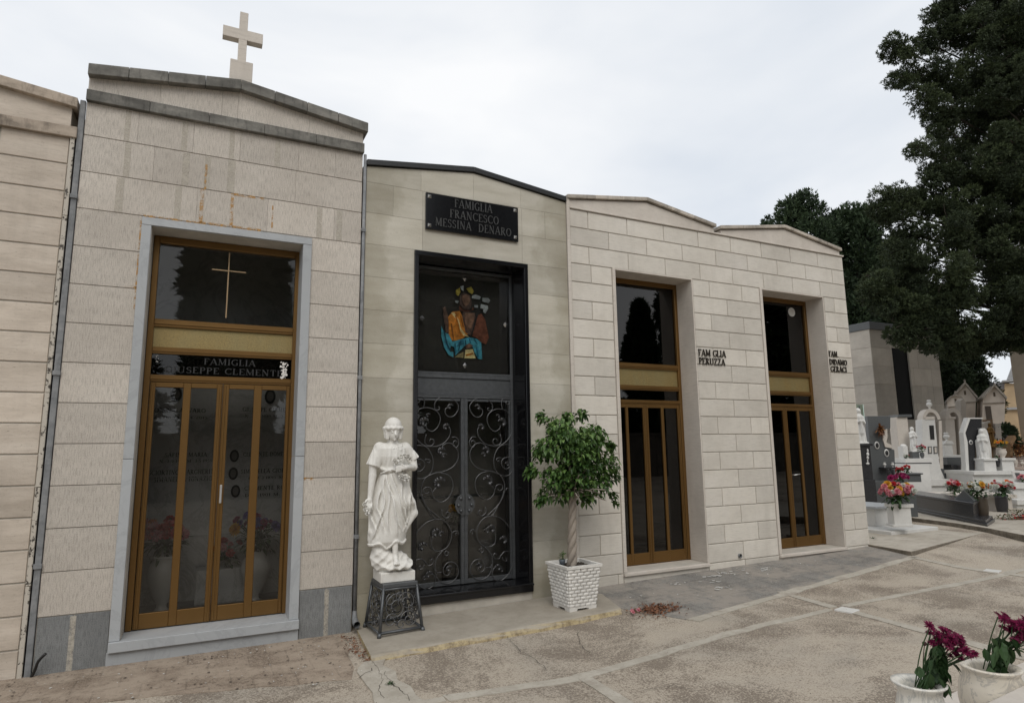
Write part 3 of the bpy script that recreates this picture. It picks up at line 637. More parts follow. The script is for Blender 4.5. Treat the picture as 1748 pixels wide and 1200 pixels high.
# wall tablets, vases and flowers inside the vault
def flower_ball(mb, c, r, n=14, rings=3, tilt=None):
    """a round bloom built from rings of petals"""
    ax = Vector(tilt or (random.gauss(0,.35), -1+random.gauss(0,.2), random.uniform(.2, 1))).normalized(); q = ax.to_track_quat('Z', 'X').to_matrix()
    for k in range(rings):
        rr = r*(1-.25*k); lift = r*(.10+.32*k); m = max(5, n-3*k)
        for i in range(m):
            th = 2*math.pi*(i+.5*(k % 2))/m+random.uniform(-.1, .1); a = Vector((math.cos(th), math.sin(th), 0)); b = Vector((-math.sin(th), math.cos(th), 0)); w = rr*2.2/m*1.25
            P = [a*rr*.12-b*w*.3, a*rr*.12+b*w*.3, a*rr*.7+b*w*.8+Vector((0,0,lift)), a*rr+Vector((0,0,lift*.8)), a*rr*.7-b*w*.8+Vector((0,0,lift))]
            mb.add([Vector(c)+q@p for p in P], [(0,1,2,3,4)], random.uniform(-1, 1))
def leaf(mb, p, d, L_, w, tint=None, droop=.25):
    d = Vector(d).normalized(); s_ = d.cross(Vector((0,0,1))); s_ = s_.normalized() if s_.length > 1e-3 else Vector((1,0,0)); n = s_.cross(d); p = Vector(p)
    q = [p, p+d*L_*.35+s_*w+n*w*.35, p+d*L_*.4, p+d*L_*.35-s_*w+n*w*.35, p+d*L_*.72+s_*w*.75+n*w*.1-Vector((0,0,droop*L_*.3)), p+d*L_*.75-Vector((0,0,droop*L_*.35)), p+d*L_*.72-s_*w*.75+n*w*.1-Vector((0,0,droop*L_*.3)), p+d*L_-Vector((0,0,droop*L_))]
    mb.add(q, [(0,2,1),(0,3,2),(1,2,5,4),(2,3,6,5),(4,5,7),(5,6,7)], random.uniform(-1, 1) if tint is None else tint)
def bouquet(name, label, loc, r, blooms, nleaf=40, fl=.05, group=None, spread=(1,1,.7), stem_h=None, lw=.02):
    """blooms: list of (colour key, count); parts: one mesh per bloom colour, the leaves"""
    t = thing(name, label, 'bouquet', loc, group); loc = Vector(loc); lf = MB(); h = stem_h or r*.9
    for i in range(int(nleaf*2.2)):
        d = Vector((random.gauss(0, 1), random.gauss(0, 1), random.gauss(.3, .7))).normalized(); p = loc+Vector((0,0,h*random.uniform(.35,1)))+Vector((d.x*spread[0], d.y*spread[1], d.z*spread[2]))*r*random.uniform(.1, .8)
        leaf(lf, p, d, random.uniform(.8, 1.4)*fl*1.3, lw)
    for key, cnt in blooms:
        for i in range(int(cnt*1.6)):
            fb = MB()
            d = Vector((random.gauss(0, 1), random.gauss(-.2, .9), random.uniform(.0, 1.3))).normalized(); p = loc+Vector((0,0,h))+Vector((d.x*spread[0], d.y*spread[1], d.z*spread[2]))*r*random.uniform(.5, 1.05)
            flower_ball(fb, p, fl*random.uniform(.55, 1.25), tilt=tuple(d+Vector((-.3,-.6,.2)))); lf.tube([loc, loc+Vector((0,0,h*.5)), p], .004, 4)
            obj('bloom', fb, M[key], t)
    obj('foliage', lf, M['stem'], t); return t
VY = 1.55
iv = MB(); iv.box(-1.07, 1.4, VY, VY+.05, .2, 5.1); 
for zz in (.95, 1.62, 2.35, 3.1): iv.box(-1.07, 1.4, VY-.008, VY, zz-.006, zz+.006, -1)
obj('vault_front', iv, M['innermarble'], T1)
grv = MB(); grv.box(-1.07, 1.4, .36, VY, .2, .225); obj('vault_floor', grv, M['innerfloor'], T1)
def tab(txt, px, py, wpx, hpx, mb, d=.004):
    a = aty(px, py, VY); b = aty(px+wpx, py, VY); k = aty(px, py-hpx, VY); text(mb, txt, a[0], a[2], k[2]-a[2], VY, d, width=b[0]-a[0])
pt_ = plain('portrait_tone', (.16,.15,.14), .5)
it = MB()
for q in [('ANTONINA ALVARO',238,703,113,7),('N. 3 2 1918 M. 3 4 2015',236,714,118,5),('SAFINA MARIA',281,780,72,7),('N. 7-9-1912 M. 3-5-1959',272,790,90,5),('SCIORTINO MARGHERITA',253,811,118,8),('SIMANELLA IGNAZIO',262,823,100,8),
          ('GIUSEPPE CLEMENTE',414,702,90,7),('N. 8 5 1919 M. 3 2 91',418,713,84,5),('CLEMENTE DOMENICO',415,779,88,7),('SIMANELLA GIORGIO',411,808,90,7),('D. 9-3-1895 M. 5',424,818,70,5),('CLEMENTE ROSA',417,837,80,7),('D. 2 1901 M. 52',418,848,74,5)]: tab(*q, it)
obj('tablet_lettering', it, M['ink'], T1)
for px, py, r_ in [(301,673,.075),(461,677,.08),(400,778,.065),(398,808,.065),(402,838,.065)]:
    p = aty(px, py, VY); ov = MB(); V = [(p[0]+r_*.8*math.cos(a_*.3142), p[2]+r_*1.15*math.sin(a_*.3142)) for a_ in range(20)]; ov.prism([v for v in V], VY-.02, VY)
    of = obj('portrait_frame', ov, M['ink'], T1); V = [(p[0]+r_*.5*math.cos(a_*.3142), p[2]+r_*.78*math.sin(a_*.3142)) for a_ in range(20)]; obj('portrait', MB().prism(V, VY-.024, VY-.019), pt_, of)
def vase(name, label, loc, h, r, mat, prof=None, cat='vase', group=None, n=28):
    prof = prof or [(.45,0),(.5,.04),(.3,.1),(.32,.16),(.7,.34),(.98,.6),(1,.7),(.85,.84),(.72,.9),(.86,.97),(.88,1),(.74,1),(.62,.93),(.6,.8),(.01,.75)]
    t = MB(); t.lathe((0,0,0), [(a*r, b*h) for a, b in prof], n); o = make(name, t.V, t.F, mat, None, t.T, t.S, local=True); o.location = loc; return tag(o, label, cat, group)
for px, py, wp, hp, nm, bl in [(277,1012,28,64,'left',[('redp',7),('pinkp',7),('orangep',1)]),(435,995,26,56,'right',[('violetp',5),('purplep',8),('yellowp',1)])]:
    dpt = 1.05; p = aty(px, py, dpt); top = aty(px, py-hp, dpt)[2]; z0_ = .225
    vase('marble_vase', 'white marble vase on the floor inside the tallest tomb, %s side' % nm, (p[0], dpt, z0_), top-z0_, .16, M['whitemarble'], group='vases inside the tallest tomb')
    bouquet('bouquet', ('red and pink' if nm == 'left' else 'violet and purple')+' flowers in the vase behind the bronze door glass', (p[0], dpt, top-.03), .28, bl, 70, .07)
p = aty(385, 945, 1.35); bouquet('bouquet', 'small low pink posy at the centre behind the bronze door glass', (p[0], 1.35, .6), .2, [('pinkp',4),('redp',4)], 40, .05)
cb = MB(); cb.box(p[0]-.3, p[0]+.3, 1.2, 1.5, .225, .6, c=.01); tag(obj('altar_block', cb, M['innermarble']), 'low marble block on the vault floor under the small pink posy', 'altar')
# left neighbour (mostly outside the frame)
T0x = -2.79
T0 = thing('mausoleum', 'pink travertine tomb cut off by the left edge of the photo', 'mausoleum', (-2.6, 0, .03))
wb = MB(); wall_body(wb, -4.1, -1.262, 4.95, [(-3.45, -1.9, .2, 4.0)], depth=2.8); obj('structure_wall', wb, M['body'], T0)
pm = MB(); z = -.01; rows = []
for i in range(18):
    z_0 = .267-.275+.27504*i; z_1 = z_0+.27504
    if z_0 > 4.93: break
    z_1 = min(z_1, 4.94)
    if z_1 < 4.1: rows += [(z_0, z_1, [-4.1, -3.46]), (z_0, z_1, [-1.88, -1.30])]
    else: rows += [(z_0, z_1, [-4.1, -3.2 + .3*(i%2), -2.4+.3*(i%2), -1.84, -1.30])]
panels(pm, rows, gap=.014, d=.012, cham=.004); obj('stone_cladding', pm, M['b0'], T0)
st = MB()
for i in range(6): st.box(-1.298, -1.262, -.02, .3, -.05+i*.84, -.055+(i+1)*.84, random.uniform(-1,1), c=.003)
s = N('pitted_travertine_edge'); h = s.noise(26, 4, .7, (1,1,.8)); hm = s.ramp(h, (.56, 0), (.6, 1)); c = s.mix(hm, (.46,.42,.36), (.06,.05,.04)); M['pit'] = s.bsdf(c, .8, s.bump(s.math('MULTIPLY', hm, -1.0), .004))
obj('edge_strip', st, M['pit'], T0)
ty = MB(); ty.prism([(-4.09,5.0),(-1.31,5.0),(-1.31,5.24),(-2.68,5.43),(-4.09,5.24)], .0, 2.8); obj('gable_wall', ty, M['b0'], T0)
c = MB(); gable(c, -4.1, -1.262, 5.333, 5.525, 5.333, .1, -.06, 2.9, seg=2); obj('coping', c, M['cop0'], T0, bevel=.006)
c = MB(); c.box(-4.1, -1.248, -.04, .3, 4.932, 5.042); obj('cornice', c, M['cop0'], T0, bevel=.006)
su = MB(); su.box(-3.45, -3.36, -.02, .3, .2, 4.0); su.box(-1.99, -1.88, -.02, .3, .2, 4.0) ; su.box(-3.45, -1.88, -.022, .3, 4.001, 4.1); obj('door_surround', su, M['b3s'], T0)
bronze_door(T0, -3.36, -1.99, .2, 4.0, .31, dict(fw=.055, rails=[(3.0,3.08),(2.53,2.6)], transom=(3.08,3.93), gold=(2.8,3.0), name=(2.6,2.8), leaftop=2.52, panebot=.4,
    leaves=[(-3.305,-2.675,[(-3.25,-3.0),(-2.93,-2.72)]),(-2.675,-2.045,[(-2.63,-2.4),(-2.33,-2.1)])]))
# downpipes in the gaps
def downpipe(x, z0, z1, label, r=.021, elbow=False, y=-.002):
    t = thing('downpipe', label, 'downpipe', (x, y, z0), 'grey downpipes between the tombs'); m = MB()
    if elbow: 
        m.tube([(x, y, z1), (x, y, z0+.16)], r, 10); m.tube([(x, y, z0+.17), (x+.0, y-.005, z0+.10), (x, y-.06, z0+.06), (x, y-.13, z0+.055)], [r*1.05, r*1.5, r*1.9, r*1.9], 14, caps=False)
        m.tube([(x, y-.13, z0+.055), (x, y-.05, z0+.056)], [r*1.7, r*1.6], 14, caps=False, tint=-2)
    else: m.box(x-r, x+r, y-.015, y+.03, z0, z1, c=.004)
    obj('pipe', m, M['pipe'], t); b = MB()
    for k in range(3): b.tube([(x-r-.006, y-.004, z0+.9+1.7*k), (x-r-.006, y-.004, z0+.94+1.7*k)], .006, 6); b.box(x-r*1.25, x+r*1.25, y-r*1.3, y+.012, z0+.9+1.7*k, z0+.94+1.7*k)
    obj('bracket', b, M['pipe'], t)
downpipe(-1.2255, .03, 5.34, 'flat grey downpipe between the pink travertine tomb and the tallest tomb', r=.0235)
downpipe(1.541, .09, 5.33, 'round grey downpipe with open elbow beside the statue', r=.018, elbow=True, y=-.012)
hs = MB(); p0 = aty(52, 1154, -.03); p1 = aty(78, 1115, -.10)
hs.tube(crom([(p0[0], -.02, .03), (p0[0]+.03, -.05, .10), (p1[0]-.05, -.08, p1[2]-.06), (p1[0], -.10, p1[2])], 4), .012, 8)
tag(obj('black_hose', hs, M['ink']), 'short black hose sticking up at the foot of the left downpipe', 'hose')
# ------------------------------------------------------------------ middle tomb: black granite portal, wrought iron gate
x0, x1 = 1.566, 4.262; GX = 2.908; GYp = .36
T2 = thing('mausoleum', 'greenish travertine tomb with black granite portal and wrought iron gate', 'mausoleum', (2.915, 0, .1))
wb = MB(); wall_body(wb, x0, x1, 5.05, [(2.17, 3.635, .25, 4.235)], depth=2.8, y=.006); obj('structure_wall', wb, M['body'], T2)
zs = [-.08, .03, .415, .80, 1.186, 1.571, 1.956, 2.341, 2.718, 3.107, 3.492, 3.877, 4.262, 4.640, 5.011]; rows = []
for i in range(len(zs)-1):
    a, b = zs[i], zs[i+1]
    if b < 4.25: rows += [(a, b, [x0, 2.152]), (a, b, [3.655, x1])]
    elif a < 4.26 and b > 4.25 and i == 11: rows += [(a, 4.262, [x0, 2.152]), (a, 4.262, [3.655, x1])]
    elif i == 12: rows += [(a, b, [x0, 2.25, 3.59, x1])]
    else: rows += [(a, b, [x0, 1.885, 2.25, 3.59, 3.935, x1])]
pm = MB(); panels(pm, rows, gap=.0025, d=.008, cham=.0008, var=1)
f2 = lambda x: 5.20+.165*(1-abs(x-2.914)/1.348)
for u, v in ((x0, 2.227), (2.227, 2.914), (2.914, 3.58), (3.58, x1)): pm.prism([(u+.001, 5.0125), (v-.001, 5.0125), (v-.001, f2(v)), (u+.001, f2(u))], 0, .3, random.uniform(-1, 1))
obj('stone_cladding', pm, M['b2'], T2)
c = MB(); gable(c, x0-.003, x1+.002, 5.278, 5.443, 5.278, .07, -.03, 2.9); obj('roof_edge', c, M['roofedge'], T2, bevel=.006)
c = MB(); c.prism([(x0, 5.05), (x1, 5.05), (x1, 5.19), (2.914, 5.35), (x0, 5.19)], .31, 2.8); obj('gable_fill', c, M['body'], T2)
su = MB(); a, b = 2.152, 3.655
su.box(a, a+.05, -.03, .34, .325, 4.20, 0, c=.004); su.box(b-.05, b, -.03, .34, .325, 4.20, 0, c=.004); su.box(a, b, -.031, .34, 4.20, 4.255, 0, c=.004); su.box(a, b, -.035, .40, .232, .322, 0, c=.006)
su.box(a-.002, b+.002, -.047, -.031, .305, .33, 0, c=.005); obj('portal_frame', su, M['black'], T2)
rv = MB(); rv.box(a+.051, a+.058, .0, .34, .325, 4.195); rv.box(b-.058, b-.051, .0, .34, .325, 4.195); obj('reveal_lining', rv, M['black'], T2)
gt = thing  # (gate parts below)
G0, G1, GB, GT = 2.212, 3.60, .325, 4.19
fr = MB()
for q in ((G0, G0+.035, GB, GT), (G1-.035, G1, GB, GT), (G0+.035, G1-.035, GT-.035, GT), (G0+.035, G1-.035, 2.785, 2.86), (G0+.035, G1-.035, 2.54, 2.59), (G0+.035, G1-.035, 2.59, 2.785)):
    pan = q[2] == 2.59; fr.box(q[0], q[1], GYp-.01 if pan else GYp-.025, GYp+.03 if not pan else GYp+.01, q[2], q[3], -.4 if pan else 0, c=.004)
for k in range(60): 
    for zz in (2.845, 2.578): fr.ball((G0+.05+k*(G1-G0-.1)/59, GYp-.026, zz), .007, 4)
for k in range(150): fr.ball((G1-.017, GYp-.026, GB+.03+k*.0257), .0075, 4); fr.ball((G0+.017, GYp-.026, GB+.03+k*.0257), .0075, 4) if k % 2 else None
gframe = obj('gate_frame', fr, M['iron'], T2)
# upper light: glass with a coloured figure panel
obj('upper_glass', MB().box(G0+.03, G1-.03, GYp-.004, GYp+.002, 2.855, GT-.03), M['clearglass'], gframe)
def ppoly(pts, sx=6.3143, ox=690, oy=450, Y=.40): return [(aty(ox+x/sx, oy+y/sx, Y)[0], aty(ox+x/sx, oy+y/sx, Y)[2]) for x, y in pts]
obj('picture_backing', MB().box(G0+.03, G1-.03, .43, .445, 2.855, GT-.03), M['dark'], gframe)
fig = {(.62,.24,.03): [[(520,520),(600,510),(625,560),(640,640),(690,760),(640,800),(560,830),(520,830),(480,760),(490,650),(470,580)],[(480,600),(500,600),(540,700),(560,820),(520,810),(480,740)]],
 (.85,.62,.3): [[(505,530),(540,525),(590,610),(610,690),(660,760),(700,790),(640,775),(590,700),(560,600)],[(660,930),(740,920),(770,1020),(650,1020)],[(545,1010),(580,980),(640,950),(640,1015)]],
 (.10,.50,.66): [[(400,670),(430,740),(480,760),(520,840),(500,900),(490,950),(530,950),(530,1010),(480,985),(430,900),(400,780)],[(520,840),(640,810),(700,795),(780,810),(830,850),(840,1030),(800,1025),(760,960),(740,900),(660,880),(600,940),(550,990),(540,900),(500,880)]],
 (.05,.28,.42): [[(600,830),(640,820),(650,870),(560,900)],[(770,900),(800,900),(810,1020),(790,1020)],[(430,800),(455,800),(480,900),(465,920)]],
 (.30,.17,.11): [[(625,350),(660,335),(695,350),(705,400),(690,440),(660,460),(635,440),(620,395)],[(655,535),(740,540),(750,600),(715,700),(680,720),(650,640)],[(420,490),(440,475),(462,550),(470,700),(455,735),(440,620)],[(672,885),(705,868),(730,885),(712,905),(680,908)]],
 (.16,.10,.08): [[(600,340),(640,315),(700,330),(725,400),(720,470),(690,500),(640,490),(600,440)],[(640,520),(760,530),(770,620),(720,780),(660,740),(640,640),(625,560)],[(415,480),(440,460),(470,560),(480,740),(450,745),(430,620)],[(660,880),(700,860),(740,885),(720,915),(670,920)]],
 (.26,.09,.05): [[(780,560),(830,540),(870,600),(910,800),(880,870),(830,850),(780,800),(730,780),(750,700)],[(590,450),(640,500),(720,510),(740,470),(750,500),(690,520),(590,510)]],
 (.55,.45,.06): [[(555,290),(600,260),(605,310),(580,350),(555,330)],[(670,270),(720,250),(750,300),(730,330),(690,310)]],
 (.45,.17,.02): [[(545,560),(560,560),(590,660),(610,760),(640,790),(610,790),(580,700)],[(500,640),(515,650),(530,760),(535,820),(520,800)],[(600,560),(612,570),(640,680),(632,700)],[(660,980),(740,960),(745,975),(665,1000)]],
 (.02,.16,.26): [[(420,720),(430,720),(465,860),(500,940),(490,945),(450,870)],[(540,860),(550,858),(560,960),(548,975)],[(600,840),(610,838),(590,930),(575,945)],[(690,805),(700,803),(720,860),(708,862)],[(745,810),(752,812),(790,870),(780,872)],[(770,905),(778,900),(800,1000),(792,1015)],[(650,825),(658,823),(668,870),(655,880)]],
 (.60,.66,.70): [[(600,250),(635,240),(635,300),(612,280)],[(730,350),(765,335),(820,360),(810,390),(725,375)],[(835,372),(900,375),(922,400),(905,430),(838,410)],[(545,400),(585,405),(570,435),(548,420)],[(750,450),(790,450),(788,480),(755,475)],[(822,440),(895,455),(900,490),(870,540),(845,525),(850,490),(815,485)]],
 (.02,.02,.02): [[(845,300),(860,290),(790,560),(725,790),(712,785),(780,520)]]}
yk = 0
for ci, (colr, polys) in enumerate(sorted(fig.items(), key=lambda kv: kv[0] == (.30,.17,.11))):
    pmb = MB()
    for P in polys: yk += 1; pmb.prism(ppoly(P), .405-.0006*yk, .407-.0006*yk, random.uniform(-1, 1))
    obj('coloured_glass', pmb, plain('coloured_glass_%d' % ci, colr, .3, var=.5, sc=18, k=.45), gframe)
st = MB()
for px, py in ((192,588),(655,165),(1090,660),(655,1098)):
    (u, v), = ppoly([(px, py)], Y=.355); st.add([(u-.032, GYp-.006, v), (u, GYp-.006, v-.038), (u+.032, GYp-.006, v), (u, GYp-.006, v+.038), (u, GYp-.03, v)], [(0,1,4),(1,2,4),(2,3,4),(3,0,4)], random.uniform(-1,1))
obj('diamond_stud', st, plain('stud_metal', (.42,.42,.42), .25, .8), gframe)
# the two leaves
MXC = (2.887+2.97)/2-.012   # meeting line
def P5(x, y): return aty(680+x/5, 640+y/5, GYp-.02)
def P57(x, y): return aty(690+x/5.714, 830+y/5.714, GYp-.02)
scr = []
def S(pts, r=.0058, f=P5): scr.append(([f(x, y) for x, y in pts], r))
S([(670,285),(712,290),(718,330),(690,358),(650,352),(617,310),(610,260),(650,212),(700,194),(760,203),(800,250),(800,298),(785,306),(766,300),(762,285),(775,280)])
S([(870,430),(862,460),(820,480),(775,440),(757,370),(788,315),(850,290),(920,305),(965,370),(977,450),(950,530),(890,590),(820,605),(750,590),(695,540),(674,480),(687,445)])
S([(868,505),(880,560),(862,592),(830,597),(808,577),(812,550),(835,545),(845,565)], .006)
S([(665,530),(630,530),(608,565),(612,600),(635,618),(655,590),(648,565),(630,560),(622,575)], .006)
S([(740,620),(740,600),(700,578),(650,595),(614,650),(616,720),(660,780),(730,812),(800,822),(865,850),(900,905),(908,970),(893,1040),(850,1110),(800,1160),(760,1200)])
S([(765,915),(810,960),(822,985),(812,1020),(780,1055),(740,1062),(690,1030),(658,960),(662,890),(700,842),(760,822)])
S([(930,765),(950,768),(945,790),(915,800),(885,770),(882,735),(905,708),(948,705),(980,740),(982,800),(948,850),(900,860),(850,838),(822,790),(815,720),(835,650),(870,607),(920,592),(950,602),(957,622),(940,630)])
S([(888,290),(880,250),(886,212),(920,195),(953,210),(950,245),(925,250),(917,234),(930,226)], .006)
S([(830,975),(835,945),(865,932),(890,945),(885,975),(860,985),(850,970)], .006); S([(915,985),(930,965),(960,975),(970,1000)], .005)
S([(860,730),(845,735),(838,715),(870,705),(880,715)], .005)
S([(845,430),(885,450),(893,510),(880,560),(830,588),(765,575),(722,520),(708,440),(735,360),(790,302),(860,280),(910,200),(950,120),(975,40)], f=P57)
S([(860,287),(930,303),(1000,362),(1052,450),(1078,560),(1082,650),(1062,760),(1010,862),(940,918),(880,902),(860,850),(873,800),(900,788)], f=P57)
S([(735,612),(745,640),(765,640),(772,612),(755,598),(745,612)], .006, P57)
S([(790,590),(840,645),(862,720),(852,810),(812,880),(742,912),(682,890),(645,832),(655,762),(700,715),(750,715),(785,760),(780,812),(745,832),(722,805),(725,790)], f=P57)
S([(905,672),(888,650),(872,668),(885,700),(925,704),(945,670),(985,632),(1040,640)], .006, P57); S([(955,690),(970,720),(995,728),(1000,705),(985,695)], .006, P57)
S([(640,462),(655,425),(690,425),(700,440)], .006, P57); S([(660,465),(672,450),(660,440)], .004, P57)
S([(795,205),(798,250),(762,287),(728,272),(728,240),(752,232),(760,255)], .006, P57); S([(800,790),(840,790),(855,760)], .005, P57)
def acanthus(mb, c, r, n=6, sgn=1):
    c = Vector(c)
    if r > .03:
        # a curled leaf: a fat crescent of lobes with a rolled tip
        a0 = 2.4 if sgn > 0 else .75
        for k in range(7):
            th = a0-sgn*k*.42; q = c+Vector((math.cos(th), -.12*math.sin(k), math.sin(th)))*r*.62; w = r*(.16,.24,.30,.32,.28,.22,.20)[k]
            mb.ball(tuple(q), w, 6, sq=(1.1,.6,.9))
        th = a0-sgn*7*.42; q = c+Vector((math.cos(th), -.3, math.sin(th)))*r*.35; mb.ball(tuple(q), r*.27, 6)
        for k in range(3):
            th = a0-sgn*(.4+k*.8); d = Vector((math.cos(th), -.4, math.sin(th))); leaf(mb, c+d*r*.5, d, r*.62, r*.2, 0, .1)
        return
    for k in range(n):
        th = k*2*math.pi/n+.5*sgn; d = Vector((math.cos(th), -.35, math.sin(th))); leaf(mb, c, d, r*random.uniform(.8, 1.3), r*.36, 0, .15)
    mb.ball(c, r*.36, 5, sq=(1,.8,1))
acs = [(P5(672,280),.055),(P5(880,415),.085),(P5(850,355),.04),(P5(705,450),.06),(P5(745,650),.07),(P5(725,685),.045),(P5(760,915),.1),(P5(925,765),.045),
       (P57(845,425),.075),(P57(800,440),.05),(P57(728,780),.055),(P57(910,800),.06),(P57(945,822),.04),(P57(962,535),.075)]
for sgn in (1, -1):
    F_ = (lambda p: p) if sgn == 1 else (lambda p: np.array([2*MXC-p[0], p[1], p[2]]))
    lf = MB(); xa, xb = (MXC, G1-.037) if sgn == 1 else (G0+.037, MXC)
    xin = MXC+sgn*.045
    lf.box(min(MXC, xin)+.0015, max(MXC, xin)-.0005, GYp-.03, GYp+.02, GB+.005, 2.535, c=.004)
    xo = xb if sgn == 1 else xa; lf.box(min(xo, xo-sgn*.025), max(xo, xo-sgn*.025), GYp-.015, GYp+.02, GB+.005, 2.535, c=.003)
    lf.box(xa+.046 if sgn == 1 else xa+.026, xb-.026 if sgn == 1 else xb-.046, GYp-.015, GYp+.02, 2.505, 2.534, c=.003)
    lf.box(xa+.046 if sgn == 1 else xa+.026, xb-.026 if sgn == 1 else xb-.046, GYp-.015, GYp+.02, GB+.005, GB+.055, c=.003)
    for k in range(85): lf.ball((MXC+sgn*.02, GYp-.031, GB+.03+k*.0258), .0065, 4)
    leafo = obj('gate_leaf', lf, M['iron'], T2)
    sm_ = MB()
    for pts, r in scr: sm_.tube(crom([F_(p) for p in pts], 5), r, 6)
    obj('scrollwork', sm_, M['ironlt'], leafo)
    am = MB()
    for c_, r in acs: acanthus(am, tuple(F_(c_)), r, sgn=sgn)
    obj('iron_leaves', am, M['ironlt'], leafo)
    bo = MB(); bc = P57(612, 172); V = []
    for k in range(33):
        th = math.pi*k/32*1.0 - math.pi/2; rr = .118*(1+.06*abs(math.sin(6*th))); V.append((MXC+sgn*(.004+rr*math.cos(th)), bc[2]+rr*1.05*math.sin(th)))
    bo.prism(V if sgn == 1 else V[::-1], GYp-.045, GYp-.033)
    for th in (-.9, -.1, .85): bo.ball((MXC+sgn*.085*math.cos(th), GYp-.05, bc[2]+.095*math.sin(th)), .02, 6)
    obj('lock_plate', bo, M['iron'], leafo)
    obj('door_glass', MB().box(xa+(.04 if sgn == 1 else .02), xb-(.02 if sgn == 1 else .04), GYp+.022, GYp+.028, GB+.03, 2.52), M['glass'], leafo)
    br = MB(); br.box(xa+.04, xb-.03, GYp+.03, GYp+.05, 1.335, 1.365); br.box(xo-sgn*.06, xo-sgn*.045, GYp+.03, GYp+.05, GB+.05, 2.5) if sgn == 1 else br.box(xo+.045, xo+.06, GYp+.03, GYp+.05, GB+.05, 2.5); obj('inner_bar', br, M['iron'], leafo)
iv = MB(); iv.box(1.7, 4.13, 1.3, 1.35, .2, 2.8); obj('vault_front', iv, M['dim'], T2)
bouquet('bouquet', 'faint yellow flowers just visible behind the wrought iron gate', (3.05, 1.0, .95), .16, [('yellowp', 5)], 14, .05)
tag(obj('flower_stand', MB().box(2.9, 3.2, .9, 1.1, .2, .96, c=.01), M['dark']), 'dark stand holding the yellow flowers behind the iron gate', 'stand')
# plaque
PQ = thing('name_plaque', 'black granite plaque reading FAMIGLIA FRANCESCO MESSINA DENARO above the iron gate', 'plaque', (2.9, -.02, 4.53))
obj('slab', MB().box(2.278, 3.522, -.035, -.008, 4.533, 4.993, c=.004), M['black'], PQ)
def pq(x, y): p = aty(680+x/3.75, 260+y/3.75, -.035); return p
tm = MB()
def line(txt, a, b, h):  # a,b = pixel baseline ends in the enlarged crop
    A, B = pq(*a), pq(*b); text(tm, txt, A[0], (A[2]+B[2])/2, h, -.035, .006, width=B[0]-A[0])
line('FAMIGLIA', (360,353), (600,392), .105); line('FRANCESCO', (330,420), (642,465), .105); line('MESSINA  DENARO', (236,472), (722,540), .105)
obj('lettering', tm, M['plaqueletter'], PQ)
for x, y in ((200,283),(748,373),(200,467),(750,545)):
    p = pq(x, y); b = MB(); b.add([(p[0]-.022,-.035,p[2]-.022),(p[0]+.022,-.035,p[2]-.022),(p[0]+.022,-.035,p[2]+.022),(p[0]-.022,-.035,p[2]+.022),(p[0],-.06,p[2])], [(0,1,4),(1,2,4),(2,3,4),(3,0,4)], .0)
    obj('stud', b, MATS.setdefault('stud', plain('plaque_stud', (.3,.29,.27), .3, .8)), PQ)
# ------------------------------------------------------------------ double tomb of cream blocks
x0, x1 = 4.319, 9.835
T3 = thing('mausoleum', 'long cream block tomb with two recessed bronze doors and twin gables', 'mausoleum', (7.08, 0, .2))
OP = [(5.03, 6.40, .315, 4.351), (7.83, 9.235, .315, 4.351)]
wb = MB(); wall_body(wb, x0, x1, 5.13, OP, depth=3.0); wb.box(7.0, 7.14, .312, 2.88, .2, 5.0); obj('structure_wall', wb, M['body'], T3)
H_ = .25374; zb = [.304+H_*i for i in range(20)]; rows = []; L1 = .655
offs = lambda i: .0 if i % 2 else .327
for i in range(-1, 19):
    a = zb[i] if i >= 0 else -.02; b = zb[i+1] if i >= 0 else zb[0]; odd = (18-i) % 2   # i=18 top row
    if b > 5.1: b = 5.125
    def spl(xa, xb, ph, n=8):
        v = [xa]+[q for q in [ph+L1*k for k in range(-2, 12)] if xa+.06 < q < xb-.06]+[xb]; return v
    ph = 4.614 if odd == 0 else 4.947
    if a > 4.36: rows.append((a, b, spl(x0, x1, ph)))
    elif i < 0: rows += [(a, b, [x0, 4.9, OP[0][0]-.045]), (a, b, [OP[0][0]-.045, OP[0][1]+.02]), (a, b, [OP[0][1]+.02, 7.1, OP[1][0]-.045]), (a, b, [OP[1][0]-.045, OP[1][1]+.03]), (a, b, [OP[1][1]+.03, x1])]
    else:
        lp = [x0, 4.64, OP[0][0]-.05] if odd == 1 else [x0, OP[0][0]-.05]
        ml, mr = OP[0][1]+.02, OP[1][0]-.05
        mp_ = [ml, 7.082, mr] if odd == 0 else [ml, 6.744, 7.40, mr]
        rp_ = [OP[1][1]+.03, x1] if odd == 0 else [OP[1][1]+.03, 9.52, x1]
        rows += [(a, b, lp), (a, b, mp_), (a, b, rp_)]
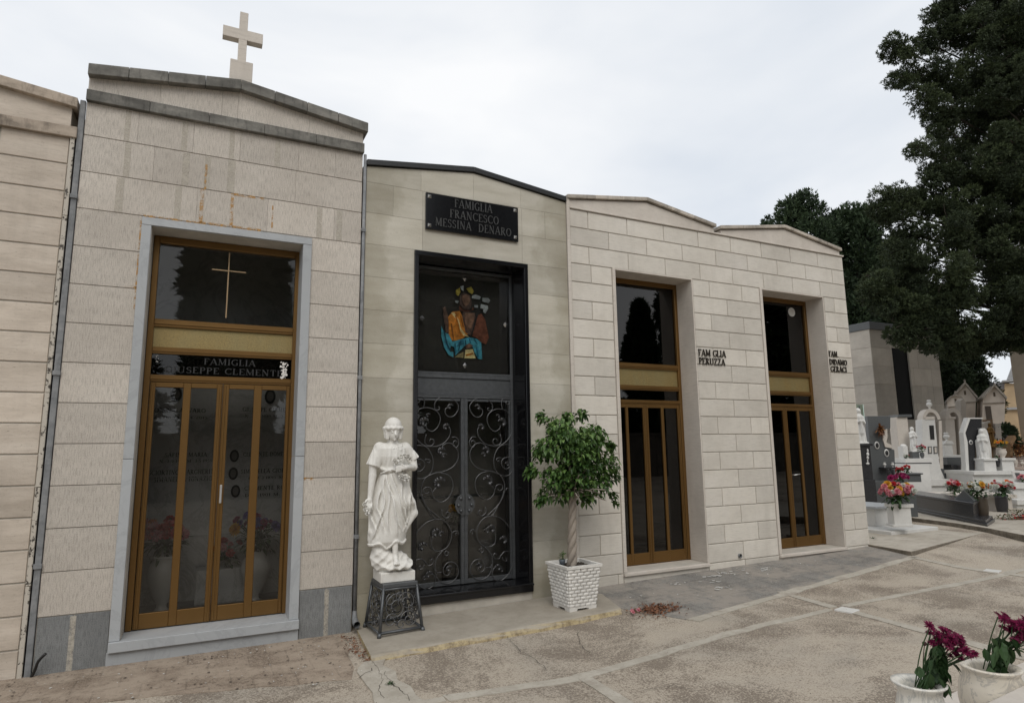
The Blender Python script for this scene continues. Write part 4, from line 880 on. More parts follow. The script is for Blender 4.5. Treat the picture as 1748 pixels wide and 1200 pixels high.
# the course that spans above the door heads
pm = MB(); panels(pm, [r for r in rows if r[0] > 4.36 or r[1] < 4.4], gap=.011, d=.013, cham=.005); obj('stone_cladding', pm, M['b3'], T3)
er = MB(); panels(er, [(zb[i], zb[i+1], [0.0, .6, 1.3, 2.0, 2.7] if i % 2 else [.0, .3, 1.0, 1.7, 2.4, 2.7]) for i in range(19)], gap=.011, d=.013, cham=.005)
er.xform(Matrix(((0,-1,0,x1+.014),(1,0,0,.012),(0,0,1,0),(0,0,0,1)))); obj('side_cladding', er, M['b3'], T3)
sp = MB(); sp.box(4.268, 4.316, -.018, .2, .0, 5.28, c=.003); obj('edge_strip', sp, M['b3s'], T3)
for (ga, gb, gl, gm, gr) in ((4.275, 6.935, 5.25, 5.425, 5.225), (7.02, 9.80, 5.215, 5.425, 5.215)):
    xm = 5.631 if ga < 5 else 8.45
    c = MB(); c.prism([(ga+.03, 5.13), (gb-.03, 5.13), (gb-.03, gr), (xm, gm), (ga+.03, gl)], .0, 2.9); obj('gable_wall', c, M['b3s'], T3)
    c = MB(); gable(c, ga, gb, gl+.06, gm+.07, gr+.06, .052, -.04, 3.0, xm=xm, seg=3); obj('coping', c, M['cop3'], T3, bevel=.005)
c = MB(); c.box(4.319, 9.85, -.022, .4, 5.127, 5.152, c=.004); obj('cornice', c, M['b3s'], T3)
for k, (a, b, zl, zt) in enumerate(OP):
    su = MB(); su.box(a-.047, a+.002, -.012, .36, .318, zt+.02, .3, c=.004); su.box(b-.004, b+.018, -.004, .36, .318, zt-.004, -.3, c=.002); su.box(a+.002, b+.018, -.002, .36, zt-.004, zt+.02, .0, c=.002); obj('door_surround', su, M['b3s'], T3)
    sl = MB(); sl.box(a-.05, b+.02, -.035, .42, .272, .313, 0, c=.004); obj('sill', sl, M['b3s'], T3)
    xa, xb = a+.005, b-.005; mid = (xa+xb)/2; yd = .36
    R = dict(fw=.05, rails=[(3.03,3.11),(2.72,2.79),(2.52,2.58)], transom=(3.11,zt-.075), gold=(2.79,3.03), name=(2.58,2.72), leaftop=2.52, panebot=.47, glass=M['darkglass'],
        leaves=[(xa+.05, mid, [(xa+.095, xa+.33), (xa+.375, mid-.045)]), (mid, xb-.05, [(mid+.045, mid+.285), (mid+.33, xb-.095)])])
    f_, l_ = bronze_door(T3, xa, xb, .317, zt, yd, R)
    if k == 1:
        v = MB(); p = aty(1351, 533, yd); v.lathe((0,0,0), [(.075,0),(.078,.012),(.062,.02),(.06,.014),(.0001,.014)], 24); v.xform(Matrix.Translation((p[0], yd+.004, p[2])) @ Matrix.Rotation(math.pi/2, 4, 'X'))
        for q in range(-4, 5): hw = math.sqrt(max(0, .058**2-(q*.013)**2)); v.box(p[0]-hw, p[0]+hw, yd-.020, yd-.014, p[2]+q*.013-.003, p[2]+q*.013+.003)
        obj('round_vent', v, M['whitepaint'], f_)
        hk = MB(); hk.tube([(mid+.05, yd-.02, 1.44), (mid+.05, yd-.07, 1.44), (mid+.17, yd-.07, 1.45)], .009, 6); obj('handle', hk, M['silver'], l_[1])
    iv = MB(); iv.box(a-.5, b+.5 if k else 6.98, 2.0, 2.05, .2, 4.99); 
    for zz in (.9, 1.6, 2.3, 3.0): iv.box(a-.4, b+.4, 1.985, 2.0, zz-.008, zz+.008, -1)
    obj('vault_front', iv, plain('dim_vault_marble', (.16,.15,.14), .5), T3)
bouquet('bouquet', 'dim red flowers standing inside the left door of the cream block tomb', (5.6, 1.5, 1.3), .16, [('redp', 6)], 20, .05)
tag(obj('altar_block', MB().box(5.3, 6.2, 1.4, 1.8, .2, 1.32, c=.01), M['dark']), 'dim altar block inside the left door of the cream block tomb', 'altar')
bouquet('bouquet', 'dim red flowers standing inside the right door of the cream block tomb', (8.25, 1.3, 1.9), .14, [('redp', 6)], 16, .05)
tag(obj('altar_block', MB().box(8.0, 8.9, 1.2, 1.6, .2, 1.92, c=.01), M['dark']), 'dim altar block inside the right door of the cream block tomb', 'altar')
for txt, px0, px1, py in (('FAM GLIA', 1192.5, 1239, 607), ('PERUZZA', 1193.5, 1238, 621.5), ('FAM.', 1415.5, 1431, 608.2), ('DIDAMO', 1416.5, 1446, 622), ('GERACI', 1418.5, 1445.5, 634.2)):
    p = aty(px0, py, -.01); q = aty(px1, py+.5, -.01); tm = MB(); tot = q[0]-p[0]
    text(tm, txt, p[0], p[2], .098 if px0 < 1300 else .092, -.004, .012, width=tot, gap=.08 if ' ' not in txt else .05); obj('lettering', tm, M['letter'], T3)
wp = MB(); p = aty(1262, 948, 0); wp.tube([(p[0], .01, p[2]), (p[0], -.03, p[2])], .028, 12, caps=False); wp.tube([(p[0], .0, p[2]), (p[0], -.005, p[2])], .022, 12, tint=-3); obj('drain_pipe', wp, M['pipe'], T3)
# ------------------------------------------------------------------ concrete plinth in front of the gate
pl = MB(); n = 16; V = []; P = [(1.56, .0, 1.47, -1.06), (4.55, -.0, 4.25, -.96)]
prof = [(0, 0), (.96, 0), (.985, -.012), (1, -.04), (1.005, -.2)]
for i in range(n+1):
    u = i/n; A = np.array([P[0][0]+(P[1][0]-P[0][0])*u, 0]); B = np.array([P[0][2]+(P[1][2]-P[0][2])*u, P[0][3]+(P[1][3]-P[0][3])*u]); zt = .092+.068*u
    for k, (f_, dz) in enumerate(prof):
        q = A+(B-A)*f_; jit = random.gauss(0, .006) if k >= 1 else 0
        if k == 4: q = q+np.array([0, -.03])
        V.append((q[0], q[1]+jit, zt+dz+(random.gauss(0,.003) if k in (2,3) else 0)))
m_ = len(prof); F = [(i*m_+k, i*m_+k+1, (i+1)*m_+k+1, (i+1)*m_+k) for i in range(n) for k in range(m_-1)]+[tuple(range(m_))[::-1], tuple(n*m_+k for k in range(m_))]
pl.add(V, F, 0, False); struct(obj('concrete_plinth', pl, M['plinth']))
# ------------------------------------------------------------------ wrought iron stand
ST = thing('statue_stand', 'dark wrought iron stand with scrolled sides under the white statue', 'stand', (1.88, -.28, .10))
def P_(u, v, z): # u,v in -1..1 footprint, tapering
    k = (z-.10)/.47; hx = .225+(.172-.225)*k; hy = .235+(.185-.235)*k; c, s_ = math.cos(.06), math.sin(.06); X_, Y_ = u*hx, v*hy
    return (1.885+c*X_-s_*Y_, -.285+s_*X_+c*Y_, z)
fr = MB()
for u, v in ((-1,-1),(1,-1),(1,1),(-1,1)):
    fr.tube([P_(u, v, .10), P_(u, v, .55)], .017, 4); fr.tube([P_(u*1.03, v*1.03, .094), P_(u, v, .135)], .022, 6)
for z in (.135, .53):
    for a, b in (((-1,-1),(1,-1)),((1,-1),(1,1)),((1,1),(-1,1)),((-1,1),(-1,-1))): fr.tube([P_(*a, z), P_(*b, z)], .016, 4)
obj('frame', fr, M['iron'], ST)
tp = MB(); V = [P_(u*1.07, v*1.07, z) for z in (.545, .585) for u, v in ((-1,-1),(1,-1),(1,1),(-1,1))]; tp.add(V, [(0,1,5,4),(1,2,6,5),(2,3,7,6),(3,0,4,7),(4,5,6,7),(3,2,1,0)]); obj('top_plate', tp, M['iron'], ST, bevel=.006)
def spiral(c, r0, r1, a0, a1, n=26): return [(c[0]+(r0+(r1-r0)*i/n)*math.cos(math.radians(a0+(a1-a0)*i/n)), c[1]+(r0+(r1-r0)*i/n)*math.sin(math.radians(a0+(a1-a0)*i/n))) for i in range(n+1)]
for face in range(4):
    sc_ = MB()
    def M_(x, z):  # x -1..1 along the face, z world height
        return {0: P_(x, -1, z), 1: P_(1, x, z), 2: P_(-x, 1, z), 3: P_(-1, -x, z)}[face]
    for c, r0, r1, a0, a1 in (((-.25,.36),.13,.03,60,640),((.35,.40),.10,.03,200,-330),((-.5,.24),.07,.02,0,480),((.42,.23),.09,.02,180,-360),((-.05,.45),.05,.02,0,500),((.0,.19),.05,.015,0,420),((-.55,.43),.06,.02,90,480)):
        pts = spiral((0,0), r0, r1, a0, a1); sc_.tube([M_(c[0]+px_/.2, c[1]+pz_) for px_, pz_ in pts], .006, 5)
    for lx, lz in ((-.3,.2),(.45,.2),(.1,.38),(-.5,.33),(.5,.33)):
        acanthus(sc_, M_(lx, lz), .035, 4)
    obj('scroll_panel', sc_, M['ironlt'], ST)
# ------------------------------------------------------------------ sculpted figures from a distance field
def surface_nets(f, lo, hi, h):
    ax = [np.arange(lo[i], hi[i]+h, h) for i in range(3)]; X, Y, Z = np.meshgrid(*ax, indexing='ij'); D = f(X, Y, Z); n = D.shape
    S_ = D < 0; c = np.zeros([m-1 for m in n], int)
    for i in (0,1):
        for j in (0,1):
            for k in (0,1): c += S_[i:n[0]-1+i, j:n[1]-1+j, k:n[2]-1+k]
    act = (c > 0) & (c < 8); ids = -np.ones(act.shape, int); I = np.argwhere(act); ids[act] = np.arange(len(I))
    P = np.zeros((len(I), 3)); W_ = np.zeros(len(I)); corners = [(i, j, k) for i in (0,1) for j in (0,1) for k in (0,1)]
    for a in corners:
        for b in corners:
            if sum(b)-sum(a) == 1 and all(y >= x for x, y in zip(a, b)):
                da = D[I[:,0]+a[0], I[:,1]+a[1], I[:,2]+a[2]]; db = D[I[:,0]+b[0], I[:,1]+b[1], I[:,2]+b[2]]; m = (da < 0) != (db < 0)
                t = np.where(m, da/(da-db+1e-12), 0)[:,None]; P += m[:,None]*(np.array(a)+t*(np.array(b)-np.array(a))); W_ += m
    P = (P/W_[:,None]+I)*h+np.array([a[0] for a in ax]); F = []
    for d in range(3):
        e = [0,0,0]; e[d] = 1; A = S_[:n[0]-e[0], :n[1]-e[1], :n[2]-e[2]]; B = S_[e[0]:, e[1]:, e[2]:]; E = np.argwhere(A != B); o1, o2 = [(1,2),(2,0),(0,1)][d]
        E = E[(E[:,o1] > 0) & (E[:,o2] > 0) & (E[:,o1] < n[o1]-1) & (E[:,o2] < n[o2]-1)]
        def q(a, b):
            G_ = E.copy(); G_[:,o1] -= a; G_[:,o2] -= b; return ids[G_[:,0], G_[:,1], G_[:,2]]
        Q = np.stack([q(1,1), q(0,1), q(0,0), q(1,0)], 1); fl = A[E[:,0],E[:,1],E[:,2]]; Q[~fl] = Q[~fl][:, ::-1]; F.append(Q)
    F = np.concatenate(F); F = F[(F >= 0).all(1)]; return P, F
smin = lambda a, b, k: np.minimum(a, b) - np.maximum(k-np.abs(a-b), 0)**2/(4*k)
def cap(X, Y, Z, a, b, ra, rb):
    a, b = np.array(a, float), np.array(b, float); d = b-a; t = np.clip(((X-a[0])*d[0]+(Y-a[1])*d[1]+(Z-a[2])*d[2])/(d@d), 0, 1)
    return np.sqrt((X-a[0]-t*d[0])**2+(Y-a[1]-t*d[1])**2+(Z-a[2]-t*d[2])**2)-(ra+(rb-ra)*t)
def ell(X, Y, Z, c, r):
    k = np.sqrt(((X-c[0])/r[0])**2+((Y-c[1])/r[1])**2+((Z-c[2])/r[2])**2); return (k-1)*min(r)
# statue frame: u (x), v (y, minus = towards the viewer), w (z up from the foot of the marble block). K converts enlarged-crop pixels.
def K(cx, cy): return ((cx/3+600-668)*.0059, (890-cy)*.001967)
def girl(X, Y, Z):
    g = lambda cx, cy, v=0.0: (K(cx, cy)[0], v, K(cx, cy)[1])
    # dress: half widths by height, with hanging folds
    hs_ = [K(0, y)[1] for y in (790, 715, 690, 650, 600, 540, 500, 440, 380, 330, 300, 250, 205, 185, 172)]
    lx = [K(x, 0)[0] for x in (120, 96, 84, 82, 84, 88, 92, 108, 128, 143, 140, 120, 118, 150, 190)]
    rx = [K(x, 0)[0] for x in (270, 272, 276, 284, 290, 300, 330, 312, 300, 290, 295, 290, 285, 262, 232)]
    dv = [.06, .12, .145, .15, .15, .145, .14, .13, .12, .105, .11, .12, .11, .085, .05]
    o = np.argsort(hs_); hs2 = np.array(hs_)[o]; L_ = np.interp(Z, hs2, np.array(lx)[o]); R_ = np.interp(Z, hs2, np.array(rx)[o]); dd = np.interp(Z, hs2, np.array(dv)[o])
    cu = (L_+R_)/2; hw = (R_-L_)/2; cv = np.interp(Z, [.2,.9,1.3], [.0,.0,.01])
    kx, ky = (X-cu)/hw, (Y-cv)/dd; rr = np.sqrt(kx**2+ky**2); D = (rr-1)*np.minimum(hw, dd)
    fold = np.zeros_like(X); skirt = np.clip((K(0,330)[1]-Z)/.12, 0, 1)
    lines = [[(165,335),(175,430),(215,560),(240,640)],[(190,335),(215,450),(262,600),(272,650)],[(235,370),(240,440),(262,560)],[(285,345),(300,440),(318,540)],[(150,340),(150,470),(120,600),(105,660)],
             [(135,420),(112,520),(150,640)],[(205,480),(200,560),(225,660)],[(300,440),(288,560),(262,640)],[(180,400),(165,520),(172,640)],[(325,500),(300,580),(290,620)],[(255,470),(268,540),(280,600)],[(90,560),(100,620),(92,680)]]
    for ln in lines:
        zz = np.array([K(0, y)[1] for x, y in ln])[::-1]; xx = np.array([K(x, 0)[0] for x, y in ln])[::-1]; u = np.interp(Z, zz, xx); m = np.clip((Z-zz[0]+.02)/.09, 0, 1)*np.clip((zz[-1]+.03-Z)/.09, 0, 1); u = u+.010*np.sin(Z*17+xx[0]*90); fold += m*(.022*np.exp(-((X-u)/.013)**2) - .017*np.exp(-((X-u-.019)/.010)**2))
    th = np.arctan2(ky, kx); fold += skirt*.008*np.sin(9*th+6*Z)*(ky > -.2)
    D = D-fold*(ky < .4)*np.clip(1.3-rr*.3, 0, 1)
    bod = np.clip((Z-K(0,330)[1])/.05, 0, 1)
    for x_, y0_, y1_, a_ in ((170,230,320,.007),(205,215,320,.006),(250,300,320,.006),(150,240,325,.006)):
        u = K(x_+(0), 0)[0]+(Z-K(0,y1_)[1])*.12; D -= bod*a_*np.exp(-((X-u)/.010)**2)*(Y < .02)
    D = np.where(Z < K(0,715)[1]-.0, D+.06*np.clip((K(0,705)[1]-Z)/.02, 0, 1.0)*1.0, D)
    # belt cord pinches the waist; neckline
    bz_ = K(0,330)[1]+.05*(X-.1)**2+.02*np.sin(X*24); D += .016*np.exp(-((Z-bz_)/.009)**2); D -= .020*np.exp(-((Z-bz_-.030)/.020)**2)*(1+.35*np.sin(X*95))
    # wavy hem with a rolled edge
    hem = K(0,703)[1]+.022*np.sin(X*38+1)+.02*np.sin(X*17); D = smin(D, np.maximum(np.abs(Z-hem)-.012, np.abs(rr-1.02)*np.minimum(hw, dd)-.014), .01)
    D = np.maximum(D, hem-.02-Z)
    D = np.maximum(D, Z-K(0,168)[1])
    # swag on the right and bunch on the left
    D = smin(D, cap(X,Y,Z, g(318,500,-.02), g(325,555,-.01), .03, .045), .03); D = smin(D, cap(X,Y,Z, g(325,555,-.01), g(275,640,-.05), .045, .02), .03)
    D = smin(D, cap(X,Y,Z, g(95,640,-.04), g(150,712,-.08), .03, .018), .02); D = smin(D, cap(X,Y,Z, g(300,430,0), g(320,520,-.02), .02, .03), .03)
    # knee pushing through the cloth
    D = smin(D, cap(X,Y,Z, g(215,480,-.075), g(215,640,-.085), .055, .04), .05)
    # shoulders, sleeves
    D = smin(D, cap(X,Y,Z, g(145,203), g(272,203), .052, .052), .04)
    def sleeve(a, b, ra, rb_):
        a_, b_ = np.array(a), np.array(b); d_ = (b_-a_)/np.linalg.norm(b_-a_); w = cap(X, Y, Z, a, b, ra, rb_); th_ = np.arctan2(Y-b_[1], X-b_[0])
        return np.maximum(w-.004*np.sin(7*th_), (X-b_[0])*d_[0]+(Y-b_[1])*d_[1]+(Z-b_[2])*d_[2])
    D = smin(D, sleeve(g(132,202), g(100,300,-.01), .056, .074), .03); D = smin(D, sleeve(g(280,204), g(324,272,-.01), .054, .070), .03)
    # arms
    D = smin(D, cap(X,Y,Z, g(100,270,-.01), g(97,350,-.02), .045, .038), .003); D = smin(D, cap(X,Y,Z, g(97,350,-.02), g(82,455,-.05), .040, .026), .012)
    D = smin(D, cap(X,Y,Z, g(318,250,-.01), g(318,308,-.05), .043, .040), .003); D = smin(D, cap(X,Y,Z, g(318,308,-.05), g(255,308,-.16), .040, .027), .012)
    # hands: palm + four fingers + thumb each
    D = smin(D, ell(X,Y,Z, g(78,475,-.06), (.028,.022,.036)), .01)
    for i, (fx, fl_) in enumerate(((60,522),(68,530),(77,532),(87,524))): D = smin(D, cap(X,Y,Z, g(66+i*8,488,-.065), g(fx,fl_-18,-.085), .0105, .009), .006); D = smin(D, cap(X,Y,Z, g(fx,fl_-18,-.085), g(fx+4,fl_,-.075), .009, .008), .004)
    D = smin(D, cap(X,Y,Z, g(62,472,-.07), g(50,490,-.085), .011, .009), .006)
    D = smin(D, ell(X,Y,Z, g(240,310,-.172), (.040,.020,.028)), .01)
    for i in range(4): D = smin(D, cap(X,Y,Z, g(228,300+i*8,-.178), g(203,303+i*9,-.172), .010, .0085), .005)
    D = smin(D, cap(X,Y,Z, g(245,300,-.18), g(228,288,-.185), .011, .009), .005)
    for q0, q1 in (((165,190),(205,222)),((250,188),(208,222)),((175,205),(225,228)),((205,225),(240,215))): D = smin(D, cap(X,Y,Z, g(*q0,-.07), g(*q1,-.092), .006, .008), .012)
    # neck, head, face (looking down)
    D = smin(D, cap(X,Y,Z, g(207,190,.0), g(205,148,-.01), .055, .046), .03)
    hd_ = ell(X,Y,Z, g(205,104,-.03), (.074,.092,.098)); hd_ = smin(hd_, ell(X,Y,Z, g(204,140,-.068), (.040,.046,.044)), .035)
    for s_ in (-1, 1):
        hd_ = np.maximum(hd_, -ell(X,Y,Z, g(204+s_*16,118,-.128), (.017,.008,.010))+0) ; hd_ = smin(hd_, ell(X,Y,Z, g(204+s_*16,119,-.112), (.014,.010,.008)), .004); hd_ = smin(hd_, cap(X,Y,Z, g(204+s_*9,110,-.122), g(204+s_*26,111,-.108), .006, .005), .006)
    hd_ = smin(hd_, cap(X,Y,Z, g(204,116,-.120), g(204,134,-.138), .009, .014), .006); hd_ = smin(hd_, ell(X,Y,Z, g(204,146,-.117), (.017,.010,.0055)), .003); hd_ = smin(hd_, ell(X,Y,Z, g(204,151,-.114), (.013,.009,.005)), .002); hd_ = smin(hd_, ell(X,Y,Z, g(204,160,-.105), (.016,.016,.014)), .01)
    hair = ell(X,Y,Z, g(205,84,-.022), (.088,.105,.092)); hair = np.maximum(hair, -ell(X,Y,Z, g(204,146,-.15), (.056,.085,.092)))
    r_ = np.random.default_rng(3)
    for k in range(17):
        a_ = math.radians(-25+k*230/16); cx_, cv_ = .094*math.cos(a_+math.pi*0), -.02-.100*math.sin(a_); hair = smin(hair, ell(X,Y,Z, (g(205,0)[0]+cx_, cv_, K(0,96+4*(k % 2))[1]), (.020,.020,.020)), .006)
    for s_ in (-1, 1):
        for k in range(16): hair = smin(hair, ell(X,Y,Z, (g(205,0)[0]+s_*(.081-.002*(k//2)+.010*math.sin(k*2.1)), -.055+.035*(k % 3), K(0,102+k*3.4)[1]), (.021,.020,.016)), .004)
    hair = smin(hair, ell(X,Y,Z, g(205,122,.045), (.078,.05,.09)), .02)
    D = smin(D, np.minimum(hd_, hair), .006)
    # foot, ankle
    D = smin(D, cap(X,Y,Z, g(212,690,-.11), g(211,762,-.13), .034, .026), .01); D = smin(D, cap(X,Y,Z, g(211,765,-.13), g(208,790,-.195), .028, .022), .012)
    for i in range(5): D = smin(D, cap(X,Y,Z, g(197+i*6,789,-.195), g(194+i*7,797,-.228+.006*i), .0085, .008), .004)
    # rock and block
    rk = ell(X,Y,Z, g(205,800,.0), (.195,.15,.125)); rk = smin(rk, ell(X,Y,Z, g(150,760,.0), (.10,.12,.14)), .05); rk = smin(rk, ell(X,Y,Z, g(255,812,-.08), (.12,.13,.055)), .04); rk = smin(rk, ell(X,Y,Z, g(200,818,-.12), (.11,.09,.035)), .03)
    rk += .012*np.abs(np.sin(X*17+Z*26+1))*np.abs(np.sin(Y*21-Z*15))+.008*np.abs(np.sin(X*33-Z*37))-.006; rk = np.maximum(rk, .06-Z); D = smin(D, rk, .02)
    bx = np.maximum(np.maximum(np.abs(X-K(224,0)[0])-.180, np.abs(Y+.0)-.165), np.maximum(Z-.098, -Z)); return np.minimum(D, bx)
SX, SY, SZ = 1.845, -.27, .586
P, F = surface_nets(girl, (-.40,-.32,-.02), (.46,.24,1.72), .0075)
STT = thing('statue', 'white marble statue of a barefoot girl holding flowers, on the iron stand', 'statue', (SX, SY, SZ))
o = make('figure', P+np.array([SX, SY, SZ]), F, M['statue'], STT, None, True)
m_ = o.modifiers.new('smooth', 'CORRECTIVE_SMOOTH') if False else None
fl = MB(); rr_ = random.Random(5)
for cx_, cy_, v_ in [(195,268,-.15),(212,258,-.165),(232,250,-.17),(250,245,-.17),(270,248,-.16),(285,262,-.15),(222,272,-.175),(262,262,-.17),(205,282,-.15),(225,345,-.165),(240,350,-.175),(258,352,-.175),(272,362,-.165),(250,368,-.17),(266,372,-.155),(232,360,-.16),(62,512,-.09),(70,528,-.09),(56,520,-.07),(80,522,-.08),(50,492,-.09),(66,540,-.07)]:
    u, w = K(cx_, cy_); r_ = .021; c_ = (SX+u, SY+v_, SZ+w); fl.ball(c_, r_*.45, 5); flower_ball(fl, c_, r_*1.25, 9, tilt=(rr_.uniform(-.5,.4), -1, rr_.uniform(-.1,.7)))
    for k in range(3): leaf(fl, c_, (rr_.uniform(-1,1), -.4, rr_.uniform(-1,1)), .034, .010, 0)
obj('carved_flowers', fl, M['statue'], STT)
cd = MB()
cd.tube(crom([(SX+K(x,0)[0], SY+v, SZ+K(0,y)[1]) for x, y, v in ((138,338,-.04),(155,330,-.085),(185,318,-.108),(210,322,-.125),(240,332,-.125),(275,325,-.10),(296,312,-.05))], 5), .008, 6)
for k, (x, y, v) in enumerate(((190,200,-.085),(200,208,-.095),(215,205,-.095),(225,198,-.085))): cd.ball((SX+K(x,0)[0], SY+v, SZ+K(0,y)[1]), .011, 5)
obj('carved_cord', cd, M['statue'], STT)
# ------------------------------------------------------------------ basket-weave planter with ficus
PX, PY, PZ = 3.875, -.59, .138; ang = .02
PT = thing('planter', 'white square basket-weave planter at the right end of the concrete plinth', 'planter', (PX, PY, PZ))
pm = MB(); c_, s_ = math.cos(ang), math.sin(ang)
def pp(u, v, z, k=1.0): h = (.168+.055*(z/.49)**.9)*k; return (PX+c_*u*h-s_*v*h, PY+s_*u*h+c_*v*h, PZ+z)
rows_ = 11; HT = .455
for face in range(4):
    cs = [(-1,-1),(1,-1),(1,1),(-1,1)]; a, b = cs[face], cs[(face+1)%4]
    for r_ in range(rows_):
        z0_, z1_ = .05+r_*(HT-.05)/rows_, .05+(r_+1)*(HT-.05)/rows_; nn = 5; off = (r_ % 2)*.5
        e = [max(0, min(1, (i+off)/nn)) for i in range(-1, nn+1)]
        e = sorted(set(e))
        for i, (u0, u1) in enumerate(zip(e[:-1], e[1:])):
            if u1-u0 < .02: continue
            q = []
            for uu, bul in ((u0+.006, 0), (u0+(u1-u0)*.3, 1), (u0+(u1-u0)*.7, 1), (u1-.006, 0)):
                X_, Y_ = a[0]+(b[0]-a[0])*uu, a[1]+(b[1]-a[1])*uu
                for zz, bz in ((z0_+.002, .25), (z0_+(z1_-z0_)*.3, 1), (z0_+(z1_-z0_)*.7, 1), (z1_-.002, .25)): q.append(pp(X_, Y_, zz, 1.0+(.045 if bul else -.015)*bz))
            pm.add(q, [(j*4+k, (j+1)*4+k, (j+1)*4+k+1, j*4+k+1) for j in range(3) for k in range(3)], random.uniform(-.6, .6), True)
    q = [pp(a[0], a[1], .045, .96), pp(b[0], b[1], .045, .96), pp(b[0], b[1], HT+.0, .96), pp(a[0], a[1], HT, .96)]; pm.add(q, [(0,1,2,3)], -1)
    # rim
    q = [pp(a[0], a[1], HT, 1.0), pp(b[0], b[1], HT, 1.0), pp(b[0], b[1], HT+.005, 1.06), pp(a[0], a[1], HT+.005, 1.06), pp(b[0], b[1], HT+.035, 1.06), pp(a[0], a[1], HT+.035, 1.06), pp(b[0], b[1], HT+.035, .90), pp(a[0], a[1], HT+.035, .90), pp(b[0], b[1], HT-.03, .9), pp(a[0], a[1], HT-.03, .9)]
    pm.add(q, [(0,1,2,3),(3,2,4,5),(5,4,6,7),(7,6,8,9)], 0)
    # arched foot skirt
    q = []
    for uu, zt_ in ((0,0),(.26,0),(.30,.032),(.70,.032),(.74,0),(1,0)):
        X_, Y_ = a[0]+(b[0]-a[0])*uu, a[1]+(b[1]-a[1])*uu; q += [pp(X_, Y_, zt_, 1.02), pp(X_, Y_, .052, 1.02), pp(X_, Y_, zt_, .86)]
    pm.add(q, [(j*3, (j+1)*3, (j+1)*3+1, j*3+1) for j in range(5)]+[(j*3, j*3+2, (j+1)*3+2, (j+1)*3) for j in range(5)], 0)
pm.add([pp(-1,-1,.04,.9), pp(1,-1,.04,.9), pp(1,1,.04,.9), pp(-1,1,.04,.9)], [(0,1,2,3)])
obj('planter_body', pm, M['whitepaint'], PT)
so_ = MB(); g_ = 14; V = [pp(-1+2*i/g_, -1+2*j/g_, HT-.005+random.uniform(-.008,.008)+.02*(1-max(abs(-1+2*i/g_), abs(-1+2*j/g_))), .9) for j in range(g_+1) for i in range(g_+1)]
so_.add(V, [(j*(g_+1)+i, j*(g_+1)+i+1, (j+1)*(g_+1)+i+1, (j+1)*(g_+1)+i) for j in range(g_) for i in range(g_)]); obj('soil', so_, M['soil'], PT)
fc = aty(985, 775, PY); zb_ = PZ+HT
FT = thing('ficus_tree', 'small ficus with twisted trunk and dense green crown in the white planter', 'potted tree', (PX, PY, zb_))
tr = MB(); ztop = aty(988, 850, PY)[2]
for k in range(3):
    pts = []; 
    for i in range(40):
        u = i/39; th = 2*math.pi*(2.1*u+k/3); rr = .027*(1-.15*u)+.014*max(0, u-.8)*5*0; pts.append((PX-.02+.035*u+rr*math.cos(th), PY+rr*math.sin(th), zb_-.02+(ztop-zb_+.1)*u))
    tr.tube(pts, [.036-.012*(i/39) for i in range(40)], 10)
CRc = Vector((PX+.03, PY, fc[2]))
tips = []
for i in range(46):
    a_ = random.uniform(0, 6.283); el = random.uniform(-.35, 1.3); d = Vector((math.cos(a_)*math.cos(el), math.sin(a_)*math.cos(el), math.sin(el))); L_ = random.uniform(.28, .52); s0 = Vector((PX+.02, PY, ztop+.0)); mid = s0+d*L_*.4+Vector((0,0,.09)); e = s0+Vector((d.x*L_, d.y*L_, d.z*L_*1.05+.10)); tr.tube(crom([s0, mid, s0+(e-s0)*.8], 4), [.007]*8+[.003], 5); tips.append((s0, e, d))
obj('trunk', tr, M['barkpale'], FT)
lv = MB()
def ccl(cx, cy, n, r, dy=0.0):
    c = aty(cx, cy, PY+dy)
    for i in range(n):
        d = Vector((random.gauss(0,1), random.gauss(0,1), random.gauss(0,1))).normalized()*r*random.uniform(.2, 1)**.6; p = Vector(c)+d
        h_ = (p.x-CRc.x, p.y-CRc.y); hd_ = Vector((h_[0]+random.gauss(0,.4), h_[1]+random.gauss(0,.4), random.gauss(-.25,.4)))
        leaf(lv, p, hd_, random.uniform(.044,.074), random.uniform(.014,.023), max(-1, min(1, random.gauss(-.2+ (d.z/r)*.3, .5))), .35)
for (cx, cy, n, r) in [(985,770,420,.24),(960,740,190,.17),(1010,748,190,.17),(985,810,240,.2),(935,765,110,.15),(1030,790,130,.17),(945,815,100,.14),(1020,825,100,.14),(925,712,46,.07),(945,722,50,.08),(993,706,46,.06),(970,712,46,.08),(1040,758,34,.06),(1046,812,50,.09),(1044,845,26,.05),(1050,858,10,.03),(912,800,38,.08),(905,808,20,.05),(930,845,50,.08),(922,855,24,.05),(918,772,30,.07),(960,840,60,.1),(1000,848,60,.09)]:
    for dy in ((0,) if r < .12 else (-.1, .08)): ccl(cx, cy, int(n*1.6) if r < .12 else int(n*1.35), r*1.08, dy)
obj('crown', lv, M['ficus'], FT)
sp_ = Vector(pp(-.52, .25, HT)); q_ = MB(); q_.lathe(tuple(sp_), [(.026,0),(.036,.065),(.036,.07),(.031,.07),(.028,.05),(.0001,.05)], 16)
SPp = thing('small_pot', 'tiny grey plastic pot with a seedling sitting in the white planter', 'flowerpot', tuple(sp_)); obj('pot', q_, plain('grey_plastic', (.12,.14,.16), .45), SPp); q_ = MB()
for i in range(26): leaf(q_, sp_+Vector((random.gauss(0,.012), random.gauss(0,.012), .07+random.random()*.07)), (random.gauss(0,1), random.gauss(0,1), random.random()), .04, .012)
obj('seedling', q_, M['ficus'], SPp)
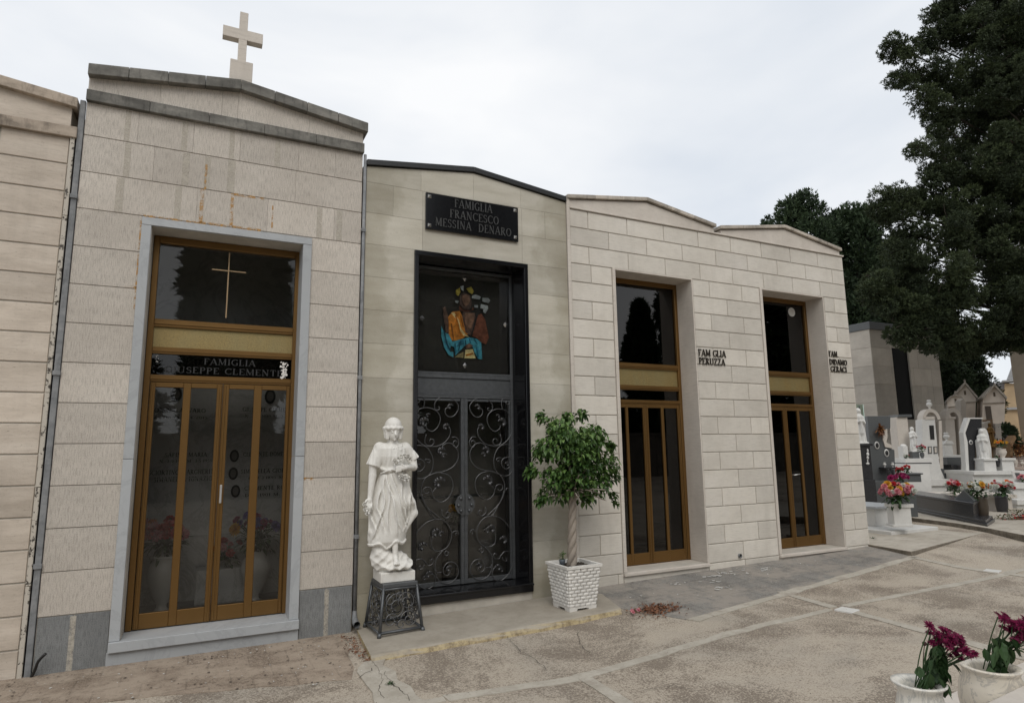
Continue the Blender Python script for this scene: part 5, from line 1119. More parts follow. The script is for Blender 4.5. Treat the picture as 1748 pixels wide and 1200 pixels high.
# ------------------------------------------------------------------ trees
def tufts(centers, radii, n_each, size, rng, elong=1.6, up=.0, fan=4):
    """foliage as small fans of narrow blades pointing outward from clump centres; returns verts, quads, tint"""
    C_ = np.repeat(centers, n_each, 0); R_ = np.repeat(radii, n_each, 0); n = len(C_)
    d = rng.normal(size=(n, 3)); d /= np.linalg.norm(d, axis=1)[:,None]; rad = rng.uniform(.35, 1, n)**.5
    P = C_+d*R_*rad[:,None]
    V, F, T = [], [], []
    ctint = np.repeat(rng.normal(0, .3, len(centers)), n_each)
    for k in range(fan):
        a = d+rng.normal(0, .55, (n, 3)); a[:,2] += up; a /= np.linalg.norm(a, axis=1)[:,None]
        b = np.cross(a, rng.normal(size=(n, 3))); b /= np.linalg.norm(b, axis=1)[:,None]
        L_ = size*rng.uniform(.6, 1.4, n)[:,None]*elong; w = size*rng.uniform(.16, .34, n)[:,None]
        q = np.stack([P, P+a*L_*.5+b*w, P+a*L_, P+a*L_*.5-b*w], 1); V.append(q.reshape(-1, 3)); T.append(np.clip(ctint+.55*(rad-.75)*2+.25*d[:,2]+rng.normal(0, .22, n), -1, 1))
    V = np.concatenate(V); F = np.arange(len(V)).reshape(-1, 4); return V, F, np.concatenate(T)
def column_tree(name, label, loc, h, r, seed, mat='cypress2', group=None, size=.16, dens=1.0, shape='dome', lean=0, trunk_h=.12):
    rng = np.random.default_rng(seed); n = int(230*dens); t = thing(name, label, 'tree', loc, group)
    u = rng.uniform(0, 1, n); th = rng.uniform(0, 2*np.pi, n)
    if shape == 'dome': prof = np.interp(u, [0,.06,.3,.6,.85,.95,1], [.5,.85,1,.97,.72,.45,.12])
    elif shape == 'cone': prof = np.interp(u, [0,.05,.25,.6,.9,1], [.6,.9,1,.7,.26,.04])
    else: prof = np.interp(u, [0,.1,.5,.8,1], [.35,.9,1,.75,.2])
    rr = r*prof*(1+.16*np.sin(3*th+seed)+.10*np.sin(7*th+u*11))*np.sqrt(rng.uniform(.45, 1, n)); z = h*(trunk_h+(1-trunk_h)*u)
    cen = np.stack([loc[0]+rr*np.cos(th), loc[1]+rr*np.sin(th), loc[2]+z], 1); rad = np.stack([np.full(n, .27*r)*rng.uniform(.7, 1.2, n)]*2+[np.full(n, .27*r*1.5)], 1)
    V, F, T = tufts(cen, rad, max(8, int(110*dens)), size*.8, rng, up=.35)
    make('crown', V, F, M[mat], t, T, False); tr = MB()
    tr.tube([(loc[0], loc[1], loc[2]-.1), (loc[0]+.1, loc[1], loc[2]+h*.4), (loc[0], loc[1], loc[2]+h*.85)], [r*.13, r*.1, r*.03], 10)
    for k in range(10):
        a = random.uniform(0, 6.28); z0 = loc[2]+h*random.uniform(.15, .7); tr.tube([(loc[0], loc[1], z0), (loc[0]+r*.4*math.cos(a), loc[1]+r*.4*math.sin(a), z0+r*.3), (loc[0]+r*.75*math.cos(a), loc[1]+r*.75*math.sin(a), z0+r*.8)], [r*.05, r*.03, r*.01], 6)
    obj('trunk', tr, M['bark'], t); return t
# the big spreading cypress on the right: boughs set out at their own distances
tb = att(1900, 720, 19.0); tb[2] = .33
TB = thing('cypress_tree', 'huge dark cypress spreading its boughs in from the right edge', 'tree', tuple(tb))
rng = np.random.default_rng(5)
tr = MB()
tr.tube([tb, tb+(.2,.1,3), tb+(-.1,.2,8), tb+(.1,0,13), tb+(0,0,18)], [.62,.48,.38,.25,.08], 14)
cen, rad, wts = [], [], []
# bough: (px, py, depth, radius m) of its tip clump, plus a limb to the trunk
B_ = [(1530,88,17,.42),(1512,78,17,.25),(1560,70,17.3,.4),(1528,140,17,.38),(1560,120,17,.5),(1600,60,17.5,.5),(1585,30,17.5,.35),(1598,5,17.6,.4),(1640,10,17.5,.6),(1640,70,17.6,.6),(1600,150,17.2,.65),(1560,170,17,.4),(1590,215,17,.5),(1575,262,17,.35),(1553,258,16.8,.25),(1600,190,16.9,.5),
 (1650,150,18,.6),(1690,60,18.2,.75),(1740,40,17.5,.8),(1700,130,17,.7),(1748,150,17,.9),(1650,235,18,.6),(1610,255,17.5,.45),(1600,290,17,.5),(1575,290,17,.3),(1640,300,17.2,.7),(1700,250,18,.5),(1745,260,18,.7),(1700,310,17,.75),(1748,330,17,.9),
 (1500,335,16.6,.28),(1492,352,16.6,.3),(1525,335,16.8,.38),(1560,325,17,.45),(1530,365,16.8,.45),(1580,350,16.8,.6),(1620,345,17,.7),(1500,368,16.6,.3),(1540,400,16.8,.6),(1600,400,16.5,.85),(1660,370,16.8,.8),(1720,390,16.5,.9),(1780,380,16.5,1.0),
 (1515,430,16.5,.42),(1490,470,16.3,.4),(1475,492,16.2,.25),(1500,500,16.3,.45),(1550,460,16.4,.7),(1610,460,16.2,.85),(1670,440,16.5,.8),(1740,470,16.5,.9),(1530,520,16.3,.55),(1580,520,16.2,.7),(1640,510,16.2,.7),(1500,530,16.3,.35),(1525,560,16.2,.4),(1560,560,16.2,.5),(1600,560,16.3,.5),(1535,582,16.2,.18),(1570,590,16.2,.2),
 (1630,575,16.5,.5),(1665,580,16.8,.45),(1700,560,17,.5),(1690,590,17,.32),(1720,590,17,.35),(1655,600,17,.3),(1745,560,16.5,.4),(1735,580,16.8,.18),(1700,500,17,.5),(1780,540,16.5,.7),(1640,595,16.8,.3),(1615,600,17,.3),
 (1720,95,18.5,.8),(1735,200,18.2,.9),(1690,190,18.6,.7),(1748,240,16.9,.7),(1640,200,18.4,.5),(1745,80,16.8,.7),(1700,20,18.8,.8),(1690,550,16.2,.5),(1748,590,17.5,.3),(1725,540,16.3,.6),(1745,500,16.0,.7),(1700,70,16.8,.55),(1735,20,16.6,.6),(1660,110,17,.45),(1700,170,16.6,.5),(1740,130,16.4,.55),(1725,240,16.3,.5),(1690,280,16.4,.5),(1740,310,16.2,.5),(1665,40,17,.45),(1820,100,17.5,1.2),(1850,250,18,1.3),(1830,450,17.5,1.2),(1900,380,18,1.4),(1920,150,19,1.5),(1950,520,18,1.2),(2000,300,20,1.6),(1720,-40,17.8,1.0),(1800,-60,18,1.3),(1650,-30,17.6,.6),(1850,-150,18.5,1.6),(1950,0,19.5,1.7),(1750,-150,18.5,1.2)]
for i, (px, py, t, r) in enumerate(B_):
    if px < 1640: px += 15 if py < 300 else 12
    c = att(px, py, t); m = max(4, int(7*(r/.4)**1.6)); d = rng.normal(size=(m, 3)); d /= np.linalg.norm(d, axis=1)[:,None]
    cc = c+d*r*rng.uniform(.3, .95, m)[:,None]*np.array([1,1,.8]); cen.append(cc); rad.append(np.repeat([[.22,.22,.17]], m, 0)*rng.uniform(.75, 1.35, (m, 1)))
    if r > .24:
        s0 = tb+np.array([0, 0, max(3.2, min(15, c[2]-tb[2]-1.2-abs(rng.normal(0,.6))))]); mid = (s0+c)/2+np.array([0, 0, .5]); tr.tube(crom([s0, mid, c], 5), list(np.linspace(.05+.02*r, .012, 11)), 6)
        for q in range(4): e = c+np.clip(rng.normal(0, r*.45, 3), -r*.8, r*.8); tr.tube(crom([c+(mid-c)*.25, (c+e)/2+rng.normal(0, .05, 3), e], 3), [.012, .011, .010, .009, .007, .005, .003], 4)
cen = np.concatenate(cen); rad = np.concatenate(rad)
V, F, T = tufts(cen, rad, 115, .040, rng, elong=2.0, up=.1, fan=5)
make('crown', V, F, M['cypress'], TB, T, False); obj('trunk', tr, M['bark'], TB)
# deep back half of the same crown, coarser
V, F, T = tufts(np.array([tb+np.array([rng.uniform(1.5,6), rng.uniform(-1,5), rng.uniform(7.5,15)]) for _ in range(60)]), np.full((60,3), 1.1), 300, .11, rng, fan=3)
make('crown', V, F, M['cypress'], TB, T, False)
def tree_px(px, ptop, t, r, base_z=.33): p = att(px, ptop, t); return (p[0], p[1], base_z), p[2]-base_z
for (px, pt, t, r, sd, sh, lab) in [(1366,352,30,1.95,1,'dome','rounded cypress top showing just above the right gable of the cream tomb'),(1452,372,30,2.0,2,'dome','broad cypress right of the rounded one, behind the end of the cream tomb'),
        (1308,380,42,1.0,3,'dome','tiny far treetop peeping over the right gable coping'),(1512,440,33,2.4,4,'dome','dark cypress filling the gap behind the grey modern tomb'),(1602,560,34,1.75,6,'col','dark drooping cypress right of the grey modern tomb, below the big boughs')]:
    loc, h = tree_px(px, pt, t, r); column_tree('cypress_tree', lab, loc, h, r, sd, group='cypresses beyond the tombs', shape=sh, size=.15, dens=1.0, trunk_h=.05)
# trees on the other side of the lane, seen reflected in the glass
c1 = column_tree('cypress_tree', 'broad dark cypress across the lane, reflected in the pane with the brass cross', (1.1, -25, 0), 17, 2.1, 21, group='cypresses across the lane', size=.3, dens=1.1, shape='col')
c2 = column_tree('cypress_tree', 'slender pointed cypress across the lane, reflected in the left pane of the cream tomb', (25.4, -25, 0), 11.0, 1.35, 22, group='cypresses across the lane', size=.24, dens=.7, shape='cone')
dup(c1, (12.6, -24, 0), 1.0, (1.1,1.1,1.15), 'tall cypress across the lane, reflected in the black granite plaque')
dup(c1, (16.6, -26, 0), 2.0, (1.0,1.0,1.05), 'second tall cypress across the lane, right of the plaque one')
dup(c1, (29.5, -25, 0), 2.4, (.85,.85,1.1), 'cypress across the lane, reflected at the right edge of the cream tomb pane')
dup(c2, (-4.0, -25, 0), .4, (1.5,1.5,.86), 'lower rounded tree across the lane, left of the broad reflected cypress')
dup(c2, (21.0, -27, 0), 1.4, (2.0,2.0,.93), 'bushy tree across the lane, left of the slender pointed cypress')
dup(c2, (5.9, -26, 0), 3.4, (1.3,1.3,.62), 'lower cypress across the lane, between the two broad ones')
for i, (x, y, lab) in enumerate([(37.5,-25,'first of three big cypresses across the lane facing the right door of the cream tomb'),(42.5,-24,'middle of three big cypresses across the lane facing the right door of the cream tomb'),(47.5,-25,'farthest of three big cypresses across the lane facing the right door of the cream tomb')]): dup(c1, (x, y, 0), i*1.1, (1.5,1.5,1.1), lab)
for i, (x, y, sx, sz, lab) in enumerate([(-9,-27,1.8,.9,'farthest left cypress across the lane behind the photographer'),(-14,-24,1.5,1.1,'cypress at the left end of the row across the lane'),(35,-27,1.7,.95,'cypress at the right end of the row across the lane')]): dup(c2, (x, y, 0), i*1.3, (sx,sx,sz), lab)
# dark boundary wall across the lane that the door glass reflects
bw = MB()
for i in range(20): bw.box(-16+i*3, -13.02+i*3, -21.3, -21.0, -.1, 2.6, random.uniform(-1,1), c=.01)
bw.box(-16, 44, -21.36, -20.94, 2.6, 2.72); tag(obj('boundary_wall', bw, plain('old_boundary_wall', (.12,.105,.085), .9, var=.4, sc=2)), 'long dark boundary wall across the lane behind the photographer', 'wall')
# ------------------------------------------------------------------ neighbours beyond the row
p = att(1484, 562, 19.8); gx_, gy_ = p[0], p[1]; zt = p[2]
T4 = thing('mausoleum', 'grey modern flat-roofed tomb with a tall narrow black window', 'mausoleum', (gx_, gy_, .33))
q = atY = aty(1600, 590, gy_); xr = q[0]; mb = MB(); rows = []
hh = (zt-.33)/9
for i in range(9): rows.append((.33+i*hh, .33+(i+1)*hh, [gx_, gx_+.9+.5*(i%2), gx_+2.0+.3*(i%2), xr-.5, xr]))
wl, wr = aty(1528, 650, gy_)[0], aty(1556, 650, gy_)[0]; wt, wb_ = aty(1540, 595, gy_)[2], aty(1560, 716, gy_)[2]
rr2 = []
for a, b, xs in rows:
    if b > wb_ and a < wt: rr2 += [(a, b, [gx_]+[v for v in xs[1:-1] if v < wl-.1]+[wl]), (a, b, [wr]+[v for v in xs[1:-1] if v > wr+.1]+[xr])]
    else: rr2.append((a, b, xs))
panels(mb, rr2, yf=gy_, gap=.008, d=.01)
sd_ = MB(); panels(sd_, [(.33+i*hh, .33+(i+1)*hh, [0, .6+.5*(i%2), 1.5+.4*(i%2), 3.0]) for i in range(9)], gap=.008, d=.01); sd_.xform(Matrix(((0,1,0,gx_-.012),(-1,0,0,gy_+3.0),(0,0,1,0),(0,0,0,1))))
M['b4'] = travertine('grey_beige_stone_slabs', (.40,.365,.32), (.48,.44,.385), (.53,.49,.43), .05, .12, (1,1,1.5))
obj('stone_cladding', mb, M['b4'], T4); obj('side_cladding', sd_, M['b4'], T4)
bd = MB(); bd.box(gx_+.002, wl, gy_+.01, gy_+3, .3, zt); bd.box(wr, xr, gy_+.01, gy_+3, .3, zt); bd.box(wl, wr, gy_+.2, gy_+3, .3, zt-.01); bd.box(wl, wr, gy_+.01, gy_+.2, .3, wb_); bd.box(wl, wr, gy_+.01, gy_+.2, wt, zt); obj('structure_wall', bd, M['body'], T4)
obj('roof_band', MB().box(gx_-.04, xr+.05, gy_-.05, gy_+3.05, zt, zt+.24, c=.01), M['greygranite'], T4)
wf = MB(); wf.box(wl, wr, gy_+.05, gy_+.1, wb_, wt); o = obj('window', wf, plain('black_window', (.01,.01,.01), .6, spec=.1), T4)
# beige corner building at the far right
p = att(1731, 660, 27); q = p[0]
T5 = thing('building', 'plain beige rendered building cut by the right edge behind the big cypress', 'building', (q, p[1], .3)); M['beige'] = plain('beige_render', (.44,.37,.29), .9, var=.08, sc=1.5)
obj('wall', MB().box(q, q+6, p[1]-5, p[1], .2, 8.4), M['beige'], T5); obj('cornice', MB().box(q-.05, q+6.1, p[1]-5.1, p[1]+.1, 8.4, 8.6), M['beige'], T5)
wn_ = MB(); wn_.box(q-.02, q+.02, p[1]-3.6, p[1]-2.7, 3.0, 4.4); obj('window', wn_, M['dark'], T5)
# ---- things given by pixel outline at a distance: outline goes to a vertical slab facing the lane, with real thickness
def frame_at(px, py, t, yaw=-.50):
    c = att(px, py, t); return c, math.cos(yaw), math.sin(yaw)
class Spot:
    """local frame at a spot: x across (right), y away, z up; S converts outline pixels to local metres on the plane facing us"""
    def __init__(s, px, py, t, yaw=-.5): s.c, s.t = att(px, py, t), t; s.px, s.py = px, py; s.yaw = yaw; s.C, s.S_ = math.cos(yaw), math.sin(yaw); s.n = np.array([-s.S_, s.C, 0]); s.x = np.array([s.C, s.S_, 0])
    def uv(s, px, py):
        d = ray(px, py); k = ((s.c-CC)@s.n)/(d@s.n); q = CC+k*d-s.c; return float(q@s.x), float(q[2])
    def M(s): return Matrix(((s.x[0], s.n[0], 0, s.c[0]), (s.x[1], s.n[1], 0, s.c[1]), (0, 0, 1, s.c[2]), (0, 0, 0, 1)))
    def poly(s, mb, pts, y0, y1, tint=0.0, ground=None):
        i0 = len(mb.V); P_ = [s.uv(*q) for q in pts]; 
        if ground is not None: P_ = [(a, ground-s.c[2]) if b < ground-s.c[2]+.02 else (a, b) for a, b in P_]
        # make it counter clockwise seen from the front
        A = sum(P_[i][0]*P_[(i+1)%len(P_)][1]-P_[(i+1)%len(P_)][0]*P_[i][1] for i in range(len(P_)))
        if A < 0: P_ = P_[::-1]
        mb.prism(P_, y0, y1, tint); return mb.xform(s.M(), i0)
    def box(s, mb, x0p, x1p, y0p, y1p, ya, yb, tint=0.0, c=.004, down=None):
        i0 = len(mb.V); xm, ym = (x0p+x1p)/2, (y0p+y1p)/2; a = s.uv(x0p, ym)[0]; b = s.uv(x1p, ym)[0]; zt_ = s.uv(xm, y0p)[1]; zb__ = s.uv(xm, y1p)[1] if down is None else down-s.c[2]
        mb.box(min(a,b), max(a,b), ya, yb, min(zt_,zb__), max(zt_,zb__), tint, c); return mb.xform(s.M(), i0)
    def lathe(s, mb, pxc, ytop, ybot, wpx, prof, dy=.0, n=18):
        i0 = len(mb.V); u, zt_ = s.uv(pxc, ytop); zb__ = s.uv(pxc, ybot)[1]; r = abs(s.uv(pxc+wpx/2, ytop)[0]-u); mb.lathe((u, dy, zb__), [(a*r, b*(zt_-zb__)) for a, b in prof], n); return mb.xform(s.M(), i0)
    def pos(s, px, py, dy=0): u, z = s.uv(px, py); return tuple(s.c+u*s.x+dy*s.n+np.array([0,0,z]))
URN = [(.4,0),(.45,.08),(.25,.16),(.3,.24),(.8,.4),(1,.55),(.85,.68),(.45,.76),(.4,.82),(.7,.86),(.75,.94),(.5,1),(.01,1)]
VASE = [(.45,0),(.5,.04),(.42,.08),(.8,.4),(1,.65),(.8,.85),(.85,.95),(.9,1),(.75,1),(.65,.9),(.01,.8)]
POT = [(.72,0),(.78,.1),(.9,.6),(1,.95),(1,1),(.88,1),(.85,.9),(.01,.88)]
def tomb(label, s, name='gravestone', cat='gravestone', group='graves beyond the cream tomb'): return thing(name, label, cat, (float(s.c[0]), float(s.c[1]), .3), group)
# draped standing figure for the small white statues
def robed(X, Y, Z):
    R_ = np.interp(Z, [0,.08,.5,.62,.74,.80,.84], [.17,.16,.115,.12,.13,.08,.05]); th = np.arctan2(Y, X); D = np.sqrt((X/1.0)**2+(Y/.8)**2)-R_*(1+.07*np.sin(8*th+5*Z)+.05*np.sin(13*th-9*Z)); D = np.maximum(D, np.maximum(-Z, Z-.84))
    D = smin(D, ell(X,Y,Z, (0,-.02,.92), (.058,.068,.078)), .02); D = smin(D, ell(X,Y,Z, (0,.015,.91), (.078,.07,.10)), .02); D = smin(D, cap(X,Y,Z, (0,0,.85), (0,0,.78), (.05), .10), .03)
    for s_ in (-1, 1): D = smin(D, cap(X,Y,Z, (s_*.10,0,.75), (s_*.115,-.05,.58), .045, .04), .02); D = smin(D, cap(X,Y,Z, (s_*.115,-.05,.58), (s_*.03,-.14,.64), .04, .025), .02)
    D = smin(D, cap(X,Y,Z, (0,-.12,.60), (.0,-.10,.30), .03, .05), .05); return np.minimum(D, np.maximum(np.maximum(np.abs(X)-.16, np.abs(Y)-.14), np.abs(Z)-.04))
RP, RF = surface_nets(robed, (-.24,-.24,-.06), (.24,.24,1.04), .016)
rb = {}
def figure(label, s, px, ytop, ybot, mat='whitemarble', dy=0.0, turn=0.0):
    z = s.pos(px, ybot, dy); h = s.uv(px, ytop)[1]-s.uv(px, ybot)[1]
    o = make('statue', RP, RF, M[mat], None, None, True, local=True); o.location = z; o.scale = (h, h, h); o.rotation_euler = (0, 0, s.yaw+turn); return tag(o, label, 'statue', 'white statues among the graves')
G_ = .33
# --- dark grey headstone group
s = Spot(1506, 780, 13.8); t = tomb('dark grey stepped headstone with oval portraits and a bronze wreath, nearest the cream tomb', s)
mb = MB(); s.poly(mb, [(1481,710),(1520,710),(1520,731),(1510,733),(1506,745),(1509,760),(1522,766),(1527,768),(1529,826),(1490,826)], 0, .14); obj('headstone', mb, M['greygranite'], t, bevel=.004)
mb = MB(); s.box(mb, 1478, 1538, 820, 850, -.25, .3, down=.3); s.box(mb, 1474, 1546, 838, 860, -.4, .35, down=.28); obj('base', mb, M['greygranite'], t)
mb = MB(); s.poly(mb, [(1508,736),(1513,732),(1514,745),(1512,755),(1521,760),(1522,765),(1510,763),(1506,750)], -.03, .10); obj('curved_stone', mb, M['creamstone'], t)
for px, py in ((1496.5,760),(1513,773)):
    u = s.pos(px, py, -.01); mb = MB(); mb.ball((0,0,0), .075, 8, sq=(.72,.22,1.15)); mb.xform(Matrix.Translation(u)@Matrix.Rotation(s.yaw,4,'Z')); o = obj('portrait_frame', mb, M['whitemarble'], t); mb = MB(); mb.ball((0,-.012,0), .05, 8, sq=(.72,.22,1.15)); mb.xform(Matrix.Translation(u)@Matrix.Rotation(s.yaw,4,'Z')); obj('portrait', mb, M['ink'], o)
w_ = MB(); c = s.pos(1499, 732, -.08)
for i in range(60): leaf(w_, c, (random.gauss(0,1), random.gauss(-.3,.5), random.gauss(0,.8)), random.uniform(.08,.19), .02)
obj('bronze_wreath', w_, MATS.setdefault('wreath', leafmat('bronze_leaves', (.05,.02,.01), (.16,.06,.02), (.3,.14,.05))), t)
for px in (1504.5, 1518): mb = MB(); s.lathe(mb, px, 789, 797, 6, URN, -.12, 10); tag(obj('votive_figure', mb, M['whitemarble']), 'tiny white votive ornament on the dark grey headstone ledge, '+('left one' if px < 1510 else 'right one'), 'ornament')
mb = MB(); s.box(mb, 1500, 1522, 797, 799.5, -.2, 0); obj('ledge', mb, M['blackrough'], t)
for px in (1505, 1513): mb = MB(); s.lathe(mb, px, 800, 815, 5, VASE, -.25, 12); tag(obj('lantern', mb, M['blackrough']), 'small black grave lantern under the ledge, '+('left' if px < 1510 else 'right')+' one', 'lantern')
s = Spot(1478, 790, 13.4); t = tomb('black granite stand with a white carved candle emblem under the veiled statue', s, 'pedestal', 'pedestal')
mb = MB(); s.box(mb, 1468, 1488, 760, 818, 0, .4); s.box(mb, 1466, 1489, 757, 761, -.03, .43); s.box(mb, 1470, 1492, 818, 860, -.1, .5, down=.3); obj('block', mb, M['blackrough'], t)
mb = MB()
for (y0, y1, w) in ((766,772,3),(772,778,5),(778,784,4),(784,789,2.2),(789,793,6)): s.lathe(mb, 1480, y0, y1, w, [(.6,0),(1,.4),(.8,.8),(.3,1)], -.02, 10)
obj('emblem', mb, M['whitemarble'], t)
figure('pale veiled madonna statue on the black stand beside the cream tomb corner', s, 1476, 696, 757, dy=.15)
gp = MB(); s.box(gp, 1462, 1493, 688, 716, .45, .47, c=0); gs_ = obj('glass_screen', gp, glass('greenish_glass', (.75,.84,.78)))
tag(gs_, 'greenish glass screen standing behind the veiled madonna statue', 'glass screen'); 
mb = MB(); s.box(mb, 1463, 1464.5, 690, 830, .44, .48); s.box(mb, 1491, 1492.5, 690, 830, .44, .48, down=.3); obj('post', mb, M['greygranite'], gs_)
# --- white column with little madonna
s = Spot(1545, 780, 16.5); t = tomb('pale column headstone with a dark cap and a small white madonna beside it', s)
mb = MB(); s.box(mb, 1533.5, 1553, 712, 790, 0, .35, down=.6); obj('column', mb, M['creamstone'], t); mb = MB(); s.box(mb, 1531.5, 1555, 707.5, 712, -.05, .4); s.box(mb, 1546, 1558, 771, 783, -.3, -.05); obj('cap', mb, M['greygranite'], t)
mb = MB(); s.box(mb, 1527, 1572, 782, 789, -.5, .6); s.box(mb, 1529, 1570, 791, 860, -.5, .6, down=.3); obj('base', mb, M['whitemarble'], t); mb = MB(); s.box(mb, 1528, 1571, 789, 791, -.49, .6, c=0); obj('dark_line', mb, M['greygranite'], t)
figure('small white madonna statue standing in front of the pale column', s, 1554, 729, 771, dy=-.18)
mb = MB(); s.box(mb, 1529.5, 1537.5, 762, 783, -.35, -.1); i0 = len(mb.V); s.lathe(mb, 1533.5, 758, 762, 11, [(1,0),(1,.3),(.5,1)], -.22, 12); tag(obj('marker_post', mb, M['whitemarble']), 'short white post with rounded cap left of the pale column', 'post', 'graves beyond the cream tomb')
p = s.pos(1533, 782, -.4); bouquet('bouquet', 'little faded posy on the white ledge by the short post', p, .07, [('whitep',3),('redp',2)], 12, .03)
p = s.pos(1562, 778, -.3); mb = MB(); s.lathe(mb, 1562, 772, 783, 7, VASE, -.3, 12); tag(obj('grave_vase', mb, M['greygranite']), 'dark grey vase on the white ledge right of the small madonna', 'vase', 'grave vases'); bouquet('bouquet', 'dull reddish dried flowers in the dark grey vase by the small madonna', s.pos(1562, 772, -.3), .13, [('pinkp',4),('redp',2)], 20, .035)
s = Spot(1545, 815, 14.6); mb = MB(); s.box(mb, 1543, 1566, 809, 822, -.15, .15); s.box(mb, 1541, 1568, 807, 809.5, -.18, .18); tag(obj('planter_trough', mb, M['greygranite']), 'dark grey trough planter in front of the white ledge', 'planter')
bouquet('bouquet', 'dark red flowers beside the grey trough planter', s.pos(1534, 812), .13, [('redp',8)], 26, .045, spread=(1.5,1,.6)); bouquet('bouquet', 'green shoots and red blooms planted in the grey trough', s.pos(1548, 806), .11, [('redp',3)], 26, .04, spread=(1.6,.8,.7))
bouquet('bouquet', 'purple and crimson blooms behind the pink bouquet', Spot(1535, 823, 13.2).pos(1535, 826), .14, [('purplep',10),('redp',3),('whitep',2)], 16, .06, spread=(1.8,1,.5))
# --- flared white monument with arch and urn
s = Spot(1590, 780, 17.0); t = tomb('tall flared white marble monument with an arch and urn on top', s)
mb = MB(); s.poly(mb, [(1574,716),(1596,716),(1600,757),(1602,780),(1606,801),(1613,817),(1567,817),(1569,795),(1573,768),(1575,742)], 0, .32); obj('shaft', mb, M['whitemarble'], t, bevel=.008)
mb = MB(); s.box(mb, 1562, 1609, 817, 828, -.35, .6); s.box(mb, 1569, 1606, 828, 870, -.3, .55, down=.3); obj('base', mb, M['whitemarble'], t, bevel=.006)
mb = MB(); s.box(mb, 1579, 1595, 711, 716, -.02, .34)
for k in range(9):
    a0_, a1_ = math.pi*(1-k/9), math.pi*(1-(k+1)/9)
    for rr_2 in (1,): 
        i0 = len(mb.V); u0, w0 = s.uv(1592, 716); R1, R0 = .235, .155; P_ = [(u0+R0*math.cos(a0_), w0+R0*1.3*math.sin(a0_)), (u0+R0*math.cos(a1_), w0+R0*1.3*math.sin(a1_)), (u0+R1*math.cos(a1_), w0+R1*1.25*math.sin(a1_)), (u0+R1*math.cos(a0_), w0+R1*1.25*math.sin(a0_))]; mb.prism(P_[::1], .04, .3); mb.xform(s.M(), i0)
s.poly(mb, [(1604,718),(1609,718),(1612,800),(1606,800)], .04, .3); s.poly(mb, [(1597,718),(1600,718),(1603,757),(1600,757)], .30, .34); obj('arch', mb, M['creamstone'], t)
mb = MB(); s.lathe(mb, 1591, 682, 699, 10, URN, .15); obj('urn', mb, M['whitemarble'], t)
mb = MB(); s.poly(mb, [(1586,726),(1593.5,726),(1595,750),(1588,750)], -.012, .01); obj('inscription_panel', mb, M['ink'], t)
for a in (1583.5, 1593): mb = MB(); s.poly(mb, [(a,762),(a+6.5,761.5),(a+7.2,774),(a+.7,774.5)], -.014, .0); o = obj('photo_frame', mb, M['greygranite'], t); mb = MB(); s.poly(mb, [(a+1.6,763.5),(a+5,763.2),(a+5.6,772.5),(a+2.2,772.8)], -.018, -.013); obj('photo', mb, M['creamstone'], o)
figure('small white statue standing inside the arch of the flared monument', s, 1602, 757, 782, dy=.1)
# --- second arch monument
s = Spot(1625, 760, 19.5); t = tomb('second white arched monument behind the flared one', s)
mb = MB(); s.poly(mb, [(1614,715),(1629,715),(1632,752),(1634,790),(1617,790)], 0, .35); s.box(mb, 1612.5, 1631, 711.5, 715.5, -.03, .38); s.poly(mb, [(1636,712),(1641,712),(1645,790),(1640,790)], 0, .35)
for k in range(9):
    a0_, a1_ = math.pi*(1-k/9), math.pi*(1-(k+1)/9); i0 = len(mb.V); u0, w0 = s.uv(1628, 712); R1, R0 = .235, .13; P_ = [(u0+R0*math.cos(a0_), w0+R0*1.2*math.sin(a0_)), (u0+R0*math.cos(a1_), w0+R0*1.2*math.sin(a1_)), (u0+R1*math.cos(a1_), w0+R1*1.2*math.sin(a1_)), (u0+R1*math.cos(a0_), w0+R1*1.2*math.sin(a0_))]; mb.prism(P_, .0, .32); mb.xform(s.M(), i0)
obj('arch', mb, M['creamstone'], t); mb = MB(); s.box(mb, 1610, 1650, 790, 850, -.2, .6, down=.3); obj('base', mb, M['whitemarble'], t)
s = Spot(1620, 780, 17.8); t = tomb('little white house-shaped pedestal with urn on a dark slab', s, 'pedestal', 'pedestal')
mb = MB(); s.box(mb, 1612, 1626.5, 758, 777, 0, .25); s.poly(mb, [(1610.5,758),(1628,758),(1624,752.5),(1614,752.5)], -.03, .28); s.box(mb, 1610, 1643, 776.5, 780.5, -.05, .35); obj('house', mb, M['whitemarble'], t, bevel=.004)
mb = MB(); s.lathe(mb, 1619, 738, 753, 11, URN, .12); obj('urn', mb, M['whitemarble'], t); mb = MB(); s.box(mb, 1613, 1640, 780.5, 793, -.1, .3); s.box(mb, 1617, 1636, 793, 850, .1, .3, down=.3); obj('dark_slab', mb, M['greygranite'], t)
mb = MB(); s.lathe(mb, 1625.5, 793, 811, 16, POT, -.15); tag(obj('grave_vase', mb, M['blackrough']), 'black fluted vase under the little house-shaped pedestal', 'vase', 'grave vases')
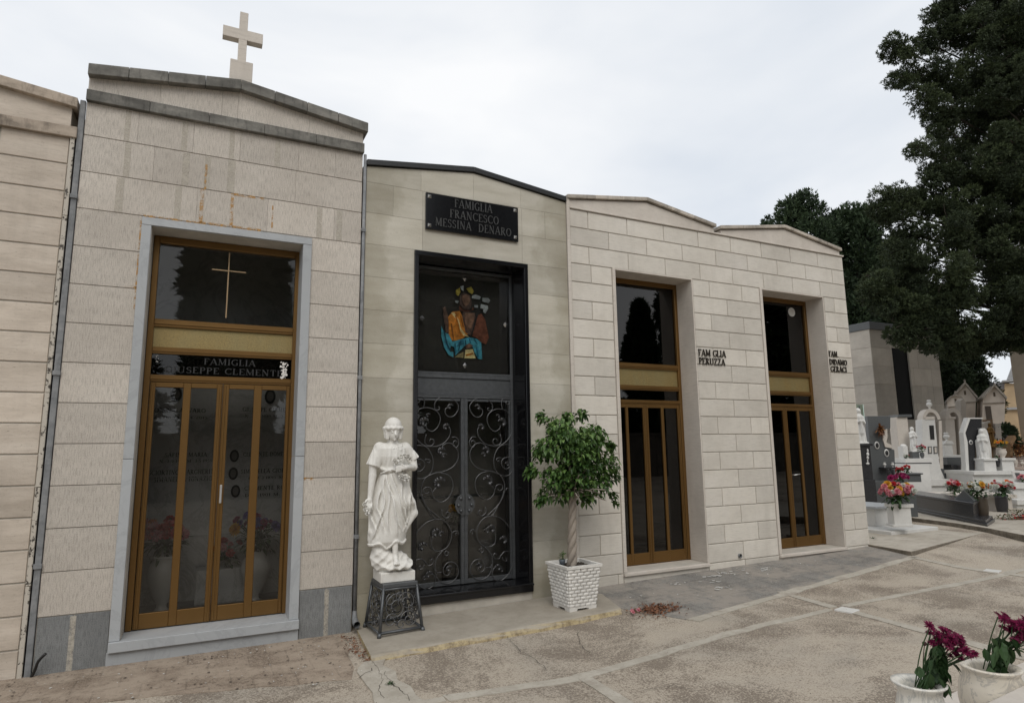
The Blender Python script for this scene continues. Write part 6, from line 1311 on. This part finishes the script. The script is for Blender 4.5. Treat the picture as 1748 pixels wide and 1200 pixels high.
# --- black slanted headstone with white border and carved angel
s = Spot(1662, 790, 16.5); t = tomb('tall black headstone with slanted top and white marble border', s)
mb = MB(); s.poly(mb, [(1655,715),(1675,715),(1675,745),(1664,760),(1663,803),(1653,803),(1650,755),(1646,740)], -.02, .12); obj('headstone', mb, M['blackrough'], t, bevel=.003)
mb = MB(); s.poly(mb, [(1651,713),(1676,713),(1676,715),(1655,715),(1646.5,739),(1650.5,755),(1653,803),(1648,803),(1645,757),(1643,738)], -.035, .15); obj('border', mb, M['whitemarble'], t, bevel=.003)
mb = MB(); mb.ball((0,0,0), .06, 8, sq=(.85,.2,1)); mb.xform(Matrix.Translation(s.pos(1656, 755, -.03))@Matrix.Rotation(s.yaw,4,'Z')); o = obj('portrait_frame', mb, M['whitemarble'], t); mb = MB(); mb.ball((0,-.01,0), .04, 8, sq=(.85,.2,1)); mb.xform(Matrix.Translation(s.pos(1656, 755, -.03))@Matrix.Rotation(s.yaw,4,'Z')); obj('portrait', mb, M['greygranite'], o)
mb = MB(); s.poly(mb, [(1662,752),(1666,748),(1668,733),(1666,731),(1669,733),(1672,731),(1676,735),(1679,745),(1683,765),(1684,783),(1665,783),(1664,770)], -.20, -.05); obj('carved_relief', mb, M['whitemarble'], t, bevel=.02)
figure('white carved angel leaning against the black slanted headstone', s, 1673, 732, 784, dy=-.18, turn=-.5)
mb = MB(); s.box(mb, 1661, 1684, 782, 785.5, -.42, -.02); s.box(mb, 1663, 1683, 785.5, 803, -.38, -.04); s.box(mb, 1691, 1714, 781.5, 785, -.42, -.02); s.box(mb, 1693, 1713, 785, 803, -.38, -.04); obj('vase_block', mb, M['whitemarble'], t)
mb = MB(); s.box(mb, 1632, 1723, 802.5, 808, -.7, .5); s.box(mb, 1637, 1719, 808, 870, -.62, .45, down=.3); obj('base', mb, M['whitemarble'], t, bevel=.006)
mb = MB(); s.lathe(mb, 1699, 766, 781.5, 15, VASE, -.22); tag(obj('grave_vase', mb, M['creamstone']), 'round cream vase on the right block by the black slanted headstone', 'vase', 'grave vases'); bouquet('bouquet', 'yellow and orange flowers in the round cream vase', s.pos(1699, 766, -.22), .14, [('yellowp',9),('orangep',3)], 26, .04)
mb = MB(); s.lathe(mb, 1688, 784, 796, 8, VASE, -.3); tag(obj('grave_vase', mb, M['blackrough']), 'small black vase between the two white blocks', 'vase', 'grave vases'); bouquet('bouquet', 'dark green sprig in the small black vase', s.pos(1688, 784, -.3), .08, [('purplep',1)], 20, .03)
# --- cream scrolled stone, dark figure, wooden piece behind
s = Spot(1695, 750, 21); t = tomb('cream gravestone with curved shoulders and a brown figure niche', s)
mb = MB(); s.poly(mb, [(1676,723),(1690,718),(1692,735),(1690,750),(1685,765),(1684,785),(1678,785)], 0, .25); s.poly(mb, [(1699,723),(1708,723),(1711,760),(1712,785),(1700,785)], 0, .25); s.box(mb, 1676, 1716, 785, 850, -.2, .4, down=.3); obj('side_stones', mb, M['creamstone'], t, bevel=.01)
mb = MB(); s.poly(mb, [(1686,716),(1698,716),(1700,785),(1684,785)], .1, .25); obj('niche', mb, plain('brown_niche', (.22,.14,.08), .7), t); figure('brown bronze figure in the niche of the cream gravestone', s, 1694, 722, 762, 'wreath' if 'wreath' in M else 'bronze', dy=.0)
s = Spot(1716, 760, 19); w_ = MB(); c = s.pos(1717, 762)
for i in range(90): leaf(w_, (c[0]+random.gauss(0,.10), c[1]+random.gauss(0,.1), c[2]+random.gauss(0,.2)), (random.gauss(0,1), random.gauss(0,1), random.gauss(0,1)), .12, .03)
tag(obj('dried_arrangement', w_, MATS.setdefault('dk', leafmat('dark_dried_leaves', (.01,.01,.012), (.03,.025,.03), (.12,.10,.10)))), 'nearly black dried arrangement on the pinkish ledge', 'arrangement')
s = Spot(1730, 790, 18.5); t = tomb('low pinkish stone grave with brown wooden shrine at the right edge', s)
mb = MB(); s.box(mb, 1712, 1775, 796, 801, -.4, .6); s.box(mb, 1714, 1773, 801, 870, -.35, .55, down=.3); s.box(mb, 1727, 1775, 778, 797, .1, .5); obj('base', mb, plain('pinkish_stone', (.36,.29,.25), .7, var=.15), t)
mb = MB(); s.poly(mb, [(1725,780),(1724,755),(1733,743),(1735,748),(1729,760),(1730,780)], .0, .3); obj('shrine', mb, plain('brown_wood', (.20,.12,.06), .7), t)
w_ = MB(); c = s.pos(1741, 768)
for i in range(120): leaf(w_, (c[0]+random.gauss(0,.13), c[1]+random.gauss(0,.1), c[2]+random.gauss(0,.09)), (random.gauss(0,1), random.gauss(0,1), random.gauss(.2,.8)), .12, .03)
tag(obj('dried_arrangement', w_, MATS['wreath']), 'rusty brown dried arrangement at the right edge above the pinkish ledge', 'arrangement')
for i, px in enumerate((1724, 1735, 1742)): mb = MB(); s.lathe(mb, px, 784+i, 797, 8, URN if i else VASE, -.2, 10); tag(obj('ornament', mb, M['creamstone']), ['left','middle','right'][i]+' one of three small pale ornaments on the pinkish ledge', 'ornament')
s = Spot(1736, 815, 15.5); mb = MB(); s.poly(mb, [(1727,804),(1741,804),(1747,822),(1733,822)], 0, .03); o = tag(obj('photo_frame', mb, M['whitemarble']), 'white framed photograph leaning on the marble slab at the right edge', 'picture frame'); mb = MB(); s.poly(mb, [(1732,807),(1740,807),(1744,818),(1736.5,818)], -.006, .0); obj('picture', mb, M['greygranite'], o)
mb = MB(); s.box(mb, 1708, 1790, 822, 832, -.4, .9); s.box(mb, 1712, 1790, 832, 852, -.35, .8); s.box(mb, 1700, 1790, 849, 857, -.7, .8); s.box(mb, 1704, 1790, 857, 890, -.65, .8, down=.3); tag(obj('grave_slab', mb, M['whitemarble'], bevel=.006), 'white marble slab grave at the right edge behind the red pot plants', 'grave', 'graves beyond the cream tomb')
bouquet('bouquet', 'pink and crimson flowers lying on the slab by the framed photograph', s.pos(1741, 826, -.2), .16, [('pinkp',6),('redp',3)], 20, .06, spread=(1.4,1,.4))
# --- light slab behind the dark vases
s = Spot(1650, 850, 14.6); mb = MB(); s.box(mb, 1606, 1720, 843, 849, -.3, .9); s.box(mb, 1609, 1716, 849, 890, -.25, .8, down=.3); tag(obj('grave_slab', mb, M['creamstone'], bevel=.006), 'long pale slab grave just behind the two dark flower vases', 'grave', 'graves beyond the cream tomb')
mb = MB(); s.box(mb, 1592, 1612, 848, 857, -.5, -.25); s.box(mb, 1594, 1610, 840, 848, -.48, -.27); tag(obj('flower_block', mb, M['creamstone']), 'small cream block under the red and white bouquet', 'block')
bouquet('bouquet', 'red and white flowers on the small cream block', s.pos(1612, 842, -.4), .22, [('redp',6),('whitep',6),('pinkp',3),('orangep',1)], 60, .055, spread=(1.3,1,.55))
# --- long black granite grave along the kerb
A = np.array([14.6, 2.25]); B = np.array([12.95, -.12]); dv_ = (B-A)/np.linalg.norm(B-A); nv_ = np.array([-dv_[1], dv_[0]])
if nv_[0] < 0: nv_ = -nv_
t = thing('grave', 'long low black granite grave along the kerb with a folded open book', 'grave', (13.6, 1.4, .33), 'graves beyond the cream tomb')
Lg = np.linalg.norm(B-A); nv_ = np.array([.93, .36]); Mx = Matrix(((dv_[0], nv_[0], 0, A[0]), (dv_[1], nv_[1], 0, A[1]), (0,0,1,0), (0,0,0,1)))
mb = MB(); mb.box(0, Lg, 0, 1.1, .31, .45, c=.006); mb.box(.05, Lg-.05, .05, 1.05, .45, .50, .5, c=.006); mb.box(-.4, Lg-.42, .06, 1.0, .50, .74, 0, c=.008); mb.box(-.5, Lg-.38, .02, 1.03, .74, .79, .5, c=.008); mb.xform(Mx); obj('body', mb, M['blackrough'], t)
mb = MB(); mb.add([(Lg-1.15,.3,.79),(Lg-.75,.25,.99),(Lg-.75,.75,.99),(Lg-1.15,.8,.79),(Lg-.42,.3,.80),(Lg-.42,.75,.80),(Lg-1.15,.3,.75),(Lg-.42,.3,.76)], [(0,1,2,3),(1,4,5,2),(0,6,7,4,1)]); mb.xform(Mx); obj('open_book', mb, M['greygranite'], t)
def t_on(px, py, z): d = ray(px, py); return float((z-CAMH)/d[2])
for (px, yt, yb, w, mt, lab) in ((1673.5, 848, 881, 21, plain('brown_ceramic', (.06,.045,.03), .5), 'brown cylindrical vase on the end of the black grave'), (1708, 846, 875, 19, plain('dark_ceramic', (.03,.028,.03), .4), 'dark tapered vase right of the brown one')):
    s = Spot(px, yb, t_on(px, yb-2, .5 if px < 1690 else .40)); s0_ = s if px < 1690 else s0_; mb = MB(); s.lathe(mb, px, yt, yb, w, [(.75,0),(.85,.08),(1,.5),(.97,.9),(1,1),(.85,1),(.8,.9),(.01,.88)], 0, 22); tag(obj('grave_vase', mb, mt), lab, 'vase', 'grave vases')
bouquet('bouquet', 'white and yellow flowers with one orange bloom in the brown vase', s0_.pos(1670, 849), .24, [('whitep',15),('yellowp',5),('orangep',2)], 110, .052, spread=(1.25,1,.8), stem_h=.17)
bouquet('bouquet', 'white, red and orange flowers in the dark tapered vase', s.pos(1711, 847), .24, [('whitep',12),('redp',8),('orangep',4),('pinkp',2)], 90, .052, spread=(1.1,1,.9), stem_h=.17)
s = Spot(1722, 900, 12.6)
for px, py, lab in ((1719, 901, 'red and green pot plant in a terracotta pot on the pale kerb path'), (1745, 893, 'second red pot plant, at the right edge of the photo')):
    mb = MB(); s.lathe(mb, px, py-10, py+4, 24, POT, 0, 18); p = s.pos(px, py-10, 0); t = thing('pot_plant', lab, 'pot plant', p, 'red pot plants by the kerb'); obj('pot', mb, plain('terracotta', (.17,.07,.045), .8), t); lf = MB()
    for i in range(170): leaf(lf, (p[0]+random.gauss(0,.10), p[1]+random.gauss(0,.10), p[2]+random.uniform(0,.14)), (random.gauss(0,1), random.gauss(0,1), random.uniform(0,1.2)), .06, .012)
    obj('foliage', lf, MATS.setdefault('olive', leafmat('olive_leaves', (.04,.04,.015), (.09,.085,.03), (.16,.14,.05))), t); fl = MB()
    for i in range(40): leaf(fl, (p[0]+random.gauss(0,.11), p[1]+random.gauss(0,.1), p[2]+random.uniform(.0,.06)), (random.gauss(0,1), -1, random.uniform(-.4,.5)), .05, .016)
    obj('bloom', fl, M['redp'], t)
# --- white grave beside the corner of the cream tomb
t = thing('grave', 'white marble box grave with grey lid at the corner of the cream tomb', 'grave', (11.8, 1.1, .33), 'graves beyond the cream tomb')
mb = MB(); mb.box(11.08, 12.45, .46, 2.6, .27, .375, c=.006); obj('base', mb, M['whitemarble'], t); mb = MB(); mb.box(11.55, 12.35, 1.06, 2.5, .376, .70, c=.005); obj('box', mb, M['whitemarble'], t); mb = MB(); mb.box(11.50, 12.4, 1.0, 2.55, .70, .745, c=.005); obj('lid', mb, M['greymarble'], t)
s = Spot(1541, 880, 11.25); mb = MB(); s.box(mb, 1526, 1556, 866, 898, -.0, .22); s.box(mb, 1522, 1558.5, 860, 866, -.03, .25); s.box(mb, 1524, 1558, 895, 899, -.02, .24); t = tag(obj('flower_pedestal', mb, M['whitemarble']), 'square white marble flower pedestal in front of the white box grave', 'pedestal')
bouquet('bouquet', 'large bouquet of pink, red and yellow flowers on the square white pedestal', s.pos(1537, 861, .1), .30, [('pinkp',16),('redp',7),('orangep',5),('yellowp',6),('whitep',7)], 150, .062, spread=(1.35,1,.7), stem_h=.20, lw=.024)
# slab and kerb
mb = MB(); mb.prism([(9.84,.28),(9.66,-.78),(13.05,-.10),(13.25,1.35),(12.6,2.6),(9.86,2.6)], .15, .315, axis='z'); struct(obj('concrete_slab', mb, M['slabconc'], bevel=.012))
kb = MB(); P_ = [(13.3,3.2),(13.0,1.62),(12.95,.85),(12.75,.1),(12.3,-.95),(11.9,-1.9),(11.2,-3.4),(10.4,-5.0)]
P_ = [(13.62,3.0),(13.36,1.55),(13.12,.6),(12.78,-.2),(12.25,-1.05),(11.7,-1.9),(10.9,-3.2),(10.2,-4.6)]
for i in range(len(P_)-1):
    a, b = np.array(P_[i]), np.array(P_[i+1]); n_ = np.array([-(b-a)[1], (b-a)[0]]); n_ /= np.linalg.norm(n_); n_ = n_ if n_[0] > 0 else -n_
    Q = [a, b, b+n_*.42, a+n_*.42]
    if i % 1 == 0: kb.prism([tuple(q) for q in (Q if True else Q[::-1])], .2, .40+.0005*i, random.uniform(-1,1), axis='z')
struct(obj('kerb', kb, M['slabconc'], bevel=.01)); 
pv = MB(); pv.prism([(P_[k][0]+.38, P_[k][1]) for k in range(len(P_))]+[(60,-4.6),(60,3.0)], .2, .393, axis='z'); struct(obj('grave_plot_paving', pv, M['slabconc']))
# ---- far chapels
def chapel(label, px, ptop, peave, pbase_w, t, mat, round_=False, door=True, cross=False):
    s = Spot(px, 757, t, yaw=-1.0); w = pbase_w/2; r_ = thing('chapel_tomb', label, 'chapel tomb', (float(s.c[0]), float(s.c[1]), .3), 'small chapel tombs far behind the graves')
    if round_: pts = [(px-w, 860)]+[(px-w*math.cos(a), peave-(peave-ptop)*math.sin(a)) for a in np.linspace(0, math.pi, 12)]+[(px+w, 860)]
    else: pts = [(px-w, 860), (px-w, peave), (px, ptop), (px+w, peave), (px+w, 860)]
    mb = MB(); s.poly(mb, pts, 0, 2.4, ground=.3); obj('wall', mb, mat, r_)
    mb = MB()
    if not round_:
        for sg in (-1, 1): s.poly(mb, [(px, ptop-4.5), (px, ptop), (px+sg*(w+2), peave+1), (px+sg*(w+2.5), peave-3)], -.15, 2.5)
    else:
        aa = np.linspace(0, math.pi, 10)
        for a, b in zip(aa[:-1], aa[1:]): s.poly(mb, [(px-w*math.cos(a), peave-(peave-ptop)*math.sin(a)), (px-w*math.cos(b), peave-(peave-ptop)*math.sin(b)), (px-(w+1.5)*math.cos(b), peave-(peave-ptop+2)*math.sin(b)), (px-(w+1.5)*math.cos(a), peave-(peave-ptop+2)*math.sin(a))], -.08, 2.4)
    s.box(mb, px-w, px+w, peave+6, peave+7.2, -.06, .0); s.lathe(mb, px, ptop-9, ptop-3, 4, URN, .2, 10); obj('roof_coping', mb, M['cop3'], r_)
    if door: mb = MB(); s.box(mb, px-w*.38, px+w*.15, peave+12, 830, -.03, .0, down=.35); obj('door', mb, plain('chapel_doorway', (.10,.08,.065), .9), r_)
    mb = MB(); s.box(mb, px-1.5, px+2, (ptop+peave)/2-1, (ptop+peave)/2+6, -.02, .01); obj('gable_niche', mb, plain('niche_brown', (.12,.09,.06), .8), r_)
    if cross: mb = MB(); s.box(mb, px-5, px-4, 633, ptop-3, .1, .16, c=.01) ; s.box(mb, px-7, px-2, 637, 639, .1, .16, c=.01); s.box(mb, px-6.5, px-.5, ptop-7, ptop-2, 0, .3); obj('cross', mb, M['greygranite'], r_)
    return r_
M['ch1'] = plain('old_chapel_stone', (.66,.59,.51), .9, var=.2, sc=1.5); M['ch2'] = plain('old_pink_chapel_stone', (.68,.60,.52), .9, var=.18, sc=1.5)
chapel('far gabled chapel tomb with a cross, right one of the pair', 1697, 660, 681, 38, 26, M['ch2'], cross=True)
chapel('far gabled chapel tomb half hidden by the drooping cypress, left one of the pair', 1647, 656, 680, 38, 27, M['ch1'], door=False)
chapel('far round-topped chapel tomb left of the gabled pair', 1631, 676, 687, 28, 25, M['ch1'], True, door=False)
s = Spot(1700, 700, 45, yaw=-1.05); t = thing('building', 'long far building with grey roof and ochre end wall behind the chapel tombs', 'building', (float(s.c[0]), float(s.c[1]), .3))
mb = MB(); s.poly(mb, [(1640,672),(1716,664),(1716,860),(1640,860)], 0, 6, ground=.3); obj('wall', mb, M['ch1'], t); mb = MB(); s.poly(mb, [(1640,659),(1722,652),(1722,665),(1640,664)], -.5, 6); obj('roof', mb, plain('grey_far_roof', (.24,.235,.25), .8), t)
mb = MB(); s.poly(mb, [(1714,656),(1760,656),(1760,860),(1714,860)], -.9, -.1, ground=.3); obj('end_wall', mb, plain('ochre_wall', (.42,.31,.19), .9, var=.2, sc=1), t); mb = MB(); s.box(mb, 1709, 1760, 650, 653, -1.2, .2); s.box(mb, 1716, 1760, 696, 700, -1.1, -.9); s.poly(mb, [(1719,649),(1728,625),(1736,649)], -.5, 1); obj('cornice', mb, plain('grey_cornice', (.3,.3,.3), .8), t)
s = Spot(1718, 720, 24, yaw=-.3); column_tree('cypress_tree', 'small dark shrub tree between the right chapel tomb and the ochre wall', tuple(np.array([s.c[0], s.c[1], .33])), 2.2, .35, 9, group='shrubs by the chapel tombs', size=.08, dens=.3, shape='col')
s = Spot(1652, 745, 22); mb = MB(); s.poly(mb, [(1640,684),(1645,680),(1649,688),(1650,757),(1641,757)], 0, .3); s.box(mb, 1641, 1652, 757, 840, 0, .4, down=.3); tag(obj('gravestone', mb, M['creamstone'], bevel=.01), 'slim cream obelisk gravestone in front of the left gabled chapel', 'gravestone', 'graves beyond the cream tomb')
s = Spot(1615, 740, 24); mb = MB(); s.poly(mb, [(1606,738),(1609,708),(1618,702),(1622,738),(1624,800),(1606,800)], 0, .4, ground=.3); tag(obj('gravestone', mb, M['ch1'], bevel=.01), 'weathered brown gravestone seen between the two arched monuments', 'gravestone', 'graves beyond the cream tomb')
# ------------------------------------------------------------------ marble tomb top and vases close to the camera (bottom right)
t = thing('grave', 'marble topped grave close to the camera at the bottom right corner', 'grave', (2.6, -6.0, 0), None)
z_s = 1.13; pA = atz(1675, 1203, z_s); pB = atz(1760, 1162.5, z_s); dd = (pB-pA)[:2]; dd /= np.linalg.norm(dd); nn_ = np.array([dd[1], -dd[0]])
if nn_ @ (np.array([0,-7])-pA[:2]) < 0: nn_ = -nn_
sp_ = pA[:2]-dd*.35; ep_ = pB[:2]+dd*1.2
mb = MB(); mb.prism([tuple(sp_), tuple(sp_+nn_*.55), tuple(ep_+nn_*.55), tuple(ep_)][::-1], z_s-.05, z_s, axis='z'); obj('top_slab', mb, M['creamstone'], t, bevel=.004)
mb = MB(); i_ = .04; mb.prism([tuple(sp_+nn_*i_+dd*i_), tuple(sp_+nn_*.5+dd*i_), tuple(ep_+nn_*.5-dd*i_), tuple(ep_+nn_*i_-dd*i_)][::-1], .0, z_s-.05, axis='z'); obj('body', mb, M['whitemarble'], t)
lz = .90; mb = MB(); q0, q1 = sp_-dd*.1, ep_; mb.prism([tuple(q0-nn_*.42), tuple(q0+nn_*.03), tuple(q1+nn_*.03), tuple(q1-nn_*.42)][::-1], .0, lz, axis='z'); obj('lower_ledge', mb, M['creamstone'], t, bevel=.006)
def mum(mb, c, r, tilt, n=22):
    ax = Vector(tilt).normalized(); q = ax.to_track_quat('Z', 'X').to_matrix(); c = Vector(c)
    for k in range(3):
        m = n-5*k; el = (.10, .55, 1.0)[k]; rr = r*(1, .85, .55)[k]
        for i in range(m):
            th = 2*math.pi*(i+.37*k)/m+random.uniform(-.12,.12); e = el+random.uniform(-.15,.15); a = Vector((math.cos(th)*math.cos(e), math.sin(th)*math.cos(e), math.sin(e))); b = Vector((-math.sin(th), math.cos(th), 0))*r*.085; u = Vector((0,0,r*.06)); L_ = rr*random.uniform(.85,1.12)
            mb.add([c+q@(a*L_*.08-b*.5), c+q@(a*L_*.08+b*.5), c+q@(a*L_*.65+b+u), c+q@(a*L_-u), c+q@(a*L_*.65-b+u)], [(0,1,2,3,4)], random.uniform(-1,1))
def mum_vase(lab, px, py, t, wpx, mat, blooms, leaves, lab2, hz, prof):
    c = att(px, py, t); r = wpx/2*t/FPX; o = vase('marble_vase', lab, (c[0], c[1], lz), c[2]-lz, r, mat, prof, group='veined marble vases close to the camera', n=40)
    bq = thing('bouquet', lab2, 'bouquet', tuple(c), 'magenta chrysanthemums close to the camera'); st_, lf = MB(), MB()
    for (bx, by, br, tz) in blooms:
        fb = MB(); p = att(bx, by, t+tz); mum(fb, p, br*t/FPX, (random.gauss(0,.3)-.1, -.6+random.gauss(0,.3), .8)); base = c+np.array([random.gauss(0,.012)+.012, random.gauss(0,.012), -.02]); m_ = (np.array(p)+base)/2+np.array([random.gauss(0,.006), 0, .01]); st_.tube(crom([base, m_, p-np.array([0,0,.006])], 4), .0018, 5); obj('bloom', fb, M['magenta'], bq)
    for (bx, by, ang_) in leaves:
        p = att(bx, by, t+random.gauss(0,.02)); d = Vector((math.sin(ang_)*CR[0], math.sin(ang_)*CR[1], math.cos(ang_)))+Vector((0,random.gauss(0,.25),0)); leaf(lf, p, d, random.uniform(.032,.052), random.uniform(.010,.015), random.gauss(-.1,.5), .1)
    obj('stem', st_, M['stem'], bq); obj('foliage', lf, M['stem'], bq)
R = random.Random(9)
def more(b, n, sx=7, sy=7): return b+[(q[0]+R.gauss(0,sx), q[1]+R.gauss(0,sy), q[2]*R.uniform(.7,1.1), q[3]+R.gauss(0,.02)) for q in (R.choice(b) for _ in range(n))]
b1 = [(1586,1068,11,0),(1600,1082,11,.01),(1612,1078,13,.02),(1624,1090,14,0),(1635,1100,15,.01),(1643,1112,12,.02),(1617,1100,13,-.01),(1605,1103,9,.02),(1628,1110,12,.03),(1638,1122,9,.01),(1601,1092,10,.03),(1622,1120,8,.02),(1612,1088,12,.04),(1632,1084,10,.05)]
l1 = [(1600+R.gauss(0,6), 1100+R.random()*72, R.choice([2.6,3.3,3.6,2.9])) for _ in range(90)]+[(1571,1158,.2),(1574,1160,2.8),(1605,1168,2.7),(1592,1165,3.4),(1618,1128,2.2),(1622,1126,2.7)]
mum_vase('white veined marble vase standing left on the near grave ledge', 1568, 1163, 1.95, 84, M['vasewhite'], more(b1, 16), l1, 'magenta chrysanthemums leaning right out of the left marble vase', 0, [(.5,0),(.62,.1),(.95,.45),(.98,.62),(.86,.8),(.78,.88),(.82,.94),(1,.985),(1,1.0),(.8,.995),(.66,.96),(.62,.8),(.01,.7)])
b2 = [(1713,1057,11,0),(1728,1064,12,.01),(1742,1066,13,.0),(1712,1072,10,.02),(1736,1078,12,.01),(1750,1080,13,.02),(1724,1074,10,.03),(1755,1062,12,.03),(1758,1092,12,.01),(1746,1092,10,.03)]
l2 = [(1706+R.gauss(0,5), 1085+R.random()*70, R.choice([2.7,3.3,3.5])) for _ in range(60)]+[(1726+R.gauss(0,5), 1083+R.random()*30, 2.7) for _ in range(12)]+[(1686,1130,.1),(1688,1132,2.9),(1705,1155,3.2),(1722,1150,2.6),(1738,1110,2.0),(1733,1105,1.8)]
mum_vase('cream veined marble vase standing right on the near grave ledge', 1690, 1136, 2.12, 104, M['vasemarble'], more(b2, 12), l2, 'magenta chrysanthemums in the right marble vase, cut by the photo edge', 0, [(.5,0),(.62,.08),(.92,.4),(.98,.6),(.9,.8),(.78,.92),(.80,.95),(.86,.985),(.86,1),(.7,1),(.6,.96),(.6,.8),(.01,.7)])
# single bud on a thin stem
mb = MB(); c = att(1576, 1160, 1.97); p = att(1578, 1098, 1.97); mb.tube(crom([c, (c+p)/2+np.array([-.004,0,0]), p], 4), .0014, 5); mb.ball(tuple(p), .007, 5)
tag(obj('dry_bud', mb, plain('dry_bud', (.05,.02,.02), .8)), 'thin dry stem with a dark bud rising from the left marble vase', 'stem')
# ------------------------------------------------------------------ litter and weeds
def scatter(name, label, cat, mat, n, fn, size, kind='stuff', flat=True, par=None):
    mb = MB()
    for i in range(n):
        x, y = fn(); z = float(gz(x, y))+.009; r = size*random.uniform(.5, 1.5); a = random.uniform(0, 6.28)
        pts = [(x+r*math.cos(a+k*1.57+random.uniform(-.4,.4))*random.uniform(.6,1), y+r*.7*math.sin(a+k*1.57)*random.uniform(.6,1), z+random.uniform(0,.006 if flat else .02)) for k in range(4)]; mb.add(pts, [(0,1,2,3)], random.uniform(-1,1))
    o = obj(name, mb, mat); tag(o, label, cat, kind=kind); return o
wp_ = MATS.setdefault('flake', plain('white_flake', (.5,.49,.46), .8, var=.1))
scatter('paint_flakes', 'scattered white paint flakes on the grey paving by the cream tomb', 'flakes', wp_, 90, lambda: (lambda c: (c[0]+random.gauss(0,.07), c[1]+random.gauss(0,.035)))(random.choice([(5.6,-.35),(6.0,-.5),(6.45,-.22),(6.6,-.35),(6.9,-.2),(6.2,-.3),(7.1,-.35),(5.9,-.75)])), .03)
scatter('paint_flakes', 'white paint flakes sprinkled along the grey paving before the doors', 'flakes', wp_, 70, lambda: (random.uniform(4.6, 9), -.1-random.random()*.9), .012)
scatter('fallen_leaves', 'heap of rusty brown fallen leaves at the end of the concrete plinth', 'leaves', MATS.setdefault('rustleaf', leafmat('rusty_leaves', (.07,.03,.015), (.17,.07,.035), (.27,.13,.07))), 420, lambda: (4.62+random.gauss(0,.14), -1.08+random.gauss(0,.10)), .02, flat=False)
scatter('debris', 'dark dry debris along the old brown paving', 'debris', MATS.setdefault('debris', plain('dark_debris', (.06,.045,.035), .9, var=.4)), 150, lambda: (random.uniform(-1.4, 1.4), -.1-random.random()*1.3), .013)
scatter('debris', 'small dark crumbs on the concrete ground in front of the tombs', 'debris', MATS['debris'], 110, lambda: (random.uniform(-.5, 8), random.uniform(-4.5, -1.2)), .008)
scatter('chips', 'pale stone chips over the old brown paving', 'chips', wp_, 130, lambda: (random.uniform(-1.4, 1.4), -.1-random.random()*1.3), .010)
scatter('dry_leaves', 'dry leaves caught along the left end of the concrete plinth', 'leaves', MATS['rustleaf'], 120, lambda: (1.43+random.gauss(0,.05), -.15-random.random()*.9), .016, flat=False)
p = atg(1088, 1047); bl = MB()
for k in range(3): flower_ball(bl, (p[0]+random.uniform(-.08,.08), p[1]+random.uniform(-.05,.05), p[2]+.03), .028, tilt=(0,-.5,1))
tag(obj('fallen_blossoms', bl, M['pinkp']), 'pink blossoms lying on the heap of brown leaves', 'blossoms')
def weed(px, py, r, n, lab):
    p = atg(px, py); mb = MB()
    for i in range(n): a = random.uniform(0, 6.28); leaf(mb, (p[0], p[1], p[2]+.003), (math.cos(a), math.sin(a), random.uniform(.3, 1.4)), r*random.uniform(.4,.9), r*.05, None, .3)
    tag(obj('weed', mb, M['stem']), lab, 'weed', 'weeds in the ground cracks')
weed(666, 1170, .085, 26, 'small green weed in the crack below the concrete plinth'); weed(1490, 921, .12, 24, 'green weed at the foot of the cream tomb corner'); weed(1523, 938, .09, 20, 'little weed along the edge of the raised concrete slab')
